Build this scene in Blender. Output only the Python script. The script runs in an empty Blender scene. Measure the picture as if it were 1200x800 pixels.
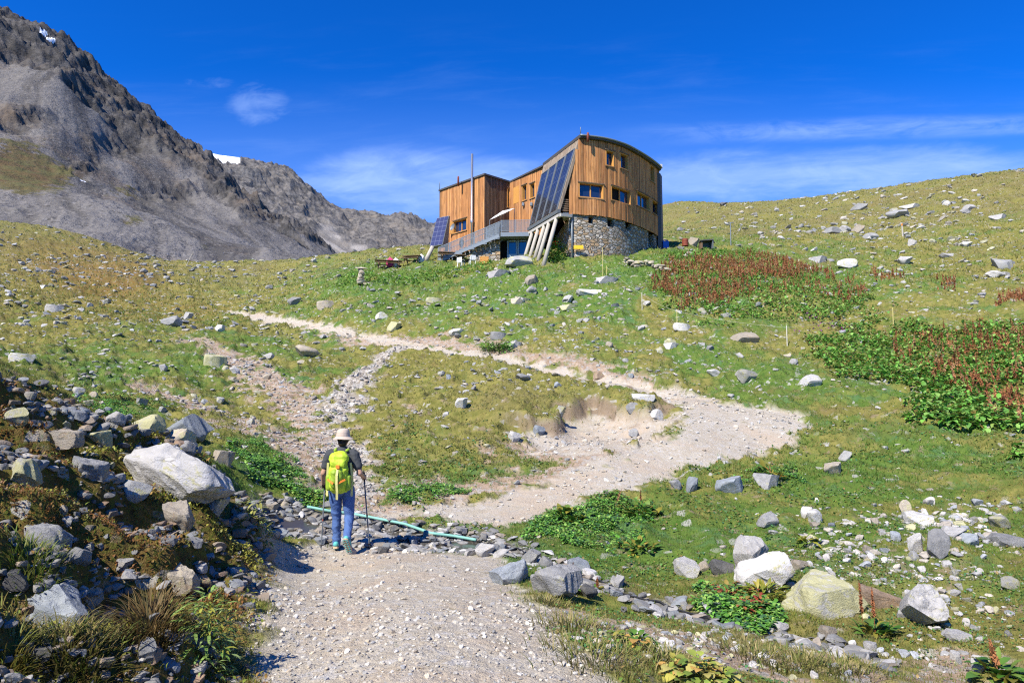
import bpy, bmesh, math, random
import numpy as np
from mathutils import Vector, Matrix
R = math.radians
random.seed(7); RNG = np.random.default_rng(11)
S = bpy.context.scene
COL = S.collection

# ------------------------------------------------------------------ camera, sky, sun, exposure
EYE = 1.65
F = 800.0 / 1200.0                      # focal length over picture width
PITCH = math.atan(60 / 800)
cam = bpy.data.cameras.new('camera'); cam.sensor_width = 36; cam.lens = 24.0
cam.clip_start = 0.05; cam.clip_end = 20000
camo = bpy.data.objects.new('camera', cam); COL.objects.link(camo)
camo.location = (0, 0, EYE); camo.rotation_euler = (math.pi / 2 + PITCH, 0, 0)
S.camera = camo

SUN_AZ_LEFT = 38.0      # degrees to the left of straight behind the camera
SUN_EL = 46.0
sx, sy, sz = (-math.sin(R(SUN_AZ_LEFT)) * math.cos(R(SUN_EL)), -math.cos(R(SUN_AZ_LEFT)) * math.cos(R(SUN_EL)), math.sin(R(SUN_EL)))
sun = bpy.data.lights.new('sun', 'SUN'); sun.energy = 4.9; sun.angle = R(0.5); sun.color = (1.0, 0.94, 0.84)
suno = bpy.data.objects.new('sun', sun); COL.objects.link(suno)
suno.rotation_euler = Vector((sx, sy, sz)).to_track_quat('Z', 'Y').to_euler()

W = bpy.data.worlds.new('World'); S.world = W; W.use_nodes = True
nt = W.node_tree; nt.nodes.clear()
def wn(t, **k):
    n = nt.nodes.new(t)
    for a, b in k.items(): setattr(n, a, b)
    return n
sky = wn('ShaderNodeTexSky'); sky.sky_type = 'NISHITA'; sky.sun_disc = False
sky.sun_elevation = R(SUN_EL); sky.sun_rotation = math.atan2(sx, sy)
sky.altitude = 2600; sky.air_density = 0.9; sky.dust_density = 0.1; sky.ozone_density = 5.0
# polarised, deep mountain blue
hsv = wn('ShaderNodeHueSaturation'); hsv.inputs['Saturation'].default_value = 1.25; hsv.inputs['Value'].default_value = 1.0
tint = wn('ShaderNodeMix'); tint.data_type = 'RGBA'; tint.blend_type = 'MULTIPLY'; tint.inputs[0].default_value = 1.0; tint.inputs[7].default_value = (.22, 1.12, 1.84, 1)
nt.links.new(sky.outputs[0], hsv.inputs['Color']); nt.links.new(hsv.outputs[0], tint.inputs[6])
# thin cirrus bands near the horizon: stretched noise over the direction vector
tc = wn('ShaderNodeTexCoord'); sep = wn('ShaderNodeSeparateXYZ'); nt.links.new(tc.outputs['Generated'], sep.inputs[0])
def wm(op, a, b=None, c=None):
    n = wn('ShaderNodeMath'); n.operation = op
    for i, v in enumerate((a, b, c)):
        if v is None: continue
        if isinstance(v, (int, float)): n.inputs[i].default_value = v
        else: nt.links.new(v, n.inputs[i])
    return n.outputs[0]
def ramp01(v, a, b):
    n = wn('ShaderNodeMapRange'); n.interpolation_type = 'SMOOTHSTEP'
    n.inputs[1].default_value = a; n.inputs[2].default_value = b
    nt.links.new(v, n.inputs[0]); return n.outputs[0]
def bump01(v, a, b, c, d):
    return wm('MULTIPLY', ramp01(v, a, b), wm('SUBTRACT', 1.0, ramp01(v, c, d)))
az = wm('ARCTAN2', sep.outputs[0], sep.outputs[1]); el = wm('DIVIDE', sep.outputs[2], wm('MAXIMUM', sep.outputs[1], .15))   # height over forward reach
def cn(sa, se, scale, detail, dist, off):
    cmb = wn('ShaderNodeCombineXYZ')
    nt.links.new(wm('MULTIPLY', az, sa), cmb.inputs[0])
    nt.links.new(wm('ADD', wm('MULTIPLY', el, se), wm('MULTIPLY', az, -0.05 * se)), cmb.inputs[1]); cmb.inputs[2].default_value = off
    n = wn('ShaderNodeTexNoise'); n.inputs['Scale'].default_value = scale; n.inputs['Detail'].default_value = detail
    n.inputs['Roughness'].default_value = 0.62; n.inputs['Distortion'].default_value = dist
    nt.links.new(cmb.outputs[0], n.inputs['Vector']); return n.outputs['Fac']
n1 = cn(1.0, 4.0, 3.0, 8, 0.5, 3.1); n2 = cn(3.0, 7.0, 4.0, 7, 0.9, 8.4); n3 = cn(1.6, 9, 3.0, 6, .3, 1.7)
rag = ramp01(n2, .35, .7)
# the streaks lie at: a low bank behind the hut, a long band to the right, a small puff to the left
def blob2(a0, e0, ra, re_):
    da = wm('DIVIDE', wm('SUBTRACT', az, a0), ra); de = wm('DIVIDE', wm('SUBTRACT', el, e0), re_)
    return wm('SUBTRACT', 1.0, ramp01(wm('ADD', wm('MULTIPLY', da, da), wm('MULTIPLY', de, de)), .05, 1.0))
def soft(mask, n, lo, hi): return wm('MULTIPLY', mask, ramp01(wm('ADD', n, wm('MULTIPLY_ADD', mask, .42, -.32)), lo, hi))
low = soft(wm('MAXIMUM', blob2(-.13, .315, .30, .085), wm('MAXIMUM', blob2(.46, .325, .5, .075), wm('MULTIPLY', blob2(.05, .32, .5, .1), .6))), n1, .32, .64)
tilt = wm('SUBTRACT', el, wm('MULTIPLY', az, .035))
band = wm('MULTIPLY', bump01(tilt, .355, .376, .380, .402), wm('MULTIPLY', ramp01(az, .12, .4), ramp01(wm('MULTIPLY_ADD', n3, .5, wm('MULTIPLY', n2, .5)), .36, .62)))
n4 = cn(7.0, 13.0, 2.4, 9, .35, 5.3)
puff = soft(blob2(-.365, .432, .062, .052), n4, .40, .80)
puff2 = soft(blob2(-.43, .468, .05, .016), n4, .42, .80)
veil = wm('MULTIPLY', bump01(el, .15, .3, .40, .6), wm('MULTIPLY', ramp01(n3, .45, .9), .10))
cl = wm('ADD', wm('MULTIPLY', low, wm('MULTIPLY_ADD', rag, .25, .48)), wm('ADD', wm('MULTIPLY', band, .42), wm('ADD', wm('ADD', wm('MULTIPLY', puff, .30), wm('MULTIPLY', puff2, .25)), veil)))
haze_low = wm('MULTIPLY', wm('SUBTRACT', 1.0, ramp01(el, .20, .50)), .30)
cl = wm('MINIMUM', wm('ADD', wm('MULTIPLY', cl, wm('SUBTRACT', 1.0, wm('MULTIPLY', haze_low, .9))), haze_low), 0.85)
mixc = wn('ShaderNodeMix'); mixc.data_type = 'RGBA'
nt.links.new(cl, mixc.inputs[0]); nt.links.new(tint.outputs[2], mixc.inputs[6]); mixc.inputs[7].default_value = (3.4, 5.0, 8.8, 1)
bg = wn('ShaderNodeBackground'); bg.inputs['Strength'].default_value = 0.085
nt.links.new(mixc.outputs[2], bg.inputs[0])
wo = wn('ShaderNodeOutputWorld'); nt.links.new(bg.outputs[0], wo.inputs[0])

S.view_settings.view_transform = 'Standard'; S.view_settings.look = 'None'
S.view_settings.exposure = 0.75; S.view_settings.gamma = 1.0; S.view_settings.use_curve_mapping = False
S.render.engine = 'CYCLES'
S.cycles.max_bounces = 5; S.cycles.diffuse_bounces = 2; S.cycles.glossy_bounces = 2; S.cycles.transmission_bounces = 2
S.cycles.transparent_max_bounces = 6; S.cycles.caustics_reflective = False; S.cycles.caustics_refractive = False
S.cycles.use_denoising = False; S.cycles.use_adaptive_sampling = True; S.cycles.adaptive_threshold = 0.02
S.cycles.pixel_filter_type = 'BLACKMAN_HARRIS'; S.cycles.filter_width = 1.2

# ------------------------------------------------------------------ noise in numpy
def _h(ix, iy, seed):
    n = (ix.astype(np.int64) * 374761393 + iy.astype(np.int64) * 668265263 + seed * 1442695041) & 0x7fffffff
    n = ((n ^ (n >> 13)) * 1274126177) & 0x7fffffff
    return ((n ^ (n >> 16)) & 0xffff) / 65535.0
def vnoise(x, y, seed=0):
    ix = np.floor(x); iy = np.floor(y); fx = x - ix; fy = y - iy
    ix = ix.astype(np.int64); iy = iy.astype(np.int64)
    u = fx * fx * fx * (fx * (fx * 6 - 15) + 10); v = fy * fy * fy * (fy * (fy * 6 - 15) + 10)
    a = _h(ix, iy, seed); b = _h(ix + 1, iy, seed); c = _h(ix, iy + 1, seed); d = _h(ix + 1, iy + 1, seed)
    return (a + (b - a) * u) * (1 - v) + (c + (d - c) * u) * v
def fbm(x, y, seed=0, octv=4, gain=.5):
    s = 0; a = 1; t = 0; c, sn = math.cos(.6), math.sin(.6)
    for i in range(octv):
        s = s + a * vnoise(x, y, seed + i * 17); t += a; a *= gain
        x, y = (x * c - y * sn) * 2.03 + 5.2, (x * sn + y * c) * 2.03 - 3.7
    return s / t
def ridged(x, y, seed=0, octv=5, gain=.5):
    s = 0; a = 1; t = 0; c, sn = math.cos(.7), math.sin(.7)
    for i in range(octv):
        s = s + a * (1 - np.abs(2 * vnoise(x, y, seed + i * 13) - 1)) ** 1.6; t += a; a *= gain
        x, y = (x * c - y * sn) * 2.07 + 1.2, (x * sn + y * c) * 2.07 - 7.7
    return s / t
def sstep(v, a, b):
    t = np.clip((v - a) / (b - a), 0, 1); return t * t * (3 - 2 * t)

# ------------------------------------------------------------------ picture <-> world
cp, sp = math.cos(PITCH), math.sin(PITCH)
def ray(px, py):
    x = (np.asarray(px, float) - 600) / 800; u = (400 - np.asarray(py, float)) / 800
    return x, cp - u * sp, sp + u * cp
def at_depth(px, py, Y):
    x, y, z = ray(px, py); k = np.asarray(Y, float) / y
    return x * k, y * k, EYE + z * k
def to_px(x, y, z):
    z = z - EYE; f = y * cp + z * sp; u = -y * sp + z * cp
    return 600 + 800 * x / f, 400 - 800 * u / f
def tps_fit(P, v, lam=1e-4):
    n = len(P); d = np.hypot(P[:, None, 0] - P[None, :, 0], P[:, None, 1] - P[None, :, 1])
    K = np.where(d > 0, d * d * np.log(d + 1e-12), 0) + lam * np.eye(n)
    A = np.zeros((n + 3, n + 3)); A[:n, :n] = K; A[:n, n] = 1; A[:n, n + 1:] = P; A[n, :n] = 1; A[n + 1:, :n] = P.T
    return np.linalg.solve(A, np.concatenate([v, np.zeros(3)]))
def tps_eval(P, w, q):
    out = np.empty(len(q)); n = len(P)
    for i in range(0, len(q), 40000):
        b = q[i:i + 40000]
        d2 = (b[:, None, 0] - P[None, :, 0]) ** 2 + (b[:, None, 1] - P[None, :, 1]) ** 2
        out[i:i + 40000] = (0.5 * d2 * np.log(d2 + 1e-12)) @ w[:n] + w[n] + b @ w[n + 1:]
    return out
# ------------------------------------------------------------------ the ground: one sheet, a height field over bearing and log distance
CTRL = [  # picture x, picture y, forward distance
 (490,800,3.9),(470,720,5.55),(450,660,8.7),(405,646,10.0),(330,652,9.2),(300,720,5.6),(290,790,4.2),(590,655,9.3),(640,720,6.0),(690,795,4.3),
 # left bank
 (0,800,3.0),(100,790,3.4),(215,790,3.9),(0,700,4.0),(120,700,4.7),(225,720,5.05),(0,620,5.2),(120,620,6.2),(240,650,7.0),(0,540,6.6),(100,540,7.9),(200,545,8.9),
 (270,625,8.6),(288,592,9.3),(0,438,9.0),(60,460,9.6),(130,497,10.2),(215,520,10.6),(240,700,5.6),(262,680,6.3),
 (-250,440,6.0),(-250,600,4.0),(-250,800,2.4),
 # behind the bank
 (0,432,14),(60,452,15),(130,488,15),(215,508,14.5),(290,560,12.5),
 (0,425,24),(120,470,19),(230,490,18.5),
 # stream
 (310,612,11.2),(380,630,10.9),(450,634,10.75),(520,640,10.55),(450,614,12.2),(530,622,11.7),(340,596,12.2),(600,645,10.2),(660,672,9.1),(740,697,8.3),(850,722,7.5),(960,748,6.8),
 (400,586,13.2),(480,593,13.2),
 # lower path, hairpin
 (560,590,13.6),(600,582,14.0),(700,552,15.6),(800,517,18.0),(900,497,20.5),(955,495,21.0),(700,580,14.2),(800,551,16.3),(900,520,19.1),(700,524,17.2),(775,487,20.6),(900,478,22.8),
 (800,463,25),(730,445,27.8),(650,428,31.5),(540,412,37),(480,402,41),(420,392,46),(360,381,52),(320,374,56),(270,366,61),
 # knoll inside the hairpin
 (600,500,19.8),(600,470,24),(520,440,29),(700,482,22.9),(640,492,21.6),(720,506,20.0),(650,515,18.8),(765,470,23.5),(560,555,15.6),(480,560,15.4),(450,500,20.5),(400,450,28),(380,520,18.4),
 (350,470,25),(300,430,33),(230,395,43),(250,480,23),(200,440,29),(130,440,27),(100,400,37),(0,400,33),(180,377,50),(320,520,17.5),
 (150,352,68),(130,325,82),(0,340,62),(0,300,100),(220,345,74),(300,338,84),(400,312,96),(240,312,122),
 (0,266,172),(60,268,170),(110,280,165),(200,306,150),(300,306,140),(390,300,122),(440,293,108),(490,289,98),(560,286,92),(650,282,90),
 # hut knoll
 (640,330,52),(560,335,54),(470,340,57),(430,326,61),(500,309,65),(545,306,65.5),(590,304,63.5),(640,302,58),(720,300,59),(780,291,66),(600,296,70),(520,300,73),(700,285,72),
 (700,350,46),(700,400,36.5),(600,370,44),(560,398,39),(500,370,48),(420,360,53),
 # right hillside
 (800,420,32),(900,450,27),(850,380,40),(850,320,55),(850,290,70),(850,263,108),(850,239,180),(790,237,185),(940,235,170),(1000,226,160),(1100,211,145),(1200,198,130),(1400,170,110),
 (1000,300,66),(1000,260,105),(1100,260,86),(1200,260,74),(1200,320,52),(1000,350,48),(1100,350,45),(1000,400,36),(1100,420,31),(1200,420,29),(1000,450,26.5),(1200,480,21.5),(1200,540,16.2),
 (1100,500,19.7),(1000,520,18.3),(1000,580,14.2),(1200,620,11.6),(1100,650,10.1),(1000,650,10.2),(900,600,13.1),(900,680,8.9),(800,620,11.9),(1200,720,7.6),(1200,800,5.9),(1000,745,7.0),(1000,800,5.4),
 (850,790,5.0),(750,742,5.8),(1400,800,5.0),(1400,600,11),(1400,450,22),(1400,330,42),(620,625,11.6),
]
pts = []; val = []
def _add(x, y, z):
    r = math.hypot(x, y); pts.append((math.atan2(x, y) * 1.0, math.log(r) * 0.55)); val.append(z / r)
for px, py, Y in CTRL:
    _add(*[float(v) for v in at_depth(px, py, Y)])
for px, py, Y in [(0,266,172),(110,280,165),(200,306,150),(300,306,140),(390,300,122),(440,293,108),(490,289,98),(560,286,92),(650,282,90),(790,237,185),(850,239,180),(940,235,170),(1000,226,160),(1100,211,145),(1200,198,130),(1400,170,110)]:
    far = 1.35 if px > 700 else 1.6
    _add(*[float(v) for v in at_depth(px, py + (38 if px > 700 else 45), Y * far)])      # the ground falls away behind each skyline
for th, r, e in [(-100,1,.10),(-60,1,.06),(0,1,0),(60,1,0),(100,1,0),(-100,3,.22),(-100,10,.2),(-75,6,.2),(-100,60,.18),(-70,40,.18),(-70,150,.25),(-100,200,.22),(100,4,-.04),(75,8,-.07),(100,30,.05),(80,30,.07),(100,150,.25),(70,100,.28),(75,250,.2),(-70,260,.22),(0,2,0),(-30,2,.02),(30,2,0)]:
    pts.append((R(th), math.log(r) * .55)); val.append(e)
pts = np.array(pts); val = np.array(val)
TW = tps_fit(pts, val, 2e-5)

TH = np.radians(np.concatenate([np.linspace(-100, -41, 60)[:-1], np.linspace(-41, 41, 830), np.linspace(41, 100, 60)[1:]]))
def _lg(a, b, n): return np.exp(np.linspace(math.log(a), math.log(b), n))[:-1]
RR = np.concatenate([_lg(.5, 2.8, 40), _lg(2.8, 12, 430), _lg(12, 30, 240), _lg(30, 80, 190), _lg(80, 290, 131)])
nT, nR = len(TH), len(RR)
g_th, g_lr = np.meshgrid(TH, np.log(RR)); g_r = np.exp(g_lr)
# the spline itself is smooth: evaluate on a coarser lattice, then refine bilinearly in both directions (cubic in one)
cT = np.linspace(TH[0], TH[-1], 420); cL = np.linspace(math.log(RR[0]), math.log(RR[-1]), 420)
ct, cl_ = np.meshgrid(cT, cL)
ce = tps_eval(pts, TW, np.column_stack([ct.ravel(), cl_.ravel() * .55])).reshape(ct.shape)
def _interp(grid, T0, L0, th, lr):
    fx = np.clip((th - T0[0]) / (T0[1] - T0[0]), 0, len(T0) - 1.001); fy = np.clip((lr - L0[0]) / (L0[1] - L0[0]), 0, len(L0) - 1.001)
    ix = fx.astype(int); iy = fy.astype(int); fx = fx - ix; fy = fy - iy
    return (grid[iy, ix] * (1 - fx) + grid[iy, ix + 1] * fx) * (1 - fy) + (grid[iy + 1, ix] * (1 - fx) + grid[iy + 1, ix + 1] * fx) * fy
GX = g_r * np.sin(g_th); GY = g_r * np.cos(g_th)
GZ0 = _interp(ce, cT, cL, g_th, g_lr) * g_r
_lrow = np.log(RR); _irow = np.arange(nR); _icol = np.arange(nT)
def hgrid(grid, x, y):
    x = np.asarray(x, float); y = np.asarray(y, float)
    th = np.arctan2(x, y); lr = np.log(np.hypot(x, y) + 1e-9)
    fx = np.clip(np.interp(th, TH, _icol), 0, nT - 1.001); fy = np.clip(np.interp(lr, _lrow, _irow), 0, nR - 1.001)
    ix = fx.astype(int); iy = fy.astype(int); fx = fx - ix; fy = fy - iy
    return (grid[iy, ix] * (1 - fx) + grid[iy, ix + 1] * fx) * (1 - fy) + (grid[iy + 1, ix] * (1 - fx) + grid[iy + 1, ix + 1] * fx) * fy
def cast(grid, px, py):
    """picture point -> point of the ground"""
    x, y, z = [float(v) for v in ray(px, py)]
    h = math.hypot(x, y); t = z / h; th = math.atan2(x, y)
    f = np.clip(np.interp(th, TH, _icol), 0, nT - 1.001); i = int(f); f -= i
    e = ((grid[:, i] * (1 - f) + grid[:, i + 1] * f) - EYE) / RR
    k = np.nonzero(e[1:] >= t)[0]; k = k[k > 30]
    if len(k) == 0: j = int(np.argmax(e)); r = RR[j]
    else:
        j = int(k[0]); d = (t - e[j]) / (e[j + 1] - e[j] + 1e-12); r = RR[j] * (RR[j + 1] / RR[j]) ** min(max(d, 0), 1)
    X, Y = r * math.sin(th), r * math.cos(th)
    return X, Y, float(hgrid(grid, X, Y))

def poly_world(pp):
    a = [cast(GZ0, *p) for p in pp]; return np.array([(q[0], q[1]) for q in a])
def _seg_d(x, y, a, b):
    d = b - a; L = (d ** 2).sum() + 1e-12
    t = np.clip(((x - a[0]) * d[0] + (y - a[1]) * d[1]) / L, 0, 1)
    return np.hypot(x - a[0] - t * d[0], y - a[1] - t * d[1])
def poly_sd(x, y, P):
    """signed distance to a polygon, negative inside"""
    shp = x.shape; x = x.ravel(); y = y.ravel(); dm = np.full(x.shape, 1e9); ins = np.zeros(x.shape, bool)
    lo = P.min(0) - 6; hi = P.max(0) + 6; k = np.nonzero((x > lo[0]) & (x < hi[0]) & (y > lo[1]) & (y < hi[1]))[0]
    xs, ys = x[k], y[k]; d = np.full(xs.shape, 1e9); c = np.zeros(xs.shape, bool)
    for i in range(len(P)):
        a, b = P[i - 1], P[i]; d = np.minimum(d, _seg_d(xs, ys, a, b))
        m = ((a[1] > ys) != (b[1] > ys)) & (xs < (b[0] - a[0]) * (ys - a[1]) / (b[1] - a[1] + 1e-12) + a[0]); c ^= m
    dm[k] = np.where(c, -d, d); return dm.reshape(shp)
def line_sd(x, y, P, w):
    shp = x.shape; x = x.ravel(); y = y.ravel(); dm = np.full(x.shape, 1e9); w = np.asarray(w, float)
    lo = P.min(0) - 6; hi = P.max(0) + 6; k = np.nonzero((x > lo[0]) & (x < hi[0]) & (y > lo[1]) & (y < hi[1]))[0]
    xs, ys = x[k], y[k]; d = np.full(xs.shape, 1e9)
    for i in range(len(P) - 1):
        d = np.minimum(d, _seg_d(xs, ys, P[i], P[i + 1]) - .5 * (w[i] + w[i + 1]))
    dm[k] = d; return dm.reshape(shp)

PATH_LOW = [(285,835),(292,790),(300,740),(312,690),(318,655),(328,634),(400,632),(470,632),(560,640),(592,655),(618,690),(642,720),(668,755),(700,800),(720,835)]
PATH_MID = [(455,604),(500,601),(540,612),(585,625),(640,606),(700,582),(760,563),(800,552),(850,540),(900,521),(940,507),(958,495),(945,486),(900,477),(860,472),(830,468),(800,458),(770,455),(772,462),(790,472),(800,486),(790,503),(760,516),(700,542),(640,563),(590,579),(530,590),(480,596)]
PATH_UP = [((805,466),1.7),((765,455),1.5),((730,446),1.35),((690,437),1.2),((650,429),1.05),((595,420),.9),((540,412),.8),((480,402),.7),((420,392),.9),((360,381),1.1),((320,374),1.3),((285,368),1.6),((262,365),1.2)]
GPATH = np.minimum(poly_sd(GX, GY, poly_world(PATH_LOW)), poly_sd(GX, GY, poly_world(PATH_MID)))
_up = poly_world([p for p, w in PATH_UP]); GPATH = np.minimum(GPATH, line_sd(GX, GY, _up, [w * .55 for p, w in PATH_UP]))
def soil_line(pp, w): return line_sd(GX, GY, poly_world(pp), [w] * len(pp) if np.isscalar(w) else w)
# bare soil: the old track straight up from the ford, patches on the left slope, the bank above the upper path, the eroded face
SOIL = [soil_line([(440,600),(405,562),(372,505),(348,468),(292,428),(228,396)], [.55,.5,.6,.75,.8,.5]),
        soil_line([(300,505),(345,525),(375,560),(392,580)], [.4,.5,.5,.4]),
        soil_line([(178,455),(212,472),(250,482),(300,505)], [.35,.5,.45,.4]),
        soil_line([(92,432),(128,438)], .55),
        soil_line([(380,392),(430,398),(490,398),(540,404),(600,412),(640,418),(690,428)], [.3,.8,.9,.9,.7,.5,.4]),
        soil_line([(650,418),(700,430),(760,450)], .5),
        poly_sd(GX, GY, poly_world([(585,516),(640,497),(700,482),(740,478),(795,490),(790,505),(750,520),(700,540),(660,545),(620,540)])),
        soil_line([(500,470),(530,480),(580,470)], .3),
        soil_line([(690,735),(760,752),(850,765),(940,778),(1040,790),(1120,800)], [.15,.3,.35,.35,.4,.3]),
        soil_line([(470,590),(520,570),(580,560),(640,548)], .5)]
GSOIL = np.minimum.reduce(SOIL); px_w, _ = to_px(GX, np.maximum(GY, .2), GZ0)
GRUB = np.minimum(soil_line([(398,490),(408,462),(425,440),(452,414),(470,404)], [.35,.45,.45,.35,.3]), soil_line([(380,470),(398,520),(425,570)], [.12,.25,.3]))   # strip of grey rubble
_w1 = fbm(GX * 1.7, GY * 1.7, 3, 4); _w2 = fbm(GX * .45, GY * .45, 9, 4); _w3 = fbm(GX * 5.1, GY * 5.1, 21, 3)
M_PATH = 1 - sstep(GPATH + (_w1 - .5) * .85 * np.clip(g_r / 12, .45, 1.6) + (_w3 - .5) * .4, -.14, .16)
EROD = poly_sd(GX, GY, poly_world([(592,500),(616,500),(640,493),(664,483),(690,477),(707,470),(726,480),(744,487),(762,483),(785,475),(797,500),(770,514),(720,526),(670,531),(625,522)]))
M_PATH = np.maximum(M_PATH, .88 * (1 - sstep(EROD + (_w1 - .5) * 1.7 + (_w3 - .5) * 1.2, -.15, .3)))
M_SOIL = (1 - sstep(GSOIL + (_w1 - .5) * 2.6 + (_w3 - .5) * 1.3, -.12, .35))
M_RUB = (1 - sstep(GRUB + (_w1 - .5) * 1.5 + (_w3 - .5) * .8, -.1, .3))
BANK = poly_world([(-40,435),(60,462),(130,500),(215,520),(275,580),(302,600),(312,650),(300,690),(288,740),(280,830),(-40,830)])
GBANK = poly_sd(GX, GY, np.vstack([BANK, [(-14, 2), (-14, 8)]]))
M_BANK = 1 - sstep(GBANK + (_w1 - .5) * .5, -.25, .2)
KNOLL = poly_world([(480,408),(540,419),(600,428),(650,436),(700,444),(740,452),(775,462),(783,472),(776,484),(762,489),(744,494),(726,486),(707,476),(686,482),(664,489),(639,500),(616,507),(599,498),(565,495),(520,492),(470,478),(440,450)])
GKN = poly_sd(GX, GY, KNOLL)
STREAM = [((312,602),.25),((345,607),.5),((400,620),.75),((450,626),.85),((520,634),.7),((570,640),.4),((620,652),.22),((690,682),.26),((745,700),.26),((800,714),.28),((855,726),.24),((910,742),.16),((965,750),.14),((1010,768),.12)]
_st = poly_world([p for p, w in STREAM]); GSTR = line_sd(GX, GY, _st, [w for p, w in STREAM])
M_STR = 1 - sstep(GSTR + (_w1 - .5) * .25, -.05, .28)
M_PATH = M_PATH * (1 - M_STR); M_BANK = M_BANK * (1 - M_STR)
_kn = GKN + (fbm(GX * .8, GY * .8, 152, 2) - .5) * 1.7 + (_w3 - .5) * .10
KN_IN = 1 - sstep(_kn, -.30, .10); KN_LIP = np.clip(sstep(_kn, -.24, -.12) * (1 - sstep(_kn, .02, .14)), 0, 1) * sstep(px_w, 560, 640) * sstep(fbm(GX * .8, GY * .8, 99, 3), .25, .35) * sstep(px_w, 470, 560)
M_SOIL = np.maximum(M_SOIL * (1 - KN_IN), 0)
M_PATH = np.where((EROD < .6) & (GPATH > .15), M_PATH * (1 - KN_IN), M_PATH)
px_, py_ = to_px(GX, np.maximum(GY, .2), GZ0)
vis = (GY > 1)
def blob(cx, cy, rx, ry): return np.exp(-(((px_ - cx) / rx) ** 2 + ((py_ - cy) / ry) ** 2)) * vis
# lush green zones and dry yellow zones (kinds of turf)
lush = .25 + .55 * blob(640, 345, 200, 45) + .4 * blob(200, 420, 170, 40) + .5 * blob(680, 640, 130, 40) + .45 * blob(1030, 545, 170, 60) + .3 * blob(880, 620, 200, 60) + .6 * blob(310, 550, 50, 35) + .5 * blob(430, 325, 80, 22) + .35 * blob(1000, 335, 120, 40)
lush += .5 * blob(850, 440, 140, 30) + .35 * blob(830, 290, 120, 22)
M_LUSH = np.clip(lush + (_w2 - .5) * 1.1 + (_w1 - .5) * .5, 0, 1)
M_LUSH = M_LUSH * (1 - .5 * blob(600, 470, 130, 50)) * (1 - .6 * blob(1000, 770, 260, 45))
dry = .16 + .55 * sstep(g_r, 55, 110) + 1.1 * (fbm(GX * .05 + GY * .03, GY * .11, 200, 4) - .5) * sstep(g_r, 30, 70) + .4 * blob(600, 480, 130, 60) + .35 * blob(800, 770, 180, 40) + .35 * blob(1000, 720, 180, 60) - .3 * blob(680, 330, 160, 40)
M_DRY = np.clip(dry + (_w2 - .5) * 1.0, 0, 1)
rust = .9 * blob(130, 325, 60, 22) + .5 * blob(60, 300, 80, 25) + .5 * blob(220, 365, 70, 16) + .35 * blob(90, 345, 120, 60)
M_RUST = np.clip(rust * (.5 + _w2), 0, 1)
# relief of its own: tussocks, lumps, gravel; the stream cuts in, the path is trodden flat
turf = 1 - np.clip(M_PATH + .6 * M_SOIL, 0, 1)
lump = np.clip(g_r / 30, .12, 1.6)
_n = lambda s, seed, o=3: fbm(GX * s, GY * s, seed, o) - .5
GZ = GZ0 + turf * (.55 * lump * _n(.35, 41) + .36 * np.clip(g_r / 20, .2, 1.4) * (ridged(GX * 1.1, GY * 1.1, 42, 4) - .55) + .16 * np.clip(g_r / 30 - .2, 0, 1.3) * _n(3.1, 47)) * (1 - .6 * M_BANK)
GZ += 2.2 * (fbm(GX * .07, GY * .07, 201, 3) - .5) * sstep(g_r, 58, 85) * (1 - sstep(g_r, 140, 180)) * (1 - sstep(px_w, 330, 430))
GZ += .05 * _n(4.5, 43) * np.clip(1.6 - g_r / 30, 0, 1) * (turf * 1.0 + .35) + .018 * _n(17, 44) * np.clip(1.5 - g_r / 12, 0, 1)
GZ += M_BANK * (.46 * _n(1.1, 45, 4) + .18 * (ridged(GX * 2.6, GY * 2.6, 46, 3) - .5))
GZ += .34 * KN_IN * sstep(px_w, 480, 600) * sstep(line_sd(GX, GY, _up, [.5] * len(_up)), .6, 2.6) * (.55 + .9 * (fbm(GX * .9, GY * .9, 151, 3)))
_u = (GX * .85 - GY * .5) / 1.15 + 1.5 * fbm(GX * .7, GY * .7, 150, 3); _s = _u - np.floor(_u)
GZ += M_BANK * .42 * np.clip(GBANK / -.5, 0, 1) * (np.where(_s < .8, _s / .8, (1 - _s) / .2) - .5)
GZ -= .26 * np.exp(-((_kn - .8) / .7) ** 2) * sstep(px_w, 560, 640) * (1 - sstep(px_w, 770, 800)) * (_kn > -.6)
GZ -= .12 * (1 - sstep(GSTR, -.3, .25)); GZ -= .05 * M_SOIL * np.clip(g_r / 15, 0, 2) * turf
GZ -= .03 * M_PATH * np.clip(g_r / 10, .3, 3)
def H(x, y): return hgrid(GZ, x, y)
def P(px, py): return Vector(cast(GZ, px, py))

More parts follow.
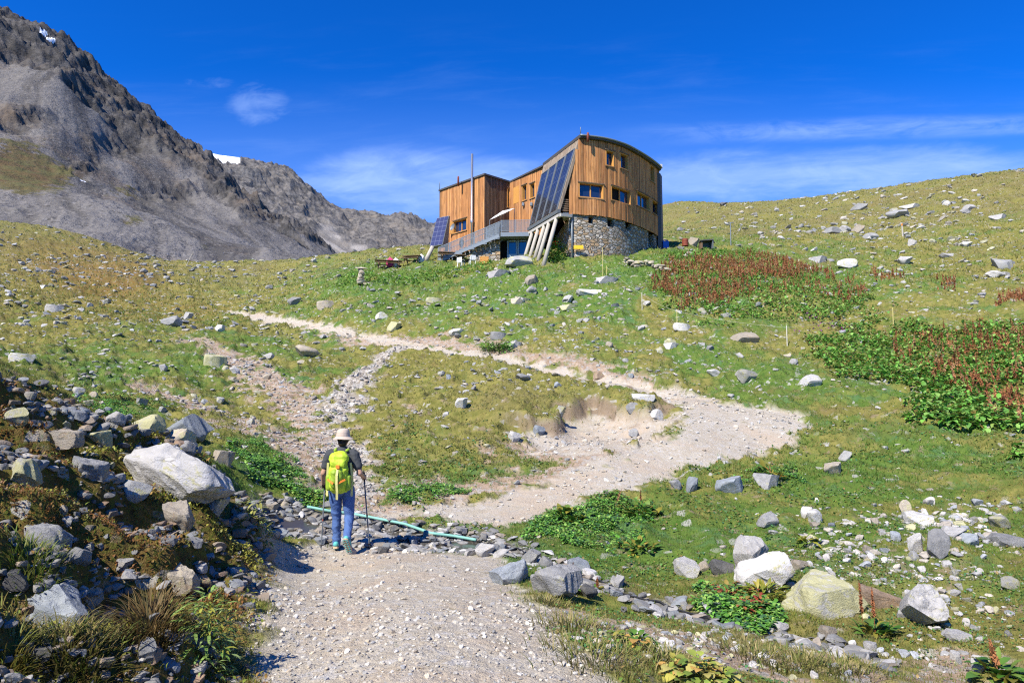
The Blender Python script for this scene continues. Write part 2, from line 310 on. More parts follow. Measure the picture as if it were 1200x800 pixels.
# ------------------------------------------------------------------ material helper
MATS = {}
class NT:
    def __init__(s, name, rough=.9, spec=.2):
        m = bpy.data.materials.new(name); m.use_nodes = True; s.m = m; s.t = m.node_tree; s.t.nodes.clear()
        s.out = s.n('ShaderNodeOutputMaterial'); s.b = s.n('ShaderNodeBsdfPrincipled'); s.l(s.b.outputs[0], s.out.inputs[0])
        s.b.inputs['Roughness'].default_value = rough; s.b.inputs['Specular IOR Level'].default_value = spec
        MATS[name] = m
    def n(s, t, **k):
        n = s.t.nodes.new(t)
        for a, b in k.items(): setattr(n, a, b)
        return n
    def l(s, a, b): s.t.links.new(a, b)
    def val(s, sock, v):
        if isinstance(v, (int, float)): sock.default_value = v
        elif isinstance(v, (tuple, list)): sock.default_value = (*v, 1)[:4] if len(sock.default_value) == 4 else v
        else: s.l(v, sock)
    def math(s, op, a, b=0.0, c=0.0, clamp=False):
        n = s.n('ShaderNodeMath', operation=op, use_clamp=clamp)
        for i, v in enumerate((a, b, c)): s.val(n.inputs[i], v)
        return n.outputs[0]
    def mix(s, f, a, b, mode='MIX'):
        n = s.n('ShaderNodeMix', data_type='RGBA', blend_type=mode); s.val(n.inputs[0], f); s.val(n.inputs[6], a); s.val(n.inputs[7], b); return n.outputs[2]
    def ramp(s, v, a, b, smooth=True):
        n = s.n('ShaderNodeMapRange'); n.interpolation_type = 'SMOOTHSTEP' if smooth else 'LINEAR'
        s.l(v, n.inputs[0]); n.inputs[1].default_value = a; n.inputs[2].default_value = b; return n.outputs[0]
    def obj(s):
        return s.n('ShaderNodeTexCoord').outputs['Object']
    def scaled(s, vec, sc):
        n = s.n('ShaderNodeMapping'); n.inputs['Scale'].default_value = sc; s.l(vec, n.inputs[0]); return n.outputs[0]
    def noise(s, scale, detail=3, rough=.55, vec=None, dist=0):
        n = s.n('ShaderNodeTexNoise'); n.inputs['Scale'].default_value = scale; n.inputs['Detail'].default_value = detail; n.inputs['Roughness'].default_value = rough; n.inputs['Distortion'].default_value = dist
        s.l(vec if vec is not None else s.obj(), n.inputs['Vector']); return n.outputs['Fac']
    def voro(s, scale, feature='F1', out='Distance', vec=None, rnd=1):
        n = s.n('ShaderNodeTexVoronoi', feature=feature); n.inputs['Scale'].default_value = scale; n.inputs['Randomness'].default_value = rnd
        s.l(vec if vec is not None else s.obj(), n.inputs['Vector']); return n.outputs[out]
    def attr(s, name, out='Color'):
        return s.n('ShaderNodeAttribute', attribute_name=name).outputs[out]
    def sep(s, c):
        n = s.n('ShaderNodeSeparateColor'); s.l(c, n.inputs[0]); return n.outputs
    def rnd(s): return s.n('ShaderNodeObjectInfo').outputs['Random']
    def bump(s, h, strength=.5, dist=.02):
        n = s.n('ShaderNodeBump'); n.inputs['Strength'].default_value = strength; n.inputs['Distance'].default_value = dist
        s.l(h, n.inputs['Height']); s.l(n.outputs[0], s.b.inputs['Normal']); return n
    def base(s, c): s.val(s.b.inputs['Base Color'], c)

# ground: turf, soil, gravel mixed by zone; the zones say what grows or lies there
def ground_material():
    g = NT('turf_and_soil', .95, .1)
    a = g.sep(g.attr('zone_a')); b = g.sep(g.attr('zone_b'))
    path, soil, lushv = a[0], a[1], a[2]; dryv, rustv, bank = b[0], b[1], b[2]; rub = g.attr('zone_a', 'Alpha'); strm = g.attr('zone_b', 'Alpha')
    nA = g.noise(.8, 5, .65); nB = g.noise(3.5, 5, .65); nC = g.noise(16, 4, .7); nD = g.noise(60, 3, .7)
    green = g.mix(g.ramp(nB, .3, .7), (.048, .112, .016), (.13, .195, .034))
    green = g.mix(g.ramp(nC, .38, .72), green, (.10, .145, .032))
    green = g.mix(g.math('MULTIPLY', g.ramp(g.noise(1.3, 4, .6), .52, .62), .6), green, (.065, .15, .06))
    olive = g.mix(g.ramp(nB, .32, .68), (.13, .132, .03), (.235, .208, .06))
    f = g.math('ADD', g.math('MULTIPLY', lushv, .9), g.math('MULTIPLY_ADD', nC, .9, -.45))
    turf = g.mix(g.ramp(f, .2, .62), olive, green)
    straw = g.mix(g.ramp(nC, .35, .7), (.135, .115, .038), (.225, .183, .075))
    f = g.math('ADD', dryv, g.math('ADD', g.math('MULTIPLY_ADD', nA, .8, -.4), g.math('MULTIPLY_ADD', nC, .7, -.35)))
    turf = g.mix(g.math('MULTIPLY', g.ramp(f, .4, 1.0), .8), turf, straw)
    nE = g.noise(.16, 6, .7); nF = g.noise(.6, 5, .75)
    turf = g.mix(g.math('MULTIPLY', g.ramp(g.math('ADD', g.math('MULTIPLY', nE, .6), g.math('MULTIPLY', nF, .4)), .52, .62), .55), turf, (.105, .125, .03))
    turf = g.mix(g.math('MULTIPLY', g.ramp(nF, .56, .7), .5), turf, (.20, .135, .055))
    turf = g.mix(g.math('MULTIPLY', rustv, g.ramp(nB, .25, .7)), turf, (.19, .10, .028))
    heath = g.mix(g.ramp(nB, .35, .65), (.075, .05, .02), (.17, .115, .035))
    heath = g.mix(g.ramp(nC, .42, .62), heath, (.10, .105, .02))
    turf = g.mix(bank, turf, heath)
    # crumbs of bare soil between the tufts
    turf = g.mix(g.math('MULTIPLY', g.ramp(g.noise(1.9, 6, .75), .56, .66), .8), turf, (.25, .19, .125))
    turf = g.mix(g.math('MULTIPLY', g.ramp(g.noise(5.5, 6, .75), .40, .30), .6), turf, (.035, .05, .012))  # shade in the gaps between tufts, painted as dark green
    turf = g.mix(g.math('MULTIPLY', g.math('MULTIPLY', g.ramp(g.sep(g.voro(7, 'F1', 'Color'))[0], .92, .95), g.ramp(nA, .42, .56)), .7), turf, (.40, .385, .35))
    stone_v = g.voro(9, 'F1', 'Color'); sv = g.sep(stone_v)[0]
    soilc = g.mix(g.ramp(nB, .3, .7), (.25, .175, .115), (.40, .31, .225))
    soilc = g.mix(g.math('MULTIPLY', g.ramp(sv, .72, .78), .6), soilc, (.36, .35, .33))
    turf = g.mix(soil, turf, soilc)
    fine = g.sep(g.voro(38, 'F1', 'Color'))[0]; fine2 = g.sep(g.voro(14, 'F1', 'Color'))[1]
    grav = g.mix(g.ramp(nB, .3, .7), (.39, .335, .25), (.46, .415, .335))
    grav = g.mix(g.math('MULTIPLY', g.ramp(fine, .6, 1), .4), grav, (.36, .345, .325))
    grav = g.mix(g.math('MULTIPLY', g.ramp(fine2, .8, .86), .55), grav, (.48, .46, .43))
    grav = g.mix(g.math('MULTIPLY', g.ramp(g.noise(.55, 5, .65, None, .8), .48, .62), .75), grav, (.43, .35, .26))
    grav = g.mix(g.math('MULTIPLY', g.ramp(g.noise(1.3, 6, .7, None, .6), .54, .66), .5), grav, (.34, .315, .28))
    grav = g.mix(g.math('MULTIPLY', g.ramp(g.noise(2.2, 5, .7), .62, .7), .5), grav, (.20, .17, .075))
    turf = g.mix(path, turf, grav)
    rubc = g.mix(g.ramp(sv, .3, .9), (.27, .235, .19), (.44, .41, .36))
    turf = g.mix(rub, turf, rubc)
    wet = g.mix(g.ramp(fine2, .2, .8), (.06, .055, .045), (.18, .17, .15))
    turf = g.mix(strm, turf, wet)
    lip = g.sep(g.attr('zone_c'))[0]; turf = g.mix(g.math('MULTIPLY', lip, .9), turf, g.mix(nC, (.15, .105, .065), (.29, .22, .15)))
    g.base(turf)
    h = g.math('ADD', g.math('MULTIPLY', nC, .6), g.math('MULTIPLY', nD, .4))
    g.bump(h, .9, .05)
    return g.m
GROUND = ground_material()

def new_obj(name, me, parent=None):
    o = bpy.data.objects.new(name, me); COL.objects.link(o)
    if parent is not None: o.parent = parent
    return o
def tag(o, label=None, cat=None, group=None, kind=None):
    if label: o['label'] = label
    if cat: o['category'] = cat
    if group: o['group'] = group
    if kind: o['kind'] = kind
    return o
def np_mesh(name, V, Fq, mat, smooth=True, attrs=None):
    """V (n,3); Fq list of (m,k) index arrays, or one array"""
    me = bpy.data.meshes.new(name)
    Fs = Fq if isinstance(Fq, list) else [Fq]; Fs = [f for f in Fs if len(f)]
    me.vertices.add(len(V)); me.vertices.foreach_set('co', np.ascontiguousarray(V, dtype=np.float32).ravel())
    idx = np.concatenate([f.ravel() for f in Fs]).astype(np.int32); cnt = np.concatenate([np.full(len(f), f.shape[1]) for f in Fs]).astype(np.int32)
    me.loops.add(len(idx)); me.loops.foreach_set('vertex_index', idx)
    me.polygons.add(len(cnt)); me.polygons.foreach_set('loop_start', np.concatenate([[0], np.cumsum(cnt)[:-1]]).astype(np.int32))
    try: me.polygons.foreach_set('loop_total', cnt)
    except Exception: pass
    me.polygons.foreach_set('use_smooth', np.full(len(cnt), smooth, bool))
    for k, c in (attrs or {}).items():
        at = me.color_attributes.new(k, 'FLOAT_COLOR', 'POINT'); c = np.asarray(c, np.float32)
        if c.shape[1] == 3: c = np.column_stack([c, np.ones(len(c), np.float32)])
        at.data.foreach_set('color', np.ascontiguousarray(c).ravel())
    me.update(calc_edges=True); me.validate()
    if mat: me.materials.append(mat)
    return me

V = np.column_stack([GX.ravel(), GY.ravel(), GZ.ravel()])
ZA = np.column_stack([M_PATH.ravel(), M_SOIL.ravel(), M_LUSH.ravel(), M_RUB.ravel()]); ZB = np.column_stack([M_DRY.ravel(), M_RUST.ravel(), M_BANK.ravel(), M_STR.ravel()])
ZC = np.column_stack([KN_LIP.ravel()] * 3)
ii = np.arange(nR * nT).reshape(nR, nT)
Q = np.stack([ii[:-1, :-1], ii[:-1, 1:], ii[1:, 1:], ii[1:, :-1]], -1).reshape(-1, 4)[:, ::-1]
onpath = M_PATH.ravel()[Q].mean(1) > .5
def sub(name, mask):
    q = Q[mask]; u, inv = np.unique(q, return_inverse=True)
    return np_mesh(name, V[u], inv.reshape(q.shape), GROUND, True, {'zone_a': ZA[u], 'zone_b': ZB[u], 'zone_c': ZC[u]})
tag(new_obj('ground', sub('ground', ~onpath)), 'rough alpine turf with bare soil and stones climbing to the hut', None, None, 'structure')
tag(new_obj('footpath', sub('footpath', onpath)), 'pale gravel footpath with a hairpin bend leading up to the hut', None, None, 'structure')
# a floor far under everything so no view runs off the edge of the world
me = np_mesh('valley_floor', np.array([(-9000, -9000, -260), (9000, -9000, -260), (9000, 9000, -260), (-9000, 9000, -260)], float), np.array([[0, 1, 2, 3]]), GROUND, False,
             {'zone_a': np.array([(0, 0, .4, 0)] * 4), 'zone_b': np.array([(.5, 0, 0, 0)] * 4)})
tag(new_obj('terrain', me), 'valley floor far below', None, None, 'structure')

# water lying in the stream bed
wt = NT('stream_water_surface', .16, .35); wt.base(wt.mix(wt.noise(3), (.035, .03, .022), (.08, .07, .05))); wt.bump(wt.noise(9, 3), .25, .01)
sel = ((M_STR.ravel()[Q].max(1)) > .35) & (GSTR.ravel()[Q].min(1) < .02)
q = Q[sel]; u, inv = np.unique(q, return_inverse=True)
wz = hgrid(GZ0, V[u, 0], V[u, 1]) - .10
tag(new_obj('stream_water', np_mesh('stream_water', np.column_stack([V[u, 0], V[u, 1], wz]), inv.reshape(q.shape), wt.m)), 'shallow dark stream trickling across the path', None, None, 'structure')
# ------------------------------------------------------------------ the two mountains
def rock_face_material(name, dark, mid, scree, warm):
    g = NT(name, .95, .1)
    z = g.sep(g.attr('zone')); flow = g.attr('zone', 'Alpha'); rock, veg, snow = z[0], z[1], z[2]
    n1 = g.noise(.012, 8, .68); n2 = g.noise(.05, 7, .7); n3 = g.noise(.16, 5, .75)
    c = g.mix(g.ramp(n2, .35, .66), dark, mid)
    c = g.mix(g.math('MULTIPLY', g.ramp(n1, .5, .66), .65), c, warm)
    st = g.noise(.03, 7, .7, g.scaled(g.obj(), (1, .25, .15)), .4)
    st = g.math('ADD', g.math('MULTIPLY', flow, .75), g.math('MULTIPLY', st, .3))
    s = g.mix(g.ramp(st, .38, .68), tuple(.55 * v for v in scree), tuple(1.22 * v for v in scree))
    s = g.mix(g.math('MULTIPLY', g.ramp(n1, .52, .62), .45), s, warm)
    s = g.mix(g.math('MULTIPLY', g.ramp(n3, .5, .75), .4), s, mid); vd = g.sep(g.voro(.7, 'F1', 'Color')); s = g.mix(g.math('MULTIPLY', g.ramp(vd[0], .9, .93), .5), s, (.25, .235, .22)); s = g.mix(g.math('MULTIPLY', g.ramp(vd[1], .92, .95), .6), s, dark)
    c = g.mix(g.ramp(g.math('ADD', rock, g.math('MULTIPLY_ADD', n2, 1.2, -.6)), .3, .7), s, c)
    n5 = g.noise(.42, 5, .75); c = g.mix(g.math('MULTIPLY', g.ramp(n3, .56, .72), .3), c, (.30, .29, .285)); c = g.mix(g.math('MULTIPLY', g.ramp(n5, .42, .30), .55), c, (.03, .029, .03)); c = g.mix(g.math('MULTIPLY', g.ramp(n5, .62, .74), .4), c, (.34, .33, .32))
    v = g.mix(g.ramp(n2, .4, .6), (.115, .075, .03), (.10, .095, .032))
    c = g.mix(g.math('MULTIPLY', g.ramp(g.math('ADD', veg, g.math('ADD', g.math('MULTIPLY_ADD', n2, 1.6, -.8), g.math('MULTIPLY_ADD', n3, 1.2, -.6))), .38, .62), .85), c, v)
    c = g.mix(g.ramp(snow, .4, .6), c, (.82, .85, .9))
    g.base(c); g.bump(g.math('ADD', n2, g.math('MULTIPLY', n3, .6)), .7, 6.0)
    return g.m
def mountain(name, ctrl, th0, th1, r0, r1, nt_, nr_, amp, scl, rockf, mat, label, guard, vegf=None, snowf=None, seed=60):
    p = []; v = []
    for px, py, Y in ctrl:
        x, y, z = [float(k) for k in at_depth(px, py, Y)]; r = math.hypot(x, y); p.append((math.atan2(x, y), math.log(r) * .5)); v.append(z / r)
    for t, r, e in guard: p.append((R(t), math.log(r) * .5)); v.append(e)
    p = np.array(p); v = np.array(v); w = tps_fit(p, v, 1e-4)
    th, lr = np.meshgrid(np.radians(np.linspace(th0, th1, nt_)), np.linspace(math.log(r0), math.log(r1), nr_)); r = np.exp(lr)
    e = tps_eval(p, w, np.column_stack([th.ravel(), lr.ravel() * .5])).reshape(th.shape)
    x = r * np.sin(th); y = r * np.cos(th); z = e * r
    qx, qy = to_px(x, np.maximum(y, 10), z)
    rock = np.clip(rockf(qx, qy, x, y, z), 0, 1)
    nz = ridged(x * scl, y * scl, seed, 7, .62) - .55; u_ = x * .83 + y * .55; w_ = x * -.55 + y * .83; fl = fbm(u_ * scl * 5 + 2 * fbm(x * scl, y * scl, 8, 2), w_ * scl * .45, seed + 9, 5, .6); n2 = fbm(x * scl * 4, y * scl * 4, seed + 5, 4) - .5
    veg = np.clip(vegf(qx, qy), 0, 1) if vegf else 0 * x; sn = np.clip(snowf(qx, qy), 0, 1) if snowf else 0 * x
    z = z + (amp * rock * nz + amp * .35 * n2 * (.16 + rock)) * (1 - .9 * sn) + amp * .08 * (fl - .5) * (1 - rock)
    i = np.arange(x.size).reshape(x.shape)
    q = np.stack([i[:-1, :-1], i[:-1, 1:], i[1:, 1:], i[1:, :-1]], -1).reshape(-1, 4)[:, ::-1]
    o = new_obj(name, np_mesh(name, np.column_stack([x.ravel(), y.ravel(), z.ravel()]), q, mat, True, {'zone': np.column_stack([rock.ravel(), veg.ravel(), sn.ravel(), fl.ravel()])}))
    tag(o, label, None, None, 'structure')
near_c = [(-260,-150,820),(-120,-70,820),(0,4,850),(60,36,860),(100,74,880),(124,96,900),(165,128,940),(198,149,980),(225,168,1010),(262,203,1000),(280,231,960),(313,251,900),(359,285,820),(388,304,760),(420,325,700),
 (0,140,560),(60,150,590),(110,190,600),(160,200,660),(210,235,640),(0,85,680),(70,90,720),(110,120,760),
 (0,220,330),(60,225,340),(120,235,380),(200,262,430),(260,280,460),(310,290,520),
 (0,272,240),(60,272,240),(110,272,240),(200,312,240),(290,312,260),(390,315,330),(-150,150,420),(-150,260,220)]
near_g = [(-50,2200,.1),(-40,1900,.1),(-30,1800,.08),(-20,1700,.06),(-10,1500,.03),(-12,900,.08),(-14,400,.12),(-8,300,.08),(-65,900,.55),(-65,250,.22),(-75,1800,.15)]
def nrock(qx, qy, x, y, z):
    crest = np.interp(qx, [-200, 0, 60, 124, 165, 225, 280, 313, 359, 388], [-100, 4, 36, 96, 128, 168, 231, 251, 285, 304])
    d = qy - crest
    edge = np.interp(qx, [-200, 0, 60, 150, 200, 260, 320, 390], [82, 68, 48, 32, 44, 32, 11, 2])
    b = 1 - sstep(d + (fbm(x * .012, y * .012, 71) - .5) * 38, edge * .75, edge * 1.25)
    spot = lambda cx, cy, rx, ry: np.exp(-(((qx - cx) / rx) ** 2 + ((qy - cy) / ry) ** 2))
    return b + 1.0 * spot(90, 200, 20, 8) + .9 * spot(20, 140, 36, 12) + .8 * spot(150, 165, 40, 16) + .7 * spot(200, 225, 42, 12) + .5 * spot(110, 185, 8, 6) + .08
def nveg(qx, qy):
    spot = lambda cx, cy, rx, ry: np.exp(-(((qx - cx) / rx) ** 2 + ((qy - cy) / ry) ** 2))
    return .8 * spot(15, 195, 40, 42) + .6 * spot(60, 205, 50, 22) + .55 * spot(150, 225, 30, 16) + .5 * spot(155, 258, 26, 5) + .3 * spot(240, 285, 20, 10)
def nsnow(qx, qy):
    ln = lambda x0, y0, x1, y1, w: np.exp(-(((qx - x0) * (y1 - y0) - (qy - y0) * (x1 - x0)) / math.hypot(x1 - x0, y1 - y0) / w) ** 4) * (np.abs(((qx - x0) * (x1 - x0) + (qy - y0) * (y1 - y0)) / ((x1 - x0) ** 2 + (y1 - y0) ** 2) - .5) < .5)
    return ln(46, 34.5, 55, 38.5, 1.1) + ln(54, 42.5, 64, 46.5, 1.7)  + ln(93, 212, 100, 214, 1.2)
mountain('mountain', near_c, -66, -8, 205, 2000, 620, 560, 52, .011, nrock, rock_face_material('dark_mountain_rock', (.040, .038, .036), (.120, .113, .107), (.142, .134, .126), (.145, .112, .085)),
         'steep dark mountain with grey scree slopes at the upper left', near_g, nveg, nsnow)
far_c = [(150,150,2500),(225,172,2500),(240,178,2450),(262,183,2450),(289,186,2350),(313,193,2350),(342,210,2300),(371,231,2300),(392,248,2300),(405,255,2350),(425,256,2400),(445,258,2450),(468,255,2500),(490,262,2600),(515,262,2700),(560,268,2800),(620,272,2800),
 (250,215,2000),(300,250,1900),(350,270,1850),(400,290,1800),(450,292,1850),(520,295,2000),(380,262,2050),(330,228,2100),(300,330,1500),(400,330,1500),(500,330,1600)]
far_g = [(-30,4200,.1),(-15,4200,.08),(0,4200,.05),(4,3000,.1),(4,2000,.08),(-35,2500,.2),(-30,1600,.1)]
def frock(qx, qy, x, y, z):
    spot = lambda cx, cy, rx, ry: np.exp(-(((qx - cx) / rx) ** 2 + ((qy - cy) / ry) ** 2))
    return .95 - 1.1 * spot(385, 280, 14, 26) - .8 * spot(410, 295, 30, 9) - .6 * spot(290, 235, 10, 14)
def fsnow(qx, qy):
    a = np.interp(qx, [238, 246, 262, 281], [168, 172, 178, 183]); b = np.interp(qx, [238, 250, 262, 272, 281], [180.5, 190, 194, 195.5, 194])
    return ((qy > a) & (qy < b) & (qx > 238) & (qx < 281)).astype(float)
mountain('mountain', far_c, -34, 4, 1500, 4200, 520, 420, 85, .0042, frock, rock_face_material('grey_mountain_rock', (.07, .067, .064), (.185, .172, .158), (.26, .243, .222), (.205, .175, .14)),
         'distant jagged grey rock ridge with a snow patch behind the scree', far_g, None, fsnow, 90)
# ------------------------------------------------------------------ plain materials
def simple(name, col, rough=.6, spec=.3, var=.12, nscale=6, metal=0, bump=0):
    g = NT(name, rough, spec)
    if var: g.base(g.mix(g.noise(nscale, 4, .65), tuple(c * (1 - var) for c in col), tuple(c * (1 + var) for c in col)))
    else: g.base(col)
    g.b.inputs['Metallic'].default_value = metal
    if bump: g.bump(g.noise(nscale * 4, 3), .4, bump)
    return g.m
def plank_material(name, a, b, c):
    g = NT(name, .8, .15)
    v = g.sep(g.attr('plank')); base = g.mix(v[0], a, b)
    st = g.noise(1, 5, .6, g.scaled(g.obj(), (9, 9, .55)))
    base = g.mix(g.math('MULTIPLY', g.ramp(st, .46, .68), .8), base, c); base = g.mix(g.math('MULTIPLY', g.ramp(g.noise(.35, 4, .6), .5, .68), .25), base, tuple(x * .55 + .08 for x in a))
    kn = g.noise(2.2, 3, .6, g.scaled(g.obj(), (2, 2, .35)))
    base = g.mix(g.math('MULTIPLY', g.ramp(kn, .5, .7), .55), base, tuple(x * .45 for x in b))
    base = g.mix(g.math('MULTIPLY', v[1], .6), base, (.10, .055, .028))
    g.base(base); g.bump(st, .3, .01); return g.m
WOOD = plank_material('larch_cladding', (.71, .345, .125), (.47, .205, .075), (.28, .125, .06))
WOODG = plank_material('weathered_larch', (.36, .29, .215), (.29, .225, .165), (.20, .15, .11))
WOODD = plank_material('dark_weathered_and_shaded_larch', (.22, .145, .09), (.13, .085, .055), (.06, .042, .032))  # weathered boards, and the painted shade of the set-back block's side
ORANGE = simple('oiled_window_timber', (.55, .27, .07), .6, .25, .15, 5)
DARK = simple('recess_shade', (.018, .016, .015), .9, .1, 0)  # near-black colour stands in for the shade of unlit rooms and recesses
ROOFM = simple('dark_roof_sheet', (.075, .07, .066), .55, .4, .2, 2)
STEEL = simple('galvanised_steel', (.20, .23, .25), .5, .4, .12, 4, .35)
STEELD = simple('dark_steel', (.11, .125, .135), .55, .4, .15, 4)
CHROME = simple('bright_flue_steel', (.62, .64, .66), .28, .5, .06, 3, .85)
CONC = simple('pale_concrete', (.44, .42, .38), .85, .2, .12, 3)
LOGM = simple('pale_bare_log', (.42, .385, .325), .8, .2, .2, 4)
WHITE = simple('white_plastic', (.78, .78, .76), .5, .4, .04, 3)
CLOTHW = simple('white_canvas', (.80, .79, .76), .8, .2, .04, 3)
REDB = simple('rust_red_paint', (.22, .055, .03), .6, .3, .25, 5)
YEL = simple('yellow_paint', (.75, .48, .02), .5, .4, .05, 3)
GREYDOOR = simple('grey_blue_door_paint', (.30, .36, .40), .5, .4, .08, 4)
gm = NT('window_glass', .05, .8); gm.base(gm.mix(gm.noise(1.5), (.008, .014, .035), (.02, .035, .075))); GLASS = gm.m
gm.b.inputs['Coat Weight'].default_value = .6
def stone_material():
    g = NT('rubble_masonry', .9, .15)
    vec = g.scaled(g.obj(), (1, 1, 1.9)); wv = g.n('ShaderNodeVectorMath', operation='ADD'); nn = g.n('ShaderNodeTexNoise'); nn.inputs['Scale'].default_value = 2.5
    g.l(g.obj(), nn.inputs['Vector']); sc = g.n('ShaderNodeVectorMath', operation='SCALE'); sc.inputs['Scale'].default_value = .3; g.l(nn.outputs['Color'], sc.inputs[0])
    g.l(vec, wv.inputs[0]); g.l(sc.outputs[0], wv.inputs[1]); vec = wv.outputs[0]
    c = g.sep(g.voro(2.3, 'F1', 'Color', vec)); e = g.voro(2.3, 'DISTANCE_TO_EDGE', 'Distance', vec)
    base = g.mix(c[0], (.30, .275, .235), (.56, .50, .41)); base = g.mix(g.math('MULTIPLY', g.ramp(c[1], .55, .62), .85), base, (.42, .27, .13))
    base = g.mix(g.math('MULTIPLY', g.ramp(c[2], .8, .84), .8), base, (.58, .55, .49)); base = g.mix(g.math('MULTIPLY', g.ramp(c[2], .18, .14), .6), base, (.17, .18, .18))
    base = g.mix(g.math('MULTIPLY', g.noise(9, 4), .35), base, (.2, .18, .15))
    base = g.mix(g.ramp(e, .07, .02), base, (.19, .16, .12))
    g.base(base); g.bump(g.ramp(e, 0, .16), 1.0, .09); return g.m
STONE = stone_material()
pvm = NT('solar_glass', .12, .7)
uv = pvm.n('ShaderNodeTexCoord').outputs['UV']; us = pvm.n('ShaderNodeSeparateXYZ'); pvm.l(uv, us.inputs[0])
def grid_lines(n, scale, w):
    f = n.math('FRACT', scale); return n.math('LESS_THAN', n.math('ABSOLUTE', n.math('SUBTRACT', f, .5)), w)
lx = grid_lines(pvm, us.outputs[0], .05); ly = grid_lines(pvm, us.outputs[1], .012)
cell = pvm.mix(pvm.noise(.8, 2), (.012, .017, .04), (.03, .038, .075))
cell = pvm.mix(pvm.ramp(us.outputs[1], 2.0, 2.12), (.026, .028, .033), cell)  # sky reflection painted in: bluish upper part over a grey-black lower part
pvm.base(pvm.mix(pvm.math('MAXIMUM', lx, ly), cell, (.10, .11, .135))); PV = pvm.m

# ------------------------------------------------------------------ mesh builder
class MB:
    def __init__(s): s.v = []; s.f = []; s.c = []; s.uvs = []
    def box8(s, p, c=(0, 0, 0)):
        """eight corners: four below, four above, both counter-clockwise seen from above"""
        b = len(s.v); s.v += [tuple(q) for q in p]; s.c += [c] * 8
        s.f += [(b + 3, b + 2, b + 1, b), (b + 4, b + 5, b + 6, b + 7)] + [(b + i, b + (i + 1) % 4, b + 4 + (i + 1) % 4, b + 4 + i) for i in range(4)]
    def box(s, x0, x1, y0, y1, z0, z1, c=(0, 0, 0), M=None):
        p = [(x0, y0, z0), (x1, y0, z0), (x1, y1, z0), (x0, y1, z0), (x0, y0, z1), (x1, y0, z1), (x1, y1, z1), (x0, y1, z1)]
        if M is not None: p = [tuple(M @ Vector(q)) for q in p]
        s.box8(p, c)
    def bar(s, a, b, w, h=None, up=(0, 0, 1), c=(0, 0, 0)):
        a = Vector(a); b = Vector(b); h = h or w; d = (b - a).normalized(); u = Vector(up)
        if abs(d.dot(u)) > .98: u = Vector((1, 0, 0))
        sd = d.cross(u).normalized() * w / 2; u2 = sd.cross(d).normalized() * h / 2
        s.box8([a - sd - u2, b - sd - u2, b + sd - u2, a + sd - u2, a - sd + u2, b - sd + u2, b + sd + u2, a + sd + u2], c)
    def quad(s, p, c=(0, 0, 0)):
        b = len(s.v); s.v += [tuple(q) for q in p]; s.c += [c] * len(p); s.f.append(tuple(range(b, b + len(p))))
    def tube(s, pts, rads, n=10, cap=True, c=(0, 0, 0)):
        pts = [Vector(p) for p in pts]; rads = [rads] * len(pts) if isinstance(rads, (int, float)) else rads; b = len(s.v); ref = None
        for i, p in enumerate(pts):
            d = (pts[min(i + 1, len(pts) - 1)] - pts[max(i - 1, 0)]).normalized()
            if ref is None: ref = Vector((0, 0, 1)) if abs(d.z) < .9 else Vector((1, 0, 0))
            sd = d.cross(ref).normalized(); u = sd.cross(d).normalized(); ref = u
            for k in range(n):
                a = 2 * math.pi * k / n; s.v.append(tuple(p + (sd * math.cos(a) + u * math.sin(a)) * rads[i])); s.c.append(c)
        for i in range(len(pts) - 1):
            for k in range(n): s.f.append((b + i * n + k, b + (i + 1) * n + k, b + (i + 1) * n + (k + 1) % n, b + i * n + (k + 1) % n))
        if cap: s.f.append(tuple(b + k for k in range(n))); s.f.append(tuple(b + (len(pts) - 1) * n + k for k in reversed(range(n))))
    def build(s, name, mat, parent=None, smooth=False, bevel=0, uv=None, base=None):
        off = Vector(base) if base is not None else (parent_world(parent) if parent is not None else Vector())
        me = bpy.data.meshes.new(name); me.from_pydata([tuple(Vector(q) - off) for q in s.v], [], s.f)
        if any(c != (0, 0, 0) for c in s.c):
            at = me.color_attributes.new('plank', 'FLOAT_COLOR', 'POINT'); at.data.foreach_set('color', np.array([(*c, 1) for c in s.c], np.float32).ravel())
        bm = bmesh.new(); bm.from_mesh(me); bmesh.ops.recalc_face_normals(bm, faces=bm.faces)
        if bevel: bmesh.ops.bevel(bm, geom=bm.edges[:], offset=bevel, segments=2, affect='EDGES', profile=.6)
        if smooth:
            for f in bm.faces: f.smooth = True
        bm.to_mesh(me); bm.free(); me.materials.append(mat)
        if uv is not None:
            l = me.uv_layers.new(name='UVMap')
            for lp in me.loops: l.data[lp.index].uv = uv(Vector(me.vertices[lp.vertex_index].co) + off)
        o = new_obj(name, me, parent)
        if parent is None and base is not None: o.location = base
        return o
def parent_world(p):
    v = Vector()
    while p is not None: v = v + Vector(p.location); p = p.parent
    return v
def thing(name, label, cat, loc, group=None):
    o = bpy.data.objects.new(name, None); o.empty_display_size = .2; COL.objects.link(o); o.location = loc
    return tag(o, label, cat, group)

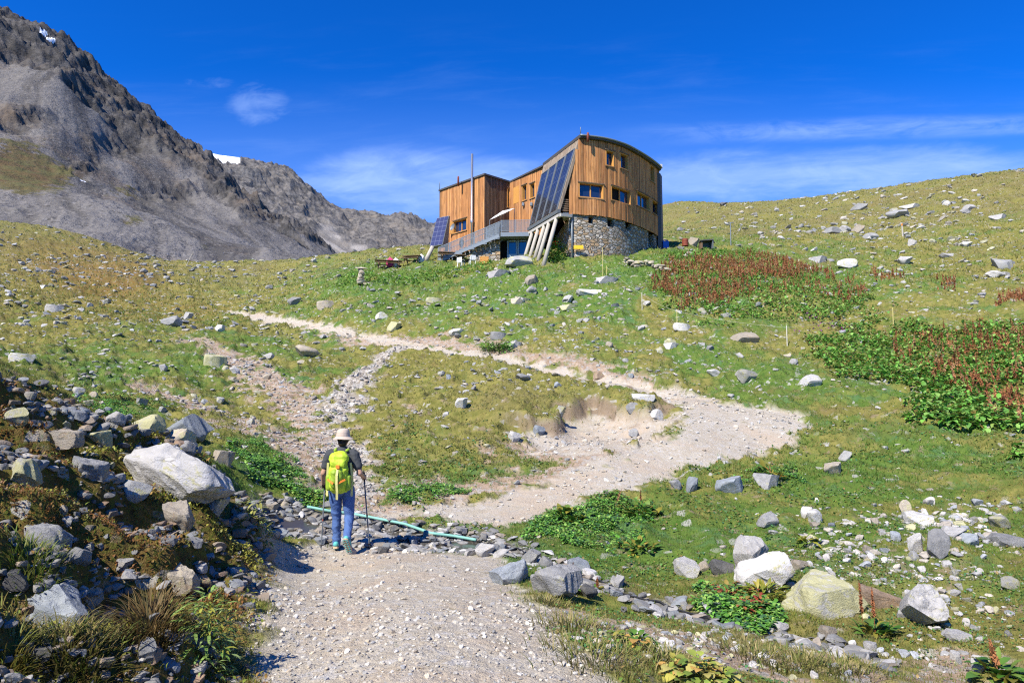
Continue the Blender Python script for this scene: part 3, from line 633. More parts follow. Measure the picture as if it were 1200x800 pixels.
# ------------------------------------------------------------------ the hut
ZW, ZR = 17.05, 23.75           # foot of the cladding, roof edge
hut = thing('mountain_hut', 'curved timber mountain hut on a stone base with a leaning solar facade', 'building', (6.0, 62.0, 14.0))
CP = np.array([(4.93, 58.0), (5.9, 58.12), (8.0, 58.8), (9.9, 60.15), (11.36, 61.8), (12.9, 63.85), (14.15, 65.8), (14.6, 66.7)])
def spline(pts, n=240):
    out = []; p = np.vstack([2 * pts[0] - pts[1], pts, 2 * pts[-1] - pts[-2]])
    for i in range(1, len(p) - 2):
        for t in np.linspace(0, 1, n // (len(pts) - 1), endpoint=False):
            out.append(.5 * ((2 * p[i]) + (-p[i - 1] + p[i + 1]) * t + (2 * p[i - 1] - 5 * p[i] + 4 * p[i + 1] - p[i + 2]) * t * t + (-p[i - 1] + 3 * p[i] - 3 * p[i + 1] + p[i + 2]) * t ** 3))
    out.append(pts[-1]); return np.array(out)
class Line:
    def __init__(s, pts):
        s.p = np.array(pts, float); s.l = np.concatenate([[0], np.cumsum(np.hypot(*(s.p[1:] - s.p[:-1]).T))]); s.L = s.l[-1]
    def at(s, d): return np.array([np.interp(d, s.l, s.p[:, 0]), np.interp(d, s.l, s.p[:, 1])])
    def nrm(s, d):
        t = s.at(min(d + .15, s.L)) - s.at(max(d - .15, 0)); t /= np.hypot(*t); return np.array([t[1], -t[0]])      # outward, towards the viewer's right of travel
    def px_s(s, px, h):
        """distance along the wall seen at picture column px, height h"""
        q = np.array([to_px(*s.at(d), h)[0] for d in np.linspace(0, s.L, 200)]); return float(np.interp(px, q, np.linspace(0, s.L, 200)))
    def pt(s, d, off, z):
        a = s.at(d) + s.nrm(d) * off; return (a[0], a[1], z)
def pz(line, px, py, h=20):
    """height of a picture point on a wall"""
    d = line.px_s(px, h); q = line.at(d); x, y, z = ray(px, py); return d, EYE + float(z / y * q[1])
FAC = Line(spline(CP)); BOXF = Line([(-7.9, 73.7), (-2.8, 68.2)]); BOXS = Line([(-2.8, 68.2), (-.27, 70.7)]); MID = Line([(-.27, 70.7), (3.1, 65.7)])
for L_ in (BOXF, BOXS, MID, FAC):
    if L_.nrm(L_.L / 2)[1] > 0: L_.nrm = (lambda f: (lambda d: -f(d)))(L_.nrm)
def rect(line, x0, y0, x1, y1):
    """window rectangle on a wall from its picture corners (taken at its middle column)"""
    s0 = line.px_s(x0, 20); s1 = line.px_s(x1, 20); m = (s0 + s1) / 2; q = line.at(m); xm = to_px(q[0], q[1], 20)[0]
    za = EYE + float(ray(xm, y1)[2] / ray(xm, y1)[1] * q[1]); zb = EYE + float(ray(xm, y0)[2] / ray(xm, y0)[1] * q[1]); return (s0, s1, za, zb)
def Z1(a, b, c, d): return (480 + a / 3.75, 140 + b / 3.75, 480 + c / 3.75, 140 + d / 3.75)
WIN_F = [rect(FAC, *Z1(*w)) for w in [(742, 281, 852, 346), (884, 302, 970, 366), (997, 328, 1054, 392), (1064, 360, 1094, 420), (862, 138, 899, 207), (925, 152, 961, 220), (1058, 205, 1077, 275)]]
WIN_B = [rect(BOXF, *Z1(193, 440, 253, 495))]; WIN_S = [rect(BOXS, *Z1(428, 302, 440, 388))]
WIN_M = [rect(MID, *Z1(*w)) for w in [(457, 296, 481, 368), (495, 288, 517, 357), (530, 280, 552, 346)]]
def planks(line, zlo, zhi, wins, width, thick, jitter, rnd, tint=None):
    """upright boards, cut round the openings"""
    cuts = sorted(set([0, line.L] + [v for w in wins for v in w[:2]])); mb = MB()
    for a, b in zip(cuts[:-1], cuts[1:]):
        n = max(1, round((b - a) / width)); e = np.linspace(a, b, n + 1)
        for s0, s1 in zip(e[:-1], e[1:]):
            m = (s0 + s1) / 2; spans = [(zlo(m) if callable(zlo) else zlo, zhi(m) if callable(zhi) else zhi)]
            for w in wins:
                if w[0] - 1e-6 <= m <= w[1] + 1e-6:
                    nx = []
                    for u, v in spans:
                        if w[2] > u: nx.append((u, min(v, w[2])))
                        if w[3] < v: nx.append((max(u, w[3]), v))
                    spans = nx
            j = rnd.random() * jitter; c = (rnd.random(), .9 if rnd.random() < .10 else rnd.random() * .3, .5); gap = .02 if jitter else 0
            for u, v in spans:
                if v - u < .02: continue
                if jitter and v >= spans[-1][1] - 1e-6: v = v - rnd.random() * .02
                if jitter and u <= (zlo(m) if callable(zlo) else zlo) + 1e-6: u = u - rnd.random() * .05
                p = [line.pt(s0 + gap, -thick, u), line.pt(s1 - gap, -thick, u), line.pt(s1 - gap, j, u), line.pt(s0 + gap, j, u)]
                mb.box8([*p, *[(x, y, v) for x, y, _ in p]], c)
    return mb
rnd = random.Random(5)
# facade of the tall part: its upper left edge leans back with the solar facade
def fz_hi(s): return ZR - .02 if s > .95 else 19.95 + s / .95 * (ZR - 19.95)
fw = planks(FAC, ZW, fz_hi, WIN_F, .25, .06, .028, rnd).build('timber_wall', WOOD, hut)
planks(BOXF, 16.2, ZR - .02, WIN_B, .25, .06, .03, rnd).build('timber_wall', WOOD, hut)
sw = planks(BOXS, 16.4, ZR - .02, WIN_S, .22, .06, .03, rnd).build('timber_wall', WOODD, hut); sw['label'] = 'side wall of the set-back block, its shade put into darker brown boards'  # this side's shade is painted in with the darker larch
planks(MID, 16.4, ZR - .02, WIN_M, .22, .06, .03, rnd).build('timber_wall', WOOD, hut)
# dark lining behind the boards so the openings look into a dark room
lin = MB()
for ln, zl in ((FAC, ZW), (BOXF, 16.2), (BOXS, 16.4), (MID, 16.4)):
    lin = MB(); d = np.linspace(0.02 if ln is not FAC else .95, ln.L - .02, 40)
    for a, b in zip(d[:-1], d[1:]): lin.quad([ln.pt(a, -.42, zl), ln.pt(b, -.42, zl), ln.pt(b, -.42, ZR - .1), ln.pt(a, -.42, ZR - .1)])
    lin.build('dark_backing', DARK, hut)
def window(line, w, panes, frame=.085, depth=.34, shutter=None, hood=True):
    s0, s1, za, zb = w; mb = MB()
    def seg(a, b, u, v, o0, o1): mb.box8([line.pt(a, o0, u), line.pt(b, o0, u), line.pt(b, o1, u), line.pt(a, o1, u), line.pt(a, o0, v), line.pt(b, o0, v), line.pt(b, o1, v), line.pt(a, o1, v)])
    e = .004
    seg(s0 + e, s0 + frame, za + e, zb - e, -depth, .05); seg(s1 - frame, s1 - e, za + e, zb - e, -depth, .05)
    seg(s0 + frame + .002, s1 - frame - .002, zb - frame, zb - e, -depth, .05); seg(s0 + frame + .002, s1 - frame - .002, za + e, za + frame, -depth, .05)
    W_ = s1 - s0 - 2 * frame
    for k in range(1, panes): m = s0 + frame + W_ * k / panes; seg(m - .05, m + .05, za + frame + .002, zb - frame - .002, -depth + .02, -depth + .12)
    fr = mb.build('window', ORANGE, hut)
    for k in range(panes):
        a = s0 + frame + W_ * k / panes + (.05 if k else 0); b = s0 + frame + W_ * (k + 1) / panes - (.05 if k < panes - 1 else 0); mb = MB()
        if shutter == k: continue
        seg(a + .002, b - .002, za + frame + .002, zb - frame - .002, -depth + .04, -depth + .06); mb.build('pane', GLASS, fr)
    mb = MB(); seg(s0 - .06, s1 + .06, za - .06, za - .004, -.02, .10); mb.build('sill', WOODD, fr)
    if hood: mb = MB(); seg(s0 - .07, s1 + .07, zb + .004, zb + .08, -.02, .13); mb.build('lintel', WOODD, fr)
    return fr
for i, w in enumerate(WIN_F): window(FAC, w, 2 if i < 3 else 1, shutter=0 if i == 1 else None)
window(BOXF, WIN_B[0], 2); window(BOXS, WIN_S[0], 1); window(MID, WIN_M[1], 1); window(MID, WIN_M[2], 1)
mb = MB(); s0, s1, za, zb = WIN_M[0]
mb.box8([MID.pt(s0, -.1, za), MID.pt(s1, -.1, za), MID.pt(s1, .03, za), MID.pt(s0, .03, za), MID.pt(s0, -.1, zb), MID.pt(s1, -.1, zb), MID.pt(s1, .03, zb), MID.pt(s0, .03, zb)])
o = mb.build('shutter', ORANGE, hut); o['label'] = 'closed orange shutter'
mb = MB(); s0, s1, za, zb = WIN_B[0]; a = BOXF.pt(s0 - .02, .06, 0); b = BOXF.pt(s0 - .32, .42, 0)
mb.bar((a[0], a[1], (za + zb) / 2), (b[0], b[1], (za + zb) / 2), .05, zb - za); mb.build('shutter', ORANGE, hut)
# masonry base with small openings and a doorway at its far end
SF = Line(spline(CP)[6:]); SF.p = SF.p + np.array([SF.nrm(d) * -.16 for d in SF.l])
if SF.nrm(1)[1] > 0: SF.nrm = (lambda f: (lambda d: -f(d)))(SF.nrm)
WIN_ST = [rect(SF, *Z1(*w)) for w in [(784, 428, 806, 457), (868, 438, 896, 472), (946, 452, 972, 484)]]; WIN_ST.append(rect(SF, *Z1(1047, 486, 1070, 580)))
planks(SF, 12.4, ZW - .03, WIN_ST, .6, .5, 0, rnd).build('stone_wall', STONE, hut)
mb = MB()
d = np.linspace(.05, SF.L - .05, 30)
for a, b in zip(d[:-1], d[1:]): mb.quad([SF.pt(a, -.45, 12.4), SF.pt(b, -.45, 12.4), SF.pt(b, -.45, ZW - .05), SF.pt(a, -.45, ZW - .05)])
mb.build('dark_backing', DARK, hut)
# flank of the base, back under the leaning facade
FL = Line([(5.05, 58.3), (4.4, 60.2), (4.0, 64.0)])
mb = MB(); mb.box8([(4.95, 58.25, 12.5), (5.5, 58.4, 12.5), (5.0, 65, 12.5), (4.3, 65, 12.5), (4.95, 58.25, ZW - .3), (5.5, 58.4, ZW - .3), (5.0, 65, ZW - .3), (4.3, 65, ZW - .3)])
mb.build('stone_wall', STONE, hut)
BF = Line(BOXF.p.copy()); mb = MB()
mb.box8([(-7.7, 73.6, 13.4), (-2.75, 68.4, 13.4), (-.3, 70.9, 13.4), (-4, 77, 13.4), (-7.7, 73.6, 16.38), (-2.75, 68.4, 16.38), (-.3, 70.9, 16.38), (-4, 77, 16.38)])
mb.build('stone_wall', STONE, hut)
# closing walls at the back and roof slabs
mb = MB()
for a, b in (((14.6, 66.7), (12.4, 73.5)), ((12.4, 73.5), (4.5, 74.5)), ((4.5, 74.5), (-3.5, 79)), ((-3.5, 79), (-7.9, 73.75))):
    mb.bar((*a, 18.6), (*b, 18.6), .25, 10.2)
mb.build('rear_wall', WOODD, hut)
def slab(pts, z0, z1, mat, name='roof'):
    mb = MB(); n = len(pts); mb.v = [(x, y, z0) for x, y in pts] + [(x, y, z1) for x, y in pts]; mb.c = [(0, 0, 0)] * (2 * n)
    mb.f = [tuple(range(n)), tuple(range(n, 2 * n))] + [(i, (i + 1) % n, n + (i + 1) % n, n + i) for i in range(n)]
    return mb.build(name, mat, hut)
ed = [FAC.at(d) + FAC.nrm(d) * .3 for d in np.linspace(.92, FAC.L, 40)]
main_out = [(3.0, 65.35)] + [tuple(e) for e in ed] + [(12.7, 74), (4.3, 75)]
rf = slab(main_out, ZR, ZR + .28, ROOFM)
mb = MB()
mb.tube([(*(FAC.at(d) + FAC.nrm(d) * .36), ZR + .2) for d in np.linspace(.92, FAC.L, 40)], .085, 8); mb.build('gutter', STEEL, rf, smooth=True)
slab([(3.0, 65.45), (-.30, 70.62), (-.5, 74), (4.0, 74.6)], ZR - .0, ZR + .16, ROOFM)
slab([(-8.1, 73.72), (-2.8, 67.98), (-.12, 70.66), (-.62, 74.2), (-3.6, 79.2)], ZR - .003, ZR + .17, ROOFM)
# leaning solar facade
B1, B2, T1, T2 = Vector((3.93, 57.45, 17.2)), Vector((1.6, 63.7, 17.2)), Vector((5.86, 58.15, 23.74)), Vector((3.08, 65.2, 23.74))
LN = (B2 - B1).cross(T1 - B1).normalized()
if LN.y > 0: LN = -LN
def LP(u, v, o=0): return B1.lerp(B2, u).lerp(T1.lerp(T2, u), v) + LN * o
def lean_box(mb, u0, u1, v0, v1, o0, o1, c=(0, 0, 0)):
    mb.box8([LP(u0, v0, o0), LP(u1, v0, o0), LP(u1, v0, o1), LP(u0, v0, o1), LP(u0, v1, o0), LP(u1, v1, o0), LP(u1, v1, o1), LP(u0, v1, o1)], c)
mb = MB()
for k in range(34):
    a, b = k / 34, (k + 1) / 34; lean_box(mb, a + .001, b - .001, .0, 1.0, -.22, rnd.random() * .02, (rnd.random(), rnd.random() * .4, .5))
sf = mb.build('solar_facade', WOODG, hut); sf['label'] = 'leaning weathered grey timber facade with four glazed strips'
for u0, u1, vt in ((.035, .235, .86), (.275, .475, .85), (.515, .715, .84), (.755, .955, .83)):
    mb = MB(); lean_box(mb, u0, u1, .03, vt, .03, .07)
    u_, v_ = (B2 - B1).normalized(), (T1 - B1).normalized()
    pnl = mb.build('solar_panel', PV, sf, uv=lambda p: ((p - B1).dot(u_) * 2.6, (p - B1).dot(v_) * .72))
    mb = MB()
    for a, b in ((u0 - .012, u0 - .001), (u1 + .001, u1 + .012)): lean_box(mb, a, b, .02, vt + .01, .024, .11)
    lean_box(mb, u0, u1, vt + .001, vt + .012, .024, .11)
    mb.build('panel_frame', STEEL, pnl)
mb = MB(); mb.bar(LP(-.03, -.015, -.05), LP(1.02, -.015, -.05), .28, .3); mb.build('facade_beam', STEELD, hut)
mb = MB(); mb.bar(LP(-.04, -.065, -.2), LP(1.0, -.065, -.2), .3, .24); mb.bar(LP(-.04, -.06, -.2), Vector((5.1, 58.05, 16.86)), .3, .26); mb.build('concrete_beam', CONC, hut)
for u, dy, ln_ in ((.9, .0, 3.2), (.68, -.1, 3.5), (.46, .25, 3.4), (.3, -.1, 3.9), (.06, -.1, 4.2)):
    t = LP(u, -.075, -.22); b = t + Vector((-1.12, -.55 + dy * .4, -3.9)) * (ln_ / 3.9); mb = MB()
    b.z = min(b.z, float(H(b.x, b.y)) - .15)
    mb.tube([t, t.lerp(b, .5), b], [.165, .175, .19], 12); mb.build('log_column', LOGM, hut, smooth=True)
# recess between the leaning facade and the round wall: dark loggia with a slatted rail
mb = MB(); mb.box8([(4.35, 57.95, ZW), (4.9, 58.05, ZW), (6.6, 59.6, ZW), (4.6, 60.5, ZW), (4.4, 57.95, ZW + .12), (4.9, 58.05, ZW + .12), (6.6, 59.6, ZW + .12), (4.6, 60.5, ZW + .12)]); mb.build('loggia_floor', CONC, hut)
mb = MB(); mb.quad([(5.0, 59.0, ZW), (4.3, 61.5, ZW), (5.2, 62.2, 22.6), (6.0, 59.4, 22.6)]); mb.build('dark_backing', DARK, hut)  # near-black sheet paints the shade at the back of the loggia
mb = MB()
for k in range(6): z = ZW + .25 + k * .19; mb.bar((4.28, 57.75, z), (4.88, 57.95, z), .04, .1)
mb.build('loggia_rail', WOODD, hut)
# black fin at the far end of the round wall
mb = MB(); e = FAC.at(FAC.L); mb.box8([(14.35, 66.2, 12.8), (14.75, 66.35, 12.8), (15.15, 67.3, 12.8), (14.5, 67.4, 12.8), (14.35, 66.2, ZR - .4), (14.72, 66.35, ZR - .4), (15.1, 67.3, ZR - .4), (14.5, 67.4, ZR - .4)]); mb.build('end_fin', ROOFM, hut)
mb = MB(); mb.box(14.7, 15.0, 66.6, 67.0, ZR + .3, ZR + .62); mb.build('roof_box', CONC, rf)
# vents, rods, flue, downpipe, lamps
def roof_vent(px, py0, py1, Y, r, mat, nm):
    mb = MB(); x0, y0, z0 = at_depth(px, py1, Y); x1, y1, z1 = at_depth(px, py0, Y); mb.tube([(x0, y0, z0), (x0, y0, z1 - .15), (x0, y0, z1)], [r, r, r * .7], 8); return mb.build(nm, mat, hut, smooth=True)
roof_vent(689, 155.5, 166, 57.75, .11, REDB, 'roof_vent'); roof_vent(537, 206.5, 218, 70.3, .10, REDB, 'roof_vent')
roof_vent(680.4, 149, 158, 58.6, .035, STEEL, 'lightning_rod'); roof_vent(515.2, 213, 222, 73.8, .035, STEEL, 'lightning_rod')
mb = MB(); x, y, _ = at_depth(553, 240, 69.2); zt = at_depth(553, 180.5, 69.2)[2]
mb.tube([(x, y, 14.9), (x, y, 19.0), (x, y, 19.05), (x, y, 19.4), (x, y, 19.45), (x, y, zt)], [.125, .125, .16, .16, .125, .125], 14); fl = mb.build('flue_pipe', CHROME, hut, smooth=True)
mb = MB(); mb.bar((x, y, 19.2), (x + .3, y + .9, 19.2), .05); mb.bar((x, y, 22.6), (x + .3, y + .9, 22.6), .05); mb.build('bracket', STEELD, fl)
mb = MB(); q = SF.pt(.1, .1, 0); mb.tube([(q[0], q[1], 12.9), (q[0], q[1], ZW + .1)], .07, 8); mb.build('downpipe', STEEL, hut, smooth=True)
mb = MB(); mb.box(q[0] + .12, q[0] + .95, q[1] - .2, q[1] - .14, 13.95, 14.28); sg = mb.build('sign_plate', YEL, hut)
for px in (614.5, 624.2):
    d, z = pz(MID, px, 239.5); q = MID.pt(d, .16, z); mb = MB(); mb.box(q[0] - .12, q[0] + .12, q[1] - .12, q[1] + .12, q[2] - .2, q[2] + .15); mb.build('wall_lamp', STEEL, hut, bevel=.04)
# terrace, its rail, the steps
ZD = 16.85
deck = slab([(-1.05, 63.9), (1.75, 63.7), (3.3, 66.0), (-.3, 70.4), (-2.7, 68.0)], ZD - .42, ZD, STEEL, 'terrace')
def rail(pts, name='railing', post=1.25, h=1.12):
    fr = MB(); me_ = MB(); pts = [Vector(p) for p in pts]
    for a, b in zip(pts[:-1], pts[1:]):
        n = max(1, round((b - a).length / post))
        for k in range(n + 1):
            p = a.lerp(b, k / n); fr.bar(p, p + Vector((0, 0, h + .05)), .06)
        fr.bar(a + Vector((0, 0, h)), b + Vector((0, 0, h)), .06, .06); fr.bar(a + Vector((0, 0, .12)), b + Vector((0, 0, .12)), .045)
        L_ = (b - a).length; m = int(L_ / .075)
        for k in range(1, m): p = a.lerp(b, k / m); me_.bar(p + Vector((0, 0, .14)), p + Vector((0, 0, h - .05)), .022)
        for k in range(1, 14): q = Vector((0, 0, .12 + k * (h - .16) / 14)); me_.bar(a + q, b + q, .02)
    r = fr.build(name, STEEL, hut); me_.build('mesh_panel', STEEL, r); return r
rail([(-1.02, 63.95, ZD), (1.7, 63.75, ZD)])
rail([(-1.02, 63.98, ZD), (-2.6, 67.7, ZD)])
SA, SB = Vector((-1.2, 64.0, ZD - .1)), Vector((-7.3, 66.4, 14.75))
mb = MB(); n = 14
for k in range(n):
    p = SA.lerp(SB, (k + .5) / n); d = (SB - SA); d.z = 0; d.normalize(); sd = Vector((-d.y, d.x, 0)); w = sd * .02; 
    mb.bar(p + sd * .05, p - sd * 1.3, .4, .06)
side = Vector((-(SB - SA).y, (SB - SA).x, 0)).normalized()
if side.y < 0: side = -side
mb.bar(SA - Vector((0, 0, .2)), SB - Vector((0, 0, .2)), .07, .34); mb.bar(SA + side * 1.3 - Vector((0, 0, .2)), SB + side * 1.3 - Vector((0, 0, .2)), .07, .34)
st = mb.build('staircase', STEEL, hut)
# balustrade in stepped bays, as the photo has it
for k in range(5):
    a = SA.lerp(SB, k / 5 + .004); b = SA.lerp(SB, (k + 1) / 5 - .004); fr = MB(); inf = MB(); low = min(a.z, b.z) - .35 + .0
    top_a, top_b = a.z + 1.12, b.z + 1.12
    fr.bar(Vector((a.x, a.y, b.z - .15)), Vector((a.x, a.y, top_a)), .06); fr.bar(Vector((b.x, b.y, b.z - .15)), Vector((b.x, b.y, top_b)), .06)
    fr.bar(Vector((a.x, a.y, top_a)), Vector((b.x, b.y, top_b)), .06); fr.bar(Vector((a.x, a.y, b.z - .1)), Vector((b.x, b.y, b.z - .1)), .06)
    for j in range(1, 17): p = a.lerp(b, j / 17); inf.bar(Vector((p.x, p.y, b.z - .1)), Vector((p.x, p.y, p.z + 1.1)), .022)
    for j in range(1, 22):
        z = b.z - .1 + j * .085
        t1 = 1.0 if z < top_b else max(0.0, (top_a - z) / (top_a - top_b))
        if t1 > .05: q = a.lerp(b, t1); inf.bar(Vector((a.x, a.y, z)), Vector((q.x, q.y, z)), .02)
    r = fr.build('balustrade', STEEL, st); inf.build('mesh_panel', STEEL, r)
mb = MB(); mb.tube([SA + side * 1.3 + Vector((0, 0, 1.1)), SB + side * 1.3 + Vector((0, 0, 1.1))], .03, 6); mb.tube([SB + side * 1.3, SB + side * 1.3 + Vector((0, 0, 1.1))], .03, 6); mb.tube([SA.lerp(SB, .5) + side * 1.3, SA.lerp(SB, .5) + side * 1.3 + Vector((0, 0, 1.1))], .03, 6); mb.build('handrail', STEEL, hut)
# masonry below the steps and terrace, double door, dark doorway
mb = MB(); mb.box8([(-3.9, 65.6, 13.2), (-1.15, 64.9, 13.2), (-1.1, 66.5, 13.2), (-3.8, 66.9, 13.2), (-3.9, 65.6, 15.7), (-1.15, 64.9, ZD - .45), (-1.1, 66.5, ZD - .45), (-3.8, 66.9, 15.7)]); mb.build('stone_wall', STONE, hut)
mb = MB(); mb.box8([(-.5, 65.35, 13.4), (1.6, 65.1, 13.4), (1.8, 66.4, 13.4), (-.4, 66.6, 13.4), (-.5, 65.35, ZD - .43), (1.6, 65.1, ZD - .43), (1.8, 66.4, ZD - .43), (-.4, 66.6, ZD - .43)]); mb.build('dark_backing', DARK, hut)  # near-black block paints the shade below the terrace
mb = MB(); mb.box8([(-1.2, 66.0, 13.4), (-.45, 65.9, 13.4), (-.4, 66.8, 13.4), (-1.1, 66.8, 13.4), (-1.2, 66.0, ZD - .43), (-.45, 65.9, ZD - .43), (-.4, 66.8, ZD - .43), (-1.1, 66.8, ZD - .43)]); mb.build('doorway', DARK, hut)  # solid near-black block paints the shade inside the opening
for a, b in ((-.47, .5), (.53, 1.5)):
    ya = 65.3 - (a + .47) * .12; yb = 65.3 - (b + .47) * .12; mb = MB(); z0, z1 = 14.0, 16.35
    def pl(u0, u1, v0, v1, o, th): mb.box8([(u0, ya - o + th, v0), (u1, yb - o + th, v0), (u1, yb - o, v0), (u0, ya - o, v0), (u0, ya - o + th, v1), (u1, yb - o + th, v1), (u1, yb - o, v1), (u0, ya - o, v1)])
    mb = MB(); pl(a, b, z0, 15.0, .06, .06); pl(a, a + .14, 15.003, z1, .06, .06); pl(b - .14, b, 15.003, z1, .06, .06); pl(a + .142, b - .142, z1 - .14, z1, .06, .06)
    dr = mb.build('door', GREYDOOR, hut); mb = MB(); pl(a + .145, b - .145, 15.005, z1 - .145, .02, .015); mb.build('pane', GLASS, dr)
mb = MB(); mb.box(-1.0, 1.9, 65.0, 65.3, 14.0, 14.12); mb.build('doorstep', CONC, hut)

# ------------------------------------------------------------------ free-standing solar unit, sail, furniture and odds and ends round the hut
def pin(px, py): return P(px, py)
sb = P(510, 303)
Ys = 67.3
def A(px, py, Y=Ys): return Vector([float(v) for v in at_depth(px, py, Y)])
su = thing('solar_unit', 'tilted blue solar panel unit on a leaning post beside the steps', 'solar panel', (A(500, 303).x, Ys, float(H(A(500, 303).x, Ys))))
tl, tr, bl, br = A(512, 255.5, 67.9), A(526, 252.8, 66.9), A(503.5, 289, 67.3), A(518.6, 286.6, 66.3)
nrm = (tr - tl).cross(bl - tl).normalized(); nrm = nrm if nrm.y < 0 else -nrm
def sq(u, v, o): return tl.lerp(tr, u).lerp(bl.lerp(br, u), v) + nrm * o
mb = MB(); k = Vector((.35, .75, -.05))
mb.box8([bl + k * 1.0, br + k * 1.3, br, bl, tl + k * .22, tr + k * .3, tr, tl]); mb.build('housing', STEEL, su)
mb = MB(); mb.box8([sq(.03, .98, .006), sq(.97, .98, .006), sq(.97, .98, .03), sq(.03, .98, .03), sq(.03, .02, .006), sq(.97, .02, .006), sq(.97, .02, .03), sq(.03, .02, .03)])
pvb = NT('framed_solar_cells', .15, .7); uu = pvb.n('ShaderNodeSeparateXYZ'); pvb.l(pvb.n('ShaderNodeTexCoord').outputs['UV'], uu.inputs[0])
pvb.base(pvb.mix(pvb.math('MAXIMUM', grid_lines(pvb, uu.outputs[0], .05), grid_lines(pvb, uu.outputs[1], .05)), (.05, .055, .12), (.13, .14, .21)))
uX = (tr - tl); vX = (bl - tl)
mb.build('solar_panel', pvb.m, su, uv=lambda p: ((p - tl).dot(uX) / uX.length_squared * 3 + .5, (p - tl).dot(vX) / vX.length_squared * 6 + .5))
mb = MB(); b_ = A(498.5, 305.5, 66.6); t_ = A(507, 289, 67.0); b_.z = float(H(b_.x, b_.y)) - .2; mb.tube([b_, t_], [.24, .2], 12); mb.build('leaning_post', LOGM, su, smooth=True)
mb = MB(); b_ = A(523, 292, 68.3); t_ = A(523.5, 281, 68.2); b_.z = float(H(b_.x, b_.y)) - .2; mb.tube([b_, t_], [.2, .2], 12); mb.build('post', LOGM, su, smooth=True)
d_ = A(530.4, 266, 69.8); dish = thing('satellite_dish', 'small grey satellite dish beside the open window of the set-back block', 'satellite dish', d_)
mb = MB(); ax = Vector((-.75, -.6, .25)).normalized(); sd_ = ax.cross(Vector((0, 0, 1))).normalized(); up_ = sd_.cross(ax)
prev = None
for r, o in ((0, -.1), (.16, -.075), (.3, -.02), (.38, .03)):
    ring = [d_ + (sd_ * math.cos(a) + up_ * math.sin(a)) * max(r, .004) + ax * o for a in np.linspace(0, 2 * math.pi, 16, endpoint=False)]
    if prev:
        for i in range(16): mb.quad([prev[i], prev[(i + 1) % 16], ring[(i + 1) % 16], ring[i]])
    prev = ring
mb.build('dish', STEEL, dish, smooth=True); mb = MB(); mb.tube([d_ - ax * .1, d_ - ax * .5 + Vector((.15, .2, -.3)), d_ - ax * .5 + Vector((.4, .35, -.3))], .03, 6); mb.tube([d_ + up_ * -.38, d_ + ax * .35], .015, 6); mb.build('bracket', STEELD, dish)
# white sun sail on the terrace
pm = A(586, 268, 65.6); par = thing('sun_sail', 'white tilted sun sail on a pole above the terrace', 'sun sail', (pm.x, pm.y, ZD))
c4 = [A(574, 257.5, 65.2), A(590, 250.5, 64.6), A(603, 244.2, 66.4), A(589, 247, 67.6)]; mb = MB(); nseg = 6
for i in range(nseg):
    for j in range(nseg):
        def q(u, v): p = c4[0].lerp(c4[1], u).lerp(c4[3].lerp(c4[2], u), v); p = p.copy(); p.z -= .18 * math.sin(math.pi * u) * math.sin(math.pi * v); return p
        mb.quad([q(i / nseg, j / nseg), q((i + 1) / nseg, j / nseg), q((i + 1) / nseg, (j + 1) / nseg), q(i / nseg, (j + 1) / nseg)])
sl = mb.build('sail', CLOTHW, par, smooth=True); m_ = sl.modifiers.new('thickness', 'SOLIDIFY'); m_.thickness = .02
mb = MB(); mb.tube([(pm.x, pm.y, ZD), c4[0].lerp(c4[2], .5)], .03, 8); mb.tube([(c4[0].x, c4[0].y, ZD), c4[0]], .03, 8); mb.tube([(c4[2].x, c4[2].y, ZD), c4[2]], .03, 8); mb.build('pole', STEEL, par)

def chair(px, py, Y, rz, label):
    p = A(px, py, Y); p.z = float(H(p.x, p.y)); t = thing('garden_chair', label, 'chair', p, 'white chairs below the steps'); t.rotation_euler.z = rz
    def part(nm, fn): mb = MB(); fn(mb); return mb.build(nm, WHITE, t, base=(0, 0, 0), bevel=.008)
    part('seat', lambda m: m.box(-.26, .26, -.25, .25, .42, .47)); part('backrest', lambda m: [m.box(-.25, .25, .24, .28, .82, .92), *[m.box(-.25 + i * .1, -.19 + i * .1, .245, .275, .47, .82) for i in range(6)][:0], m.box(-.25, -.17, .24, .28, .47, .82), m.box(-.05, .05, .24, .28, .47, .82), m.box(.17, .25, .24, .28, .47, .82)])
    for a in (-1, 1):
        for b in (-1, 1): part('leg', lambda m: m.box(a * .24 - .03, a * .24 + .03, b * .22 - .03, b * .22 + .03, 0, .42))
        part('armrest', lambda m: m.box(a * .27 - .03, a * .27 + .03, -.24, .26, .64, .68))
chair(540.5, 307.5, 63.4, 2.6, 'white chair nearer the solar unit, standing below the steps'); chair(553.5, 306.5, 63.2, 3.5, 'white chair nearer the stone wall, standing below the steps')
p = P(567.5, 309.5); cr = thing('crate', 'small orange wooden crate beside the stone wall under the steps', 'crate', p)
mb = MB()
for i in range(4): mb.box(p.x - .42, p.x + .42, p.y - .3, p.y - .27, p.z + .02 + i * .17, p.z + .16 + i * .17); mb.box(p.x - .42, p.x + .42, p.y + .27, p.y + .3, p.z + .02 + i * .17, p.z + .16 + i * .17)
for i in range(4): mb.box(p.x - .42, p.x - .39, p.y - .268, p.y + .268, p.z + .02 + i * .17, p.z + .16 + i * .17); mb.box(p.x + .39, p.x + .42, p.y - .268, p.y + .268, p.z + .02 + i * .17, p.z + .16 + i * .17)
mb.build('slats', ORANGE, cr); mb = MB(); mb.box(p.x - .38, p.x + .38, p.y - .26, p.y + .26, p.z, p.z + .03)
for a in (-.37, .34):
    for b in (-.26, .23): mb.box(p.x + a, p.x + a + .03, p.y + b, p.y + b + .03, p.z + .031, p.z + .68)
mb.build('frame', ORANGE, cr)
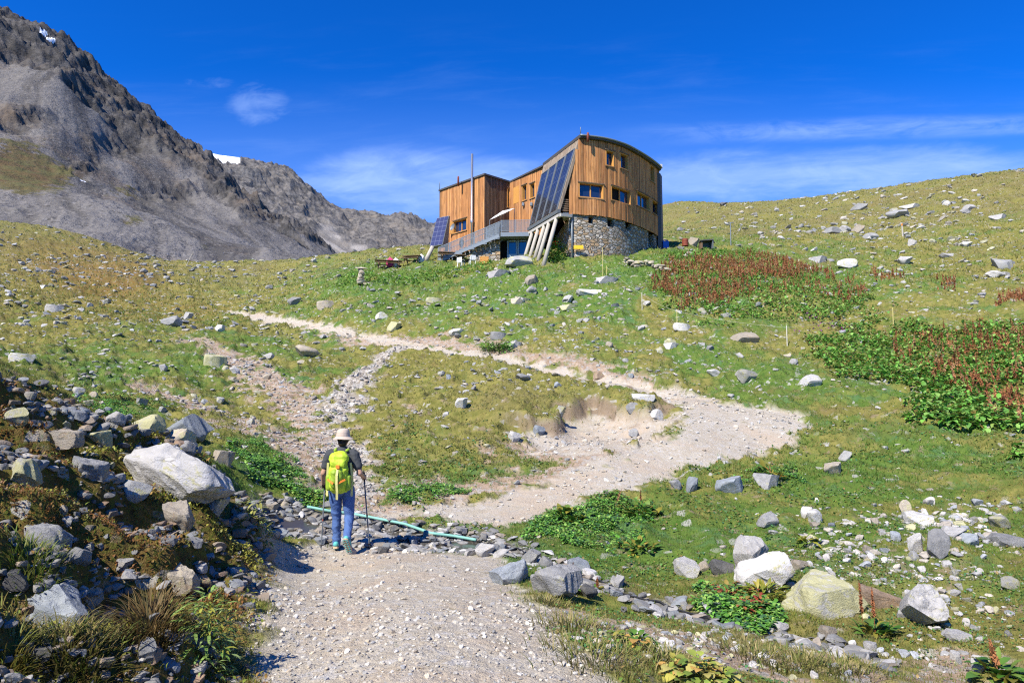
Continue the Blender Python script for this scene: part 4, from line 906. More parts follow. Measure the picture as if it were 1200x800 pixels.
def picnic(px, py, rz, label, L=1.8):
    p = P(px, py); t = thing('picnic_table', label, 'picnic table', p, 'grey picnic tables left of the hut'); t.rotation_euler.z = rz; M_ = WOODG
    def part(nm, fn): mb = MB(); fn(mb); return mb.build(nm, WOODD, t, base=(0, 0, 0))
    part('tabletop', lambda m: [m.box(-L / 2, L / 2, -.38 + i * .19, -.2 + i * .19, .72, .77) for i in range(4)])
    for s in (-1, 1):
        part('bench', lambda m: [m.box(-L / 2, L / 2, s * .68 - .14, s * .68 + .14, .42, .47)])
        part('leg', lambda m: [m.bar((s * L * .36, -.62, -.05), (s * L * .36, -.2, .715), .09, .07), m.bar((s * L * .36, .62, -.05), (s * L * .36, .2, .715), .09, .07), m.bar((s * L * .36 + .08, -.75, .38), (s * L * .36 + .08, .75, .38), .07, .05)])
picnic(455, 314.5, .25, 'grey wooden picnic table nearest the stone cairn, left of the hut', 2.6); picnic(483, 309, -.2, 'grey wooden picnic table between the pink bag and the solar unit'); picnic(529, 305, .2, 'dark low wooden table right at the foot of the steps', 2.6)
def bag(px, py, col, label, s=.45):
    p = P(px, py); g = simple('bag_cloth_' + label.split()[1], col, .8, .2, .15, 8); me = bpy.data.meshes.new('bag'); bm = bmesh.new(); bmesh.ops.create_icosphere(bm, subdivisions=3, radius=1)
    for v in bm.verts:
        n = v.co.copy(); v.co = Vector((n.x * s * .42, n.y * s * .3, n.z * s * .55)) * (1 + .18 * math.sin(5 * n.x + 3 * n.z) * math.cos(4 * n.y)); v.co.z += s * .48
        if v.co.z > s * .85: v.co.x *= .6; v.co.y *= .6
    for f in bm.faces: f.smooth = True
    for a in (-1, 1):
        pr = None
        for k in range(9):
            t = math.pi * k / 8; c = Vector((a * s * .16, -s * .26 - s * .12 * math.sin(t), s * (.2 + .55 * k / 8)))
            r = [bm.verts.new(c + Vector((dx * s * .05, 0, 0))) for dx in (-1, 1)]
            if pr: bm.faces.new([pr[0], pr[1], r[1], r[0]])
            pr = r
    bm.to_mesh(me); bm.free(); me.materials.append(g); o = new_obj('rucksack', me); o.location = p
    tag(o, label, 'rucksack', 'rucksacks by the picnic tables')
bag(457.5, 313, (.45, .05, .14), 'a pink rucksack on the grass beside the picnic tables', .95); bag(464, 313, (.62, .58, .53), 'a pale rucksack lying beside the pink one', .9); bag(494, 307.5, (.66, .62, .60), 'a whitish rucksack at the foot of the solar unit post', .8)

# right of the hut: barrel, slab shelter, T-post with stay wire
p = P(803, 288); mb = MB(); r = .62
prof = [(0, -.004), (.92, 0), (1, .04), (1, .5), (1.06, .54), (1, .58), (1, 1.05), (1.06, 1.09), (1, 1.13), (1, 1.66), (.9, 1.7), (0, 1.704)]
mb.tube([(p.x, p.y, p.z + h - .05) for _, h in prof], [max(.01, q * r) for q, _ in prof], 18); brl = mb.build('barrel', REDB, None, base=p); brl.scale = (.5, .5, .42); tag(brl, 'rust red barrel standing beside a big rock right of the hut', 'barrel')
p = P(828.5, 291); sh = thing('slab_shelter', 'small dark open-fronted shelter of slabs right of the hut', 'shelter', p); sh.scale = (.66, .66, .66); mb = MB()
mb.box(p.x - .95, p.x - .8, p.y - .5, p.y + .9, p.z - .1, p.z + 1.0); mb.build('wall', WOODD, sh); mb = MB(); mb.box(p.x + .62, p.x + .8, p.y - .6, p.y + .9, p.z - .1, p.z + 1.05); mb.box(p.x - .8, p.x + .62, p.y + .75, p.y + .9, p.z - .1, p.z + 1.0); mb.build('wall', STEELD, sh)
mb = MB(); mb.box8([(p.x - 1.1, p.y - .7, p.z + 1.0), (p.x + .7, p.y - .7, p.z + 1.1), (p.x + 1.5, p.y + 1, p.z + 1.0), (p.x - 1, p.y + 1, p.z + 1.05), (p.x - 1.1, p.y - .7, p.z + 1.12), (p.x + .7, p.y - .7, p.z + 1.28), (p.x + 1.5, p.y + 1, p.z + 1.1), (p.x - 1, p.y + 1, p.z + 1.2)]); mb.build('roof', ROOFM, sh)
p = P(856.5, 287); tp = thing('metal_post', 'pale metal T-shaped post with a stay wire on the hillside', 'post', p); mb = MB(); mb.tube([p - Vector((0, 0, .2)), p + Vector((0, 0, 2.35))], .055, 8); mb.bar(p + Vector((-.25, 0, 2.32)), p + Vector((.35, 0, 2.32)), .07); mb.build('pole', STEEL, tp)
mb = MB(); q = P(876, 281); mb.tube([p + Vector((.2, 0, 2.25)), q], .012, 5); mb.build('stay_wire', STEEL, tp)
p = A(780, 291, 66.8); p.z = float(H(p.x, p.y)); BLUE = simple('blue_plastic', (.02, .10, .42), .45, .4, .06, 3)
cn_ = thing('jerrycan', 'blue plastic can at the right end of the hut', 'can', p); mb = MB(); mb.box(p.x - .3, p.x + .3, p.y - .2, p.y + .2, p.z, p.z + .75); mb.build('canister', BLUE, cn_, bevel=.06); mb = MB(); mb.tube([p + Vector((-.2, 0, .75)), p + Vector((-.15, 0, .88)), p + Vector((.12, 0, .88)), p + Vector((.16, 0, .75))], .035, 6); mb.build('handle', BLUE, cn_)
# marker stakes and their cord
stk = [((706.5, 323), (706.5, 289), 'yellow_paint', 'taller yellow stake in front of the stone base of the hut'), ((711, 322), (711, 311), 'yellow_paint', 'short yellow stake beside the taller one before the stone base'), ((752.5, 363), (752.5, 342), 'white_plastic', 'white stake on the grass left of the rusty dock patch'),
       ((793.5, 378.5), (793.5, 362), 'yellow_paint', 'yellow stake at the lower left edge of the rusty dock patch'), ((922.5, 405), (922.5, 381), 'white_plastic', 'pale stake between the two dock patches'), ((1047, 382), (1047, 360), 'yellow_paint', 'yellow stake near the upper edge of the big dock patch')]
OLD = simple('faded_stake_paint', (.55, .47, .18), .7, .2, .15, 6); OLDW = simple('bleached_stake_wood', (.60, .56, .47), .8, .2, .15, 6); tops = []
for b, t, m, lab in stk:
    p = P(*b); h = p.y * (b[1] - t[1]) / 800; top = p + Vector((.01, 0, h)); mb = MB(); mb.tube([p - Vector((0, 0, .15)), p + Vector((0, 0, h * .97)), top], [.024, .022, .01], 7)
    tag(mb.build('marker_stake', OLD if m[0] == 'y' else OLDW, None, base=p), lab, 'stake', 'stakes of the cord fence'); tops.append(top)
mb = MB()
for i, (a, b) in enumerate([(tops[1], tops[2]), (tops[2], tops[3]), (tops[3], tops[4]), (tops[4], tops[5])]):
    mb.tube([a.lerp(b, t / 8) - Vector((0, 0, .12 + .12 * math.sin(math.pi * t / 8))) for t in range(9)], .0045, 5)
tag(mb.build('cord', OLDW, None, base=tops[2]), 'thin cord strung between the stakes beside the dock patch', 'cord')
p = P(1058, 277); mb = MB(); mb.tube([p - Vector((0, 0, .2)), p + Vector((-.02, 0, 1.0)), p + Vector((-.05, 0, 1.25))], [.1, .09, .08], 8); wp = thing('wooden_post', 'short wooden post with an orange top up on the right hillside', 'post', p); mb.build('pole', LOGM, wp)
mb = MB(); mb.tube([p + Vector((-.05, 0, 1.253)), p + Vector((-.06, 0, 1.5))], [.09, .09], 8); mb.build('cap', simple('orange_paint', (.75, .25, .03), .6, .3, .05, 3), wp)
p = P(218, 311); mb = MB(); mb.tube([p - Vector((0, 0, .2)), p + Vector((1.1, 0, 2.2))], .06, 7); tag(mb.build('leaning_pole', LOGM, None, base=p), 'thin bare pole leaning on the far meadow below the scree', 'pole')
# turquoise pipe lying across the ford, black hose along the stream
TURQ = simple('turquoise_plastic', (.20, .43, .36), .6, .35, .3, 5); BLK = simple('black_plastic', (.02, .02, .022), .5, .4, .1, 5)
pl_ = [(360, 597.5), (385, 600.5), (410, 604), (440, 610), (475, 620), (505, 627), (535, 632), (558, 636.5)]; mb = MB(); w3 = []
for x, y in pl_: q = P(x, y + 1); w3.append(q + Vector((0, 0, .05)))
za_ = np.polyfit([q.x for q in w3], [q.z for q in w3], 2)
for q in w3: q.z = max(q.z, float(np.polyval(za_, q.x)) + .015)
fine = [];
for a, b in zip(w3[:-1], w3[1:]): fine += [a.lerp(b, t / 6) for t in range(6)]
fine.append(w3[-1]); mb.tube(fine, .025, 10); tag(mb.build('water_pipe', TURQ, None, smooth=True, base=w3[3]), 'turquoise plastic pipe lying across the path at the ford', 'pipe')
hs = [(560, 636), (580, 641), (600, 645), (640, 662), (700, 681), (720, 691), (745, 702), (780, 712), (830, 722)]; mb = MB(); fine = []
w3 = [P(x, y) + Vector((0, 0, .03)) for x, y in hs]
for a, b in zip(w3[:-1], w3[1:]):
    for t in range(6): q = a.lerp(b, t / 6); q.z = float(H(q.x, q.y)) + .03; fine.append(q)
mb.tube(fine, .011, 8); tag(mb.build('hose', BLK, None, smooth=True, base=w3[4]), 'thin black hose running down along the small stream', 'hose')
# ------------------------------------------------------------------ rocks
def rock_material(name, a, b, lichen=0.0, warm=0.0, lcol=(.36, .345, .17)):
    g = NT(name, .9, .2); r = g.rnd()
    n1 = g.noise(2.2, 6, .65); n2 = g.noise(14, 5, .7); n3 = g.noise(55, 3, .7)
    wv = g.noise(1, 4, .6, g.scaled(g.obj(), (2.5, 2.5, 11)), .4)
    c = g.mix(g.ramp(n1, .3, .7), a, b); c = g.mix(g.math('MULTIPLY', g.ramp(wv, .48, .7), .4), c, tuple(x * .6 for x in a))
    c = g.mix(g.math('MULTIPLY', g.ramp(n2, .55, .72), .45), c, tuple(min(1, x * 1.35) for x in b)); c = g.mix(g.math('MULTIPLY', g.ramp(n3, .6, .75), .18), c, (.09, .088, .085)); ck = g.voro(3.2, 'DISTANCE_TO_EDGE', 'Distance', g.scaled(g.obj(), (1, 1, 1.7))); c = g.mix(g.math('MULTIPLY', g.ramp(ck, .035, .0), g.math('MULTIPLY', g.ramp(n1, .45, .6), .6)), c, (.06, .055, .05))
    if warm: c = g.mix(g.math('MULTIPLY', g.ramp(g.noise(3.1, 5, .7), .52, .66), warm), c, (.36, .22, .11))
    if lichen: c = g.mix(g.math('MULTIPLY', g.ramp(g.math('ADD', g.math('ADD', g.math('MULTIPLY', g.noise(2.6, 6, .72), .72), g.math('MULTIPLY', n2, .28)), g.math('MULTIPLY_ADD', r, .12, -.06)), .60 - .16 * lichen, .66 - .14 * lichen), .85), c, lcol)
    h = g.n('ShaderNodeHueSaturation'); g.l(g.math('MULTIPLY_ADD', r, .5, .72), h.inputs['Value']); g.l(c, h.inputs['Color']); g.base(h.outputs[0])
    g.bump(g.math('ADD', g.math('MULTIPLY', n2, .8), g.math('MULTIPLY', n3, .35)), .8, .03); return g.m
RM = {'pale': rock_material('pale_grey_rock', (.36, .35, .33), (.50, .485, .46), .35), 'grey': rock_material('grey_rock', (.24, .24, .235), (.37, .365, .35), .3), 'blue': rock_material('blue_grey_rock', (.22, .245, .265), (.36, .385, .40)),
      'tan': rock_material('tan_rock', (.33, .285, .22), (.45, .40, .32), .35, .4), 'lichen': rock_material('lichen_covered_rock', (.33, .32, .28), (.45, .44, .38), .99), 'brown': rock_material('rusty_brown_rock', (.20, .145, .10), (.33, .25, .18), .1, .7), 'white': rock_material('whitish_rock', (.42, .405, .375), (.56, .545, .51), .15, .25), 'dark': rock_material('dark_rock', (.10, .10, .10), (.19, .185, .175), .2)}
WORD = {'pale': 'pale grey', 'grey': 'grey', 'blue': 'blue-grey', 'tan': 'tan', 'lichen': 'yellow-lichened', 'brown': 'rusty brown', 'white': 'whitish', 'dark': 'dark grey'}
def rock_verts(seed, sub=3, cuts=14, rough=.055, flat=1.0, slabby=False):
    bm = bmesh.new(); bmesh.ops.create_icosphere(bm, subdivisions=sub, radius=1); v = np.array([x.co[:] for x in bm.verts]); f = np.array([[x.index for x in q.verts] for q in bm.faces]); bm.free()
    r = np.random.default_rng(seed); n = r.normal(size=(cuts, 3))
    if slabby: n[:2] = [(.1, .05, 1), (-.06, .1, -1)]
    n /= np.linalg.norm(n, axis=1)[:, None]; d = r.uniform(.46, .82, cuts)
    if slabby: d[:2] = .42
    for _ in range(2):
        for k in range(cuts):
            h = v @ n[k] - d[k]; m = h > 0; v[m] -= np.outer(h[m] * .97, n[k])
    # small relief
    ph = r.uniform(0, 9, 3); nn = v / (np.linalg.norm(v, axis=1)[:, None] + 1e-9)
    disp = (fbm(v[:, 0] * 2.6 + ph[0] + v[:, 2], v[:, 1] * 2.6 + ph[1] - v[:, 2] * .7, seed, 4) - .5) * 2 * rough
    if sub >= 4: disp += (ridged(v[:, 0] * 3.2 + v[:, 2] * 2 + ph[2], v[:, 1] * 3.2 - v[:, 2], seed + 3, 4) - .5) * rough * .9
    v = v + nn * disp[:, None]; v = v - (v.max(0) + v.min(0)) / 2; v = v / (v.max(0) - v.min(0)) ; return v, f
PROTO = {}
for kind, ncut, sl in (('blocky', 9, False), ('angular', 14, False), ('rounded', 40, False), ('flat', 12, True)):
    for k in range(4):
        v, f = rock_verts(100 + k * 7 + len(kind) * 31, 4, ncut, .06, 1, sl)
        for mname, m in RM.items():
            PROTO[kind, k, mname] = (v, f, m)
_pm = {}
def proto_mesh(kind, k, mname):
    if (kind, k, mname) not in _pm:
        v, f, m = PROTO[kind, k, mname]; me = np_mesh('rock_' + kind, v, f, m, True)
        try: me.set_sharp_from_angle(angle=R(38))
        except Exception: pass
        _pm[kind, k, mname] = me
    return _pm[kind, k, mname]
TAKEN = []           # (x, y, radius) of what already lies there
LAB = {}
STONES = []
def put_rock(name, label, cat, px, py, w, h, mname, kind, depth=.8, rz=None, tilt=(0, 0), hero=None, sink=.22, group=None, dy=0):
    sink = sink + (.06 if px > 320 else .10)
    """px, py = middle of its foot in the picture, w, h = its width and height there"""
    p = P(px, py); Y = p.y + dy; sc = math.hypot(Y, 0) / 800
    sx_, sz_ = w * sc, h * sc / (1 - sink); k = (len(STONES) * 7 + int(px)) % 4
    if hero is not None:
        v, f = rock_verts(hero, 5, {'blocky': 9, 'angular': 15, 'rounded': 34, 'flat': 12}[kind], .095, 1, kind == 'flat'); me = np_mesh(name, v, f, RM[mname], True); me.set_sharp_from_angle(angle=R(32))
    else: me = proto_mesh(kind, k, mname)
    o = new_obj(name, me); o.location = (p.x, p.y + depth * sx_ * .3, p.z + sz_ * (.5 - sink)); o.scale = (sx_, max(sx_ * depth, sz_ * .6), sz_)
    o.rotation_euler = (tilt[0], tilt[1], rz if rz is not None else (px * 1.37 + py) % .9 - .45)
    tag(o, label, cat, group); TAKEN.append((p.x, p.y, sx_ * .5)); STONES.append(o); LAB[label] = LAB.get(label, 0) + 1; return o
HERO = [
 # left bank  (foot x, foot y, width, height, rock, form, depth, rz, tilt, seed, label)
 (197,579,150,58,'pale','angular',.5,-.3,(.1,.3),563,'huge pale grey boulder with a long sloping back on the left bank'),
 (215,513,62,34,'blue','rounded',.8,.2,(0,.1),502,'smooth blue-grey boulder just behind the huge pale one'),
 (170,507,46,26,'lichen','rounded',.9,0,(0,0),503,'tan lichened boulder behind the left end of the huge pale boulder'),
 (207,524,44,26,'tan','angular',.8,.4,(0,-.1),504,'tan blocky rock wedged between the blue-grey and the huge pale boulder'),
 (216,531,28,18,'grey','angular',.8,0,(0,0),505,'small grey rock at the right foot of the tan wedged rock'),
 (154,588,42,30,'grey','rounded',.8,.1,(0,.05),506,'rounded speckled grey boulder below the huge pale boulder'),
 (57,735,84,38,'blue','flat',.75,-.15,(.7,.14),1507,'broad pale blue-grey slab leaning at the lower left of the bank'),
 (68,519,62,20,'tan','flat',.6,.12,(.1,-.08),508,'layered flat tan slab lying across the upper left bank'),
 (15,497,34,24,'lichen','blocky',.8,.2,(0,0),509,'yellow-lichened block at the left edge of the upper bank'),
 (133,496,30,17,'white','angular',.8,0,(0,.1),510,'whitish rock on the crest of the left bank'),
 (20,565,60,34,'lichen','blocky',.8,-.2,(.1,.1),511,'big dark-sided lichened block at the left edge, mid bank'),
 (98,556,52,22,'grey','flat',.7,.2,(.25,.1),512,'grey slab half sunk in the brown heath of the bank'),
 (206,616,60,30,'tan','angular',.6,-.5,(.2,.3),1513,'angular tan rock tilted on the bank below the huge boulder'),
 (205,690,58,30,'tan','flat',.7,-.5,(.4,.2),514,'striped tan slab leaning on the lower bank near the path'),
 (234,690,30,20,'brown','blocky',.8,.1,(0,.1),515,'rusty brown block beside the striped tan slab'),
 (258,543,32,18,'tan','flat',.9,.2,(0,0),516,'flat tan rock among green leaves beyond the huge boulder'),
 (171,773,26,28,'grey','blocky',.7,.1,(.1,0),517,'upright grey rock beside the brown grass tussock on the lower bank'),
 (42,645,62,34,'grey','blocky',.7,.3,(.1,.1),518,'cracked grey block in the rubble of the middle bank'),
 (70,642,28,24,'blue','angular',.8,0,(0,0),519,'blue-grey rock leaning against the cracked grey block'),
 (40,768,44,14,'dark','flat',.6,-.2,(.2,.1),520,'dark flat splinter of rock at the lowest part of the bank'),
 (88,660,34,20,'grey','angular',.8,.3,(.1,0),521,'angular grey rock in the middle of the rubble bank'),
 (140,668,30,16,'white','angular',.8,.2,(.1,0),522,'whitish splinter of rock above the striped tan slab'),
 (12,690,40,26,'dark','blocky',.9,.2,(0,.1),523,'dark block at the left edge above the broad blue-grey slab'),
 (250,600,34,26,'grey','angular',.8,.1,(0,.2),524,'grey rock under the right end of the huge boulder'),
 (110,520,40,20,'lichen','angular',.8,.2,(.1,.1),525,'lichened rock right of the layered flat tan slab'),
 (165,480,0,0,'','',0,0,0,0,''),
 # right foreground
 (884,671,42,39,'white','angular',.8,.2,(0,.1),531,'upright whitish boulder behind the wedge-shaped white one'),
 (900,693,66,36,'white','blocky',.7,.15,(.1,-.35),532,'wedge-shaped white boulder with a bright sloping face'),
 (975,722,94,38,'lichen','angular',.8,-.1,(.1,.12),1533,'biggest yellow-lichened boulder on the right-hand turf'),
 (1088,733,46,52,'pale','flat',.6,-.5,(.95,.25),534,'pale pinkish slab standing tilted right of the lichened boulder'),
 (1101,653,30,32,'grey','rounded',.8,.2,(0,.2),535,'smooth oval grey boulder at the top of the stone scatter'),
 (1076,648,18,22,'white','angular',.8,.2,(0,0),536,'small white angular rock touching the oval grey boulder'),
 (805,674,30,17,'pale','flat',.8,-.2,(.25,.2),537,'pale slab lying alone left of the upright whitish boulder'),
 (858,579,34,20,'blue','angular',.8,.1,(0,0),538,'pale blue-grey rock by itself below the hairpin bend'),
 (904,570,28,14,'grey','flat',.9,.1,(0,0),539,'flat grey rock beside a dock plant below the hairpin'),
 (901,617,24,16,'grey','rounded',.9,.1,(0,0),540,'rounded grey rock on the turf above the whitish boulders'),
 (793,573,15,11,'grey','rounded',.9,0,(0,0),541,'rounded stone left of the pair below the path edge'),
 (812,576,15,17,'blue','angular',.9,.3,(0,.2),542,'upright angular stone right of the pair below the path edge'),
 (979,555,22,14,'tan','angular',.8,.2,(.1,.1),543,'tan rock on the turf right of the hairpin'),
 (993,540,17,12,'pale','angular',.8,.1,(0,0),544,'small pale rock just above the tan one right of the hairpin'),
 (1036,712,46,20,'brown','flat',.6,-.5,(.35,.2),545,'brown slab lying between the lichened boulder and the pinkish slab'),
 (1078,614,32,13,'white','flat',.7,-.3,(.1,.1),546,'long whitish slab below the upright tan stone'),
 (1062,602,12,16,'tan','blocky',.8,.2,(0,0),547,'upright tan stone standing above the long whitish slab'),
 (1154,787,24,16,'white','angular',.8,.1,(0,0),548,'bright white stone near the bottom right corner'),
 (1125,752,28,10,'pale','flat',.8,.1,(.1,0),549,'flat pale stone below the tilted pinkish slab'),
 (917,742,20,12,'white','rounded',.9,0,(0,0),550,'rounded whitish stone by the stream below the lichened boulder'),
 (974,748,20,13,'tan','rounded',.9,0,(0,0),551,'tan stone in the lower stream bed below the lichened boulder'),
 (1023,763,18,10,'pale','flat',.9,.2,(0,0),552,'pale flat stone right of the lower stream bed'),
 (940,668,20,11,'tan','rounded',.9,0,(0,0),553,'tan rounded stone right behind the wedge-shaped white boulder'),
 (846,672,26,14,'dark','flat',.9,.1,(0,.1),554,'dark flat stone left of the upright whitish boulder'),
 (824,670,14,12,'tan','rounded',.9,.1,(0,0),555,'small tan stone between the pale slab and the dark flat stone'),
 (1176,618,30,14,'lichen','rounded',.8,.1,(0,0),556,'yellow-lichened boulder in the stone scatter at the right edge'),
 (1120,632,30,14,'pale','angular',.8,.1,(0,0),557,'pale angular rock left of the lichened one at the right edge'),
 (1140,640,24,14,'blue','angular',.8,.1,(0,0),558,'blue-grey angular rock in the middle of the right stone scatter'),
 (1183,640,34,12,'grey','flat',.8,.1,(.1,0),559,'flat grey rock at the right edge of the stone scatter'),
 (1186,690,24,13,'lichen','rounded',.8,.1,(0,0),560,'speckled lichened rock at the right edge, level with the pinkish slab'),
 (957,612,22,15,'white','rounded',.8,.1,(0,0),561,'cream rounded rock at the left end of the stone scatter'),
 (948,606,16,12,'white','angular',.8,.1,(0,0),562,'white angular rock just above the cream rounded one'),
 # by the ford and along the path edge
 (652,700,60,36,'grey','angular',.8,-.2,(.15,.25),1571,'rugged rock mass where the stream leaves the path edge'),
 (600,682,46,20,'blue','flat',.5,.5,(.1,-.35),572,'long blue-grey slab leaning at the right edge of the path'),
 (622,662,22,18,'grey','angular',.8,.1,(.1,.2),573,'grey rock above the long slab at the path edge'),
 (678,672,28,14,'blue','flat',.9,-.2,(.2,.2),574,'blue-grey slab behind the rugged rock mass'),
 (726,689,12,15,'pale','angular',.7,.1,(0,0),575,'small pale rock standing upright beside the hose'),
 (690,702,22,16,'dark','blocky',.8,.1,(0,0),576,'dark block on the stream side of the rugged rock mass'),
 (568,652,24,14,'white','angular',.8,.1,(0,0),577,'whitish rock at the right end of the turquoise pipe'),
 (431,636,9,10,'white','angular',.8,.1,(0,0),578,'small white stone standing in the ford right of the hiker'),
 (448,648,15,6,'dark','flat',.9,0,(0,0),579,'dark flat stone standing in for a shadow on the near rim of the ford'),  # dark rock takes the place of a cast shadow here
 # knoll and middle slope
 (603,518,15,13,'white','rounded',.8,.1,(0,0),581,'white rounded boulder at the foot of the eroded face'),
 (632,510,15,12,'blue','rounded',.8,.1,(0,0),582,'blue-grey boulder tucked under the turf edge beside the white one'),
 (770,491,16,12,'white','blocky',.8,.2,(0,.3),583,'cream boulder at the tip of the knoll beside the hairpin'),
 (742,482,16,11,'grey','blocky',.8,.1,(0,0),584,'grey boulder on the turf edge left of the cream one'),
 (657,486,14,11,'lichen','angular',.8,.1,(0,0),585,'lichened rock sitting right on the turf edge of the knoll'),
 (743,512,13,10,'grey','rounded',.8,.1,(0,0),586,'grey boulder on the pale eroded slope'),
 (702,444,14,9,'brown','blocky',.8,.1,(0,0),587,'brown block at the inner edge of the upper path'),
 (613,446,17,9,'grey','blocky',.8,.1,(0,0),588,'grey block on the knoll just below the upper path'),
 (540,478,14,14,'white','angular',.6,.3,(.2,.3),589,'pale pointed stone on the left half of the knoll'),
 (755,468,28,7,'white','flat',.6,-.1,(.1,0),590,'long white flat slab beside the bend of the upper path'),
 (951,452,26,14,'pale','rounded',.8,.1,(0,0),591,'pale grey boulder on the slope above the hairpin'),
 (878,446,26,14,'lichen','rounded',.8,.1,(0,0),592,'lichened boulder left of the pale grey one above the hairpin'),
 (873,401,36,13,'tan','rounded',.7,.05,(0,0),593,'wide domed tan boulder below the rusty dock patch'),
 (800,386,22,8,'white','flat',.8,.1,(0,0),594,'white flat stone by the yellow stake'),
 (838,441,20,9,'white','rounded',.8,.1,(0,0),595,'white rounded stone left of the lichened one above the path'),
 (788,408,16,7,'white','flat',.8,.1,(0,0),596,'white flat stone on the slope above the upper path'),
 (787,405,13,9,'lichen','rounded',.8,.1,(0,0),597,'lichened stone right behind the white flat one'),
 # left slope
 (199,380,24,11,'grey','rounded',.8,.1,(0,0),601,'grey boulder on the crest at the far left slope'),
 (219,374,12,9,'pale','angular',.8,.1,(0,0),602,'small pale rock right of the grey boulder on the left crest'),
 (250,428,26,14,'lichen','flat',.8,.1,(.2,0),603,'lichened slab beside the bare earth track on the left slope'),
 (358,418,30,14,'tan','blocky',.8,.1,(0,.1),604,'tan broken rock on the turf below the upper path'),
 (380,361,20,10,'tan','flat',.8,.1,(0,-.25),605,'cream tilted rock on the shoulder left of the hut'),
 (61,364,20,8,'white','flat',.8,.1,(0,0),606,'white flat boulder in the far left meadow'),
 (22,421,28,8,'pale','flat',.8,.1,(0,0),607,'long pale rock low on the left meadow'),
 (314,420,14,7,'white','rounded',.8,.1,(0,0),608,'white stone left of the tan broken rock'),
 (344,357,16,10,'grey','angular',.8,.1,(0,0),609,'grey rock near the far end of the upper path'),
 (274,437,12,7,'white','rounded',.8,.1,(0,0),610,'small white stone below the lichened slab on the left slope'),
 # hut slope
 (608,311,34,14,'grey','rounded',.8,.1,(0,.1),621,'big grey boulder on the grass right in front of the double door'),
 (585,324,28,9,'pale','flat',.8,.1,(0,0),622,'pale low boulder on the grass left below the double door'),
 (623,333,16,12,'tan','angular',.8,.1,(0,0),623,'pointed tan rock on the grass below the log columns'),
 (509,354,22,6,'lichen','flat',.8,.1,(0,0),624,'flat lichened rock halfway down the hut slope'),
 (447,374,16,9,'pale','blocky',.8,.1,(0,0),625,'pale block on the slope above the upper path'),
 (461,388,18,12,'lichen','angular',.8,.1,(0,0),626,'lichened rock right at the top of the earth bank above the path'),
 (710,332,36,9,'white','flat',.7,.1,(0,0),627,'biggest white flat slab below the stone base of the hut'),
 (690,345,30,7,'pale','flat',.7,.1,(0,0),628,'pale flat slab just below the biggest white slab'),
 (668,362,22,6,'lichen','flat',.8,.1,(0,0),629,'lichened flat stone in the middle of the hut slope'),
 (609,355,28,7,'tan','flat',.7,.2,(0,0),630,'long tan slab in the middle of the hut slope'),
 (637,297,0,0,'','',0,0,0,0,''),
 (535,392,20,8,'pale','angular',.8,.1,(0,0),631,'pale rock on the slope above the earth bank'),
 (585,397,22,9,'grey','flat',.8,.1,(0,0),632,'grey slab on the slope left of the dark juniper'),
 (604,407,16,8,'white','flat',.8,.1,(0,.1),633,'whitish tilted slab beside the dark juniper'),
 (813,288,18,11,'tan','angular',.8,.1,(0,0),634,'big tan rock between the rust red barrel and the slab shelter'),
 # right hillside
 (1010,246,22,9,'grey','angular',.8,.1,(0,0),641,'dark-sided grey boulder high on the right hillside'),
 (1056,253,30,9,'grey','angular',.8,.1,(0,0),642,'cluster-topping grey boulder high on the right hillside'),
 (1072,243,22,5,'pale','flat',.8,.1,(0,0),643,'thin pale slab above the cluster on the right hillside'),
 (1137,246,16,8,'pale','rounded',.8,.1,(0,0),644,'pale rounded boulder far up at the right'),
 (977,273,20,8,'grey','blocky',.8,.1,(0,0),645,'leftmost grey boulder of the row on the right hillside'),
 (993,271,14,8,'pale','rounded',.8,.1,(0,0),646,'pale boulder second in the row on the right hillside'),
 (1008,273,18,11,'tan','angular',.8,.1,(0,0),647,'tall tan boulder third in the row on the right hillside'),
 (1021,281,20,10,'grey','rounded',.8,.1,(0,0),648,'grey boulder just below the row on the right hillside'),
 (995,314,28,13,'pale','rounded',.8,.1,(0,0),649,'big pale smooth boulder above the rusty dock patch'),
 (963,307,20,8,'grey','flat',.8,.1,(0,0),650,'layered grey rock left of the big pale smooth boulder'),
 (1062,309,18,10,'pale','angular',.8,.1,(0,0),651,'pale angular rock on the middle right hillside'),
 (1182,315,34,14,'grey','flat',.8,.1,(.1,0),652,'big layered grey outcrop at the right edge of the hillside'),
 (1172,324,22,8,'white','rounded',.8,.1,(0,0),653,'smooth whitish boulder just below the layered outcrop'),
 (1175,256,18,6,'pale','flat',.8,.1,(0,0),654,'pale flat boulder near the skyline at the right edge'),
 (1134,289,14,7,'pale','angular',.8,.1,(0,0),655,'pale rock alone on the right hillside below the skyline'),
 (1112,301,18,5,'pale','flat',.8,.1,(0,0),656,'low pale slab right of the middle of the right hillside'),
 (848,241,9,5,'dark','angular',.8,.1,(0,0),657,'dark rock on the skyline right of the hut'),
]
for px, py, w, h, mname, kind, depth, rz, tilt, seed, label in HERO:
    if px < 300 and py > 470 and w < 65: w *= .82; h *= .82
    if w: put_rock('boulder' if w * P(px, py).y / 800 > .45 else 'rock', label, 'boulder' if w * P(px, py).y / 800 > .45 else 'rock', px, py, w, h, mname, kind, depth, rz, tilt, seed if w > 40 else None, .18)

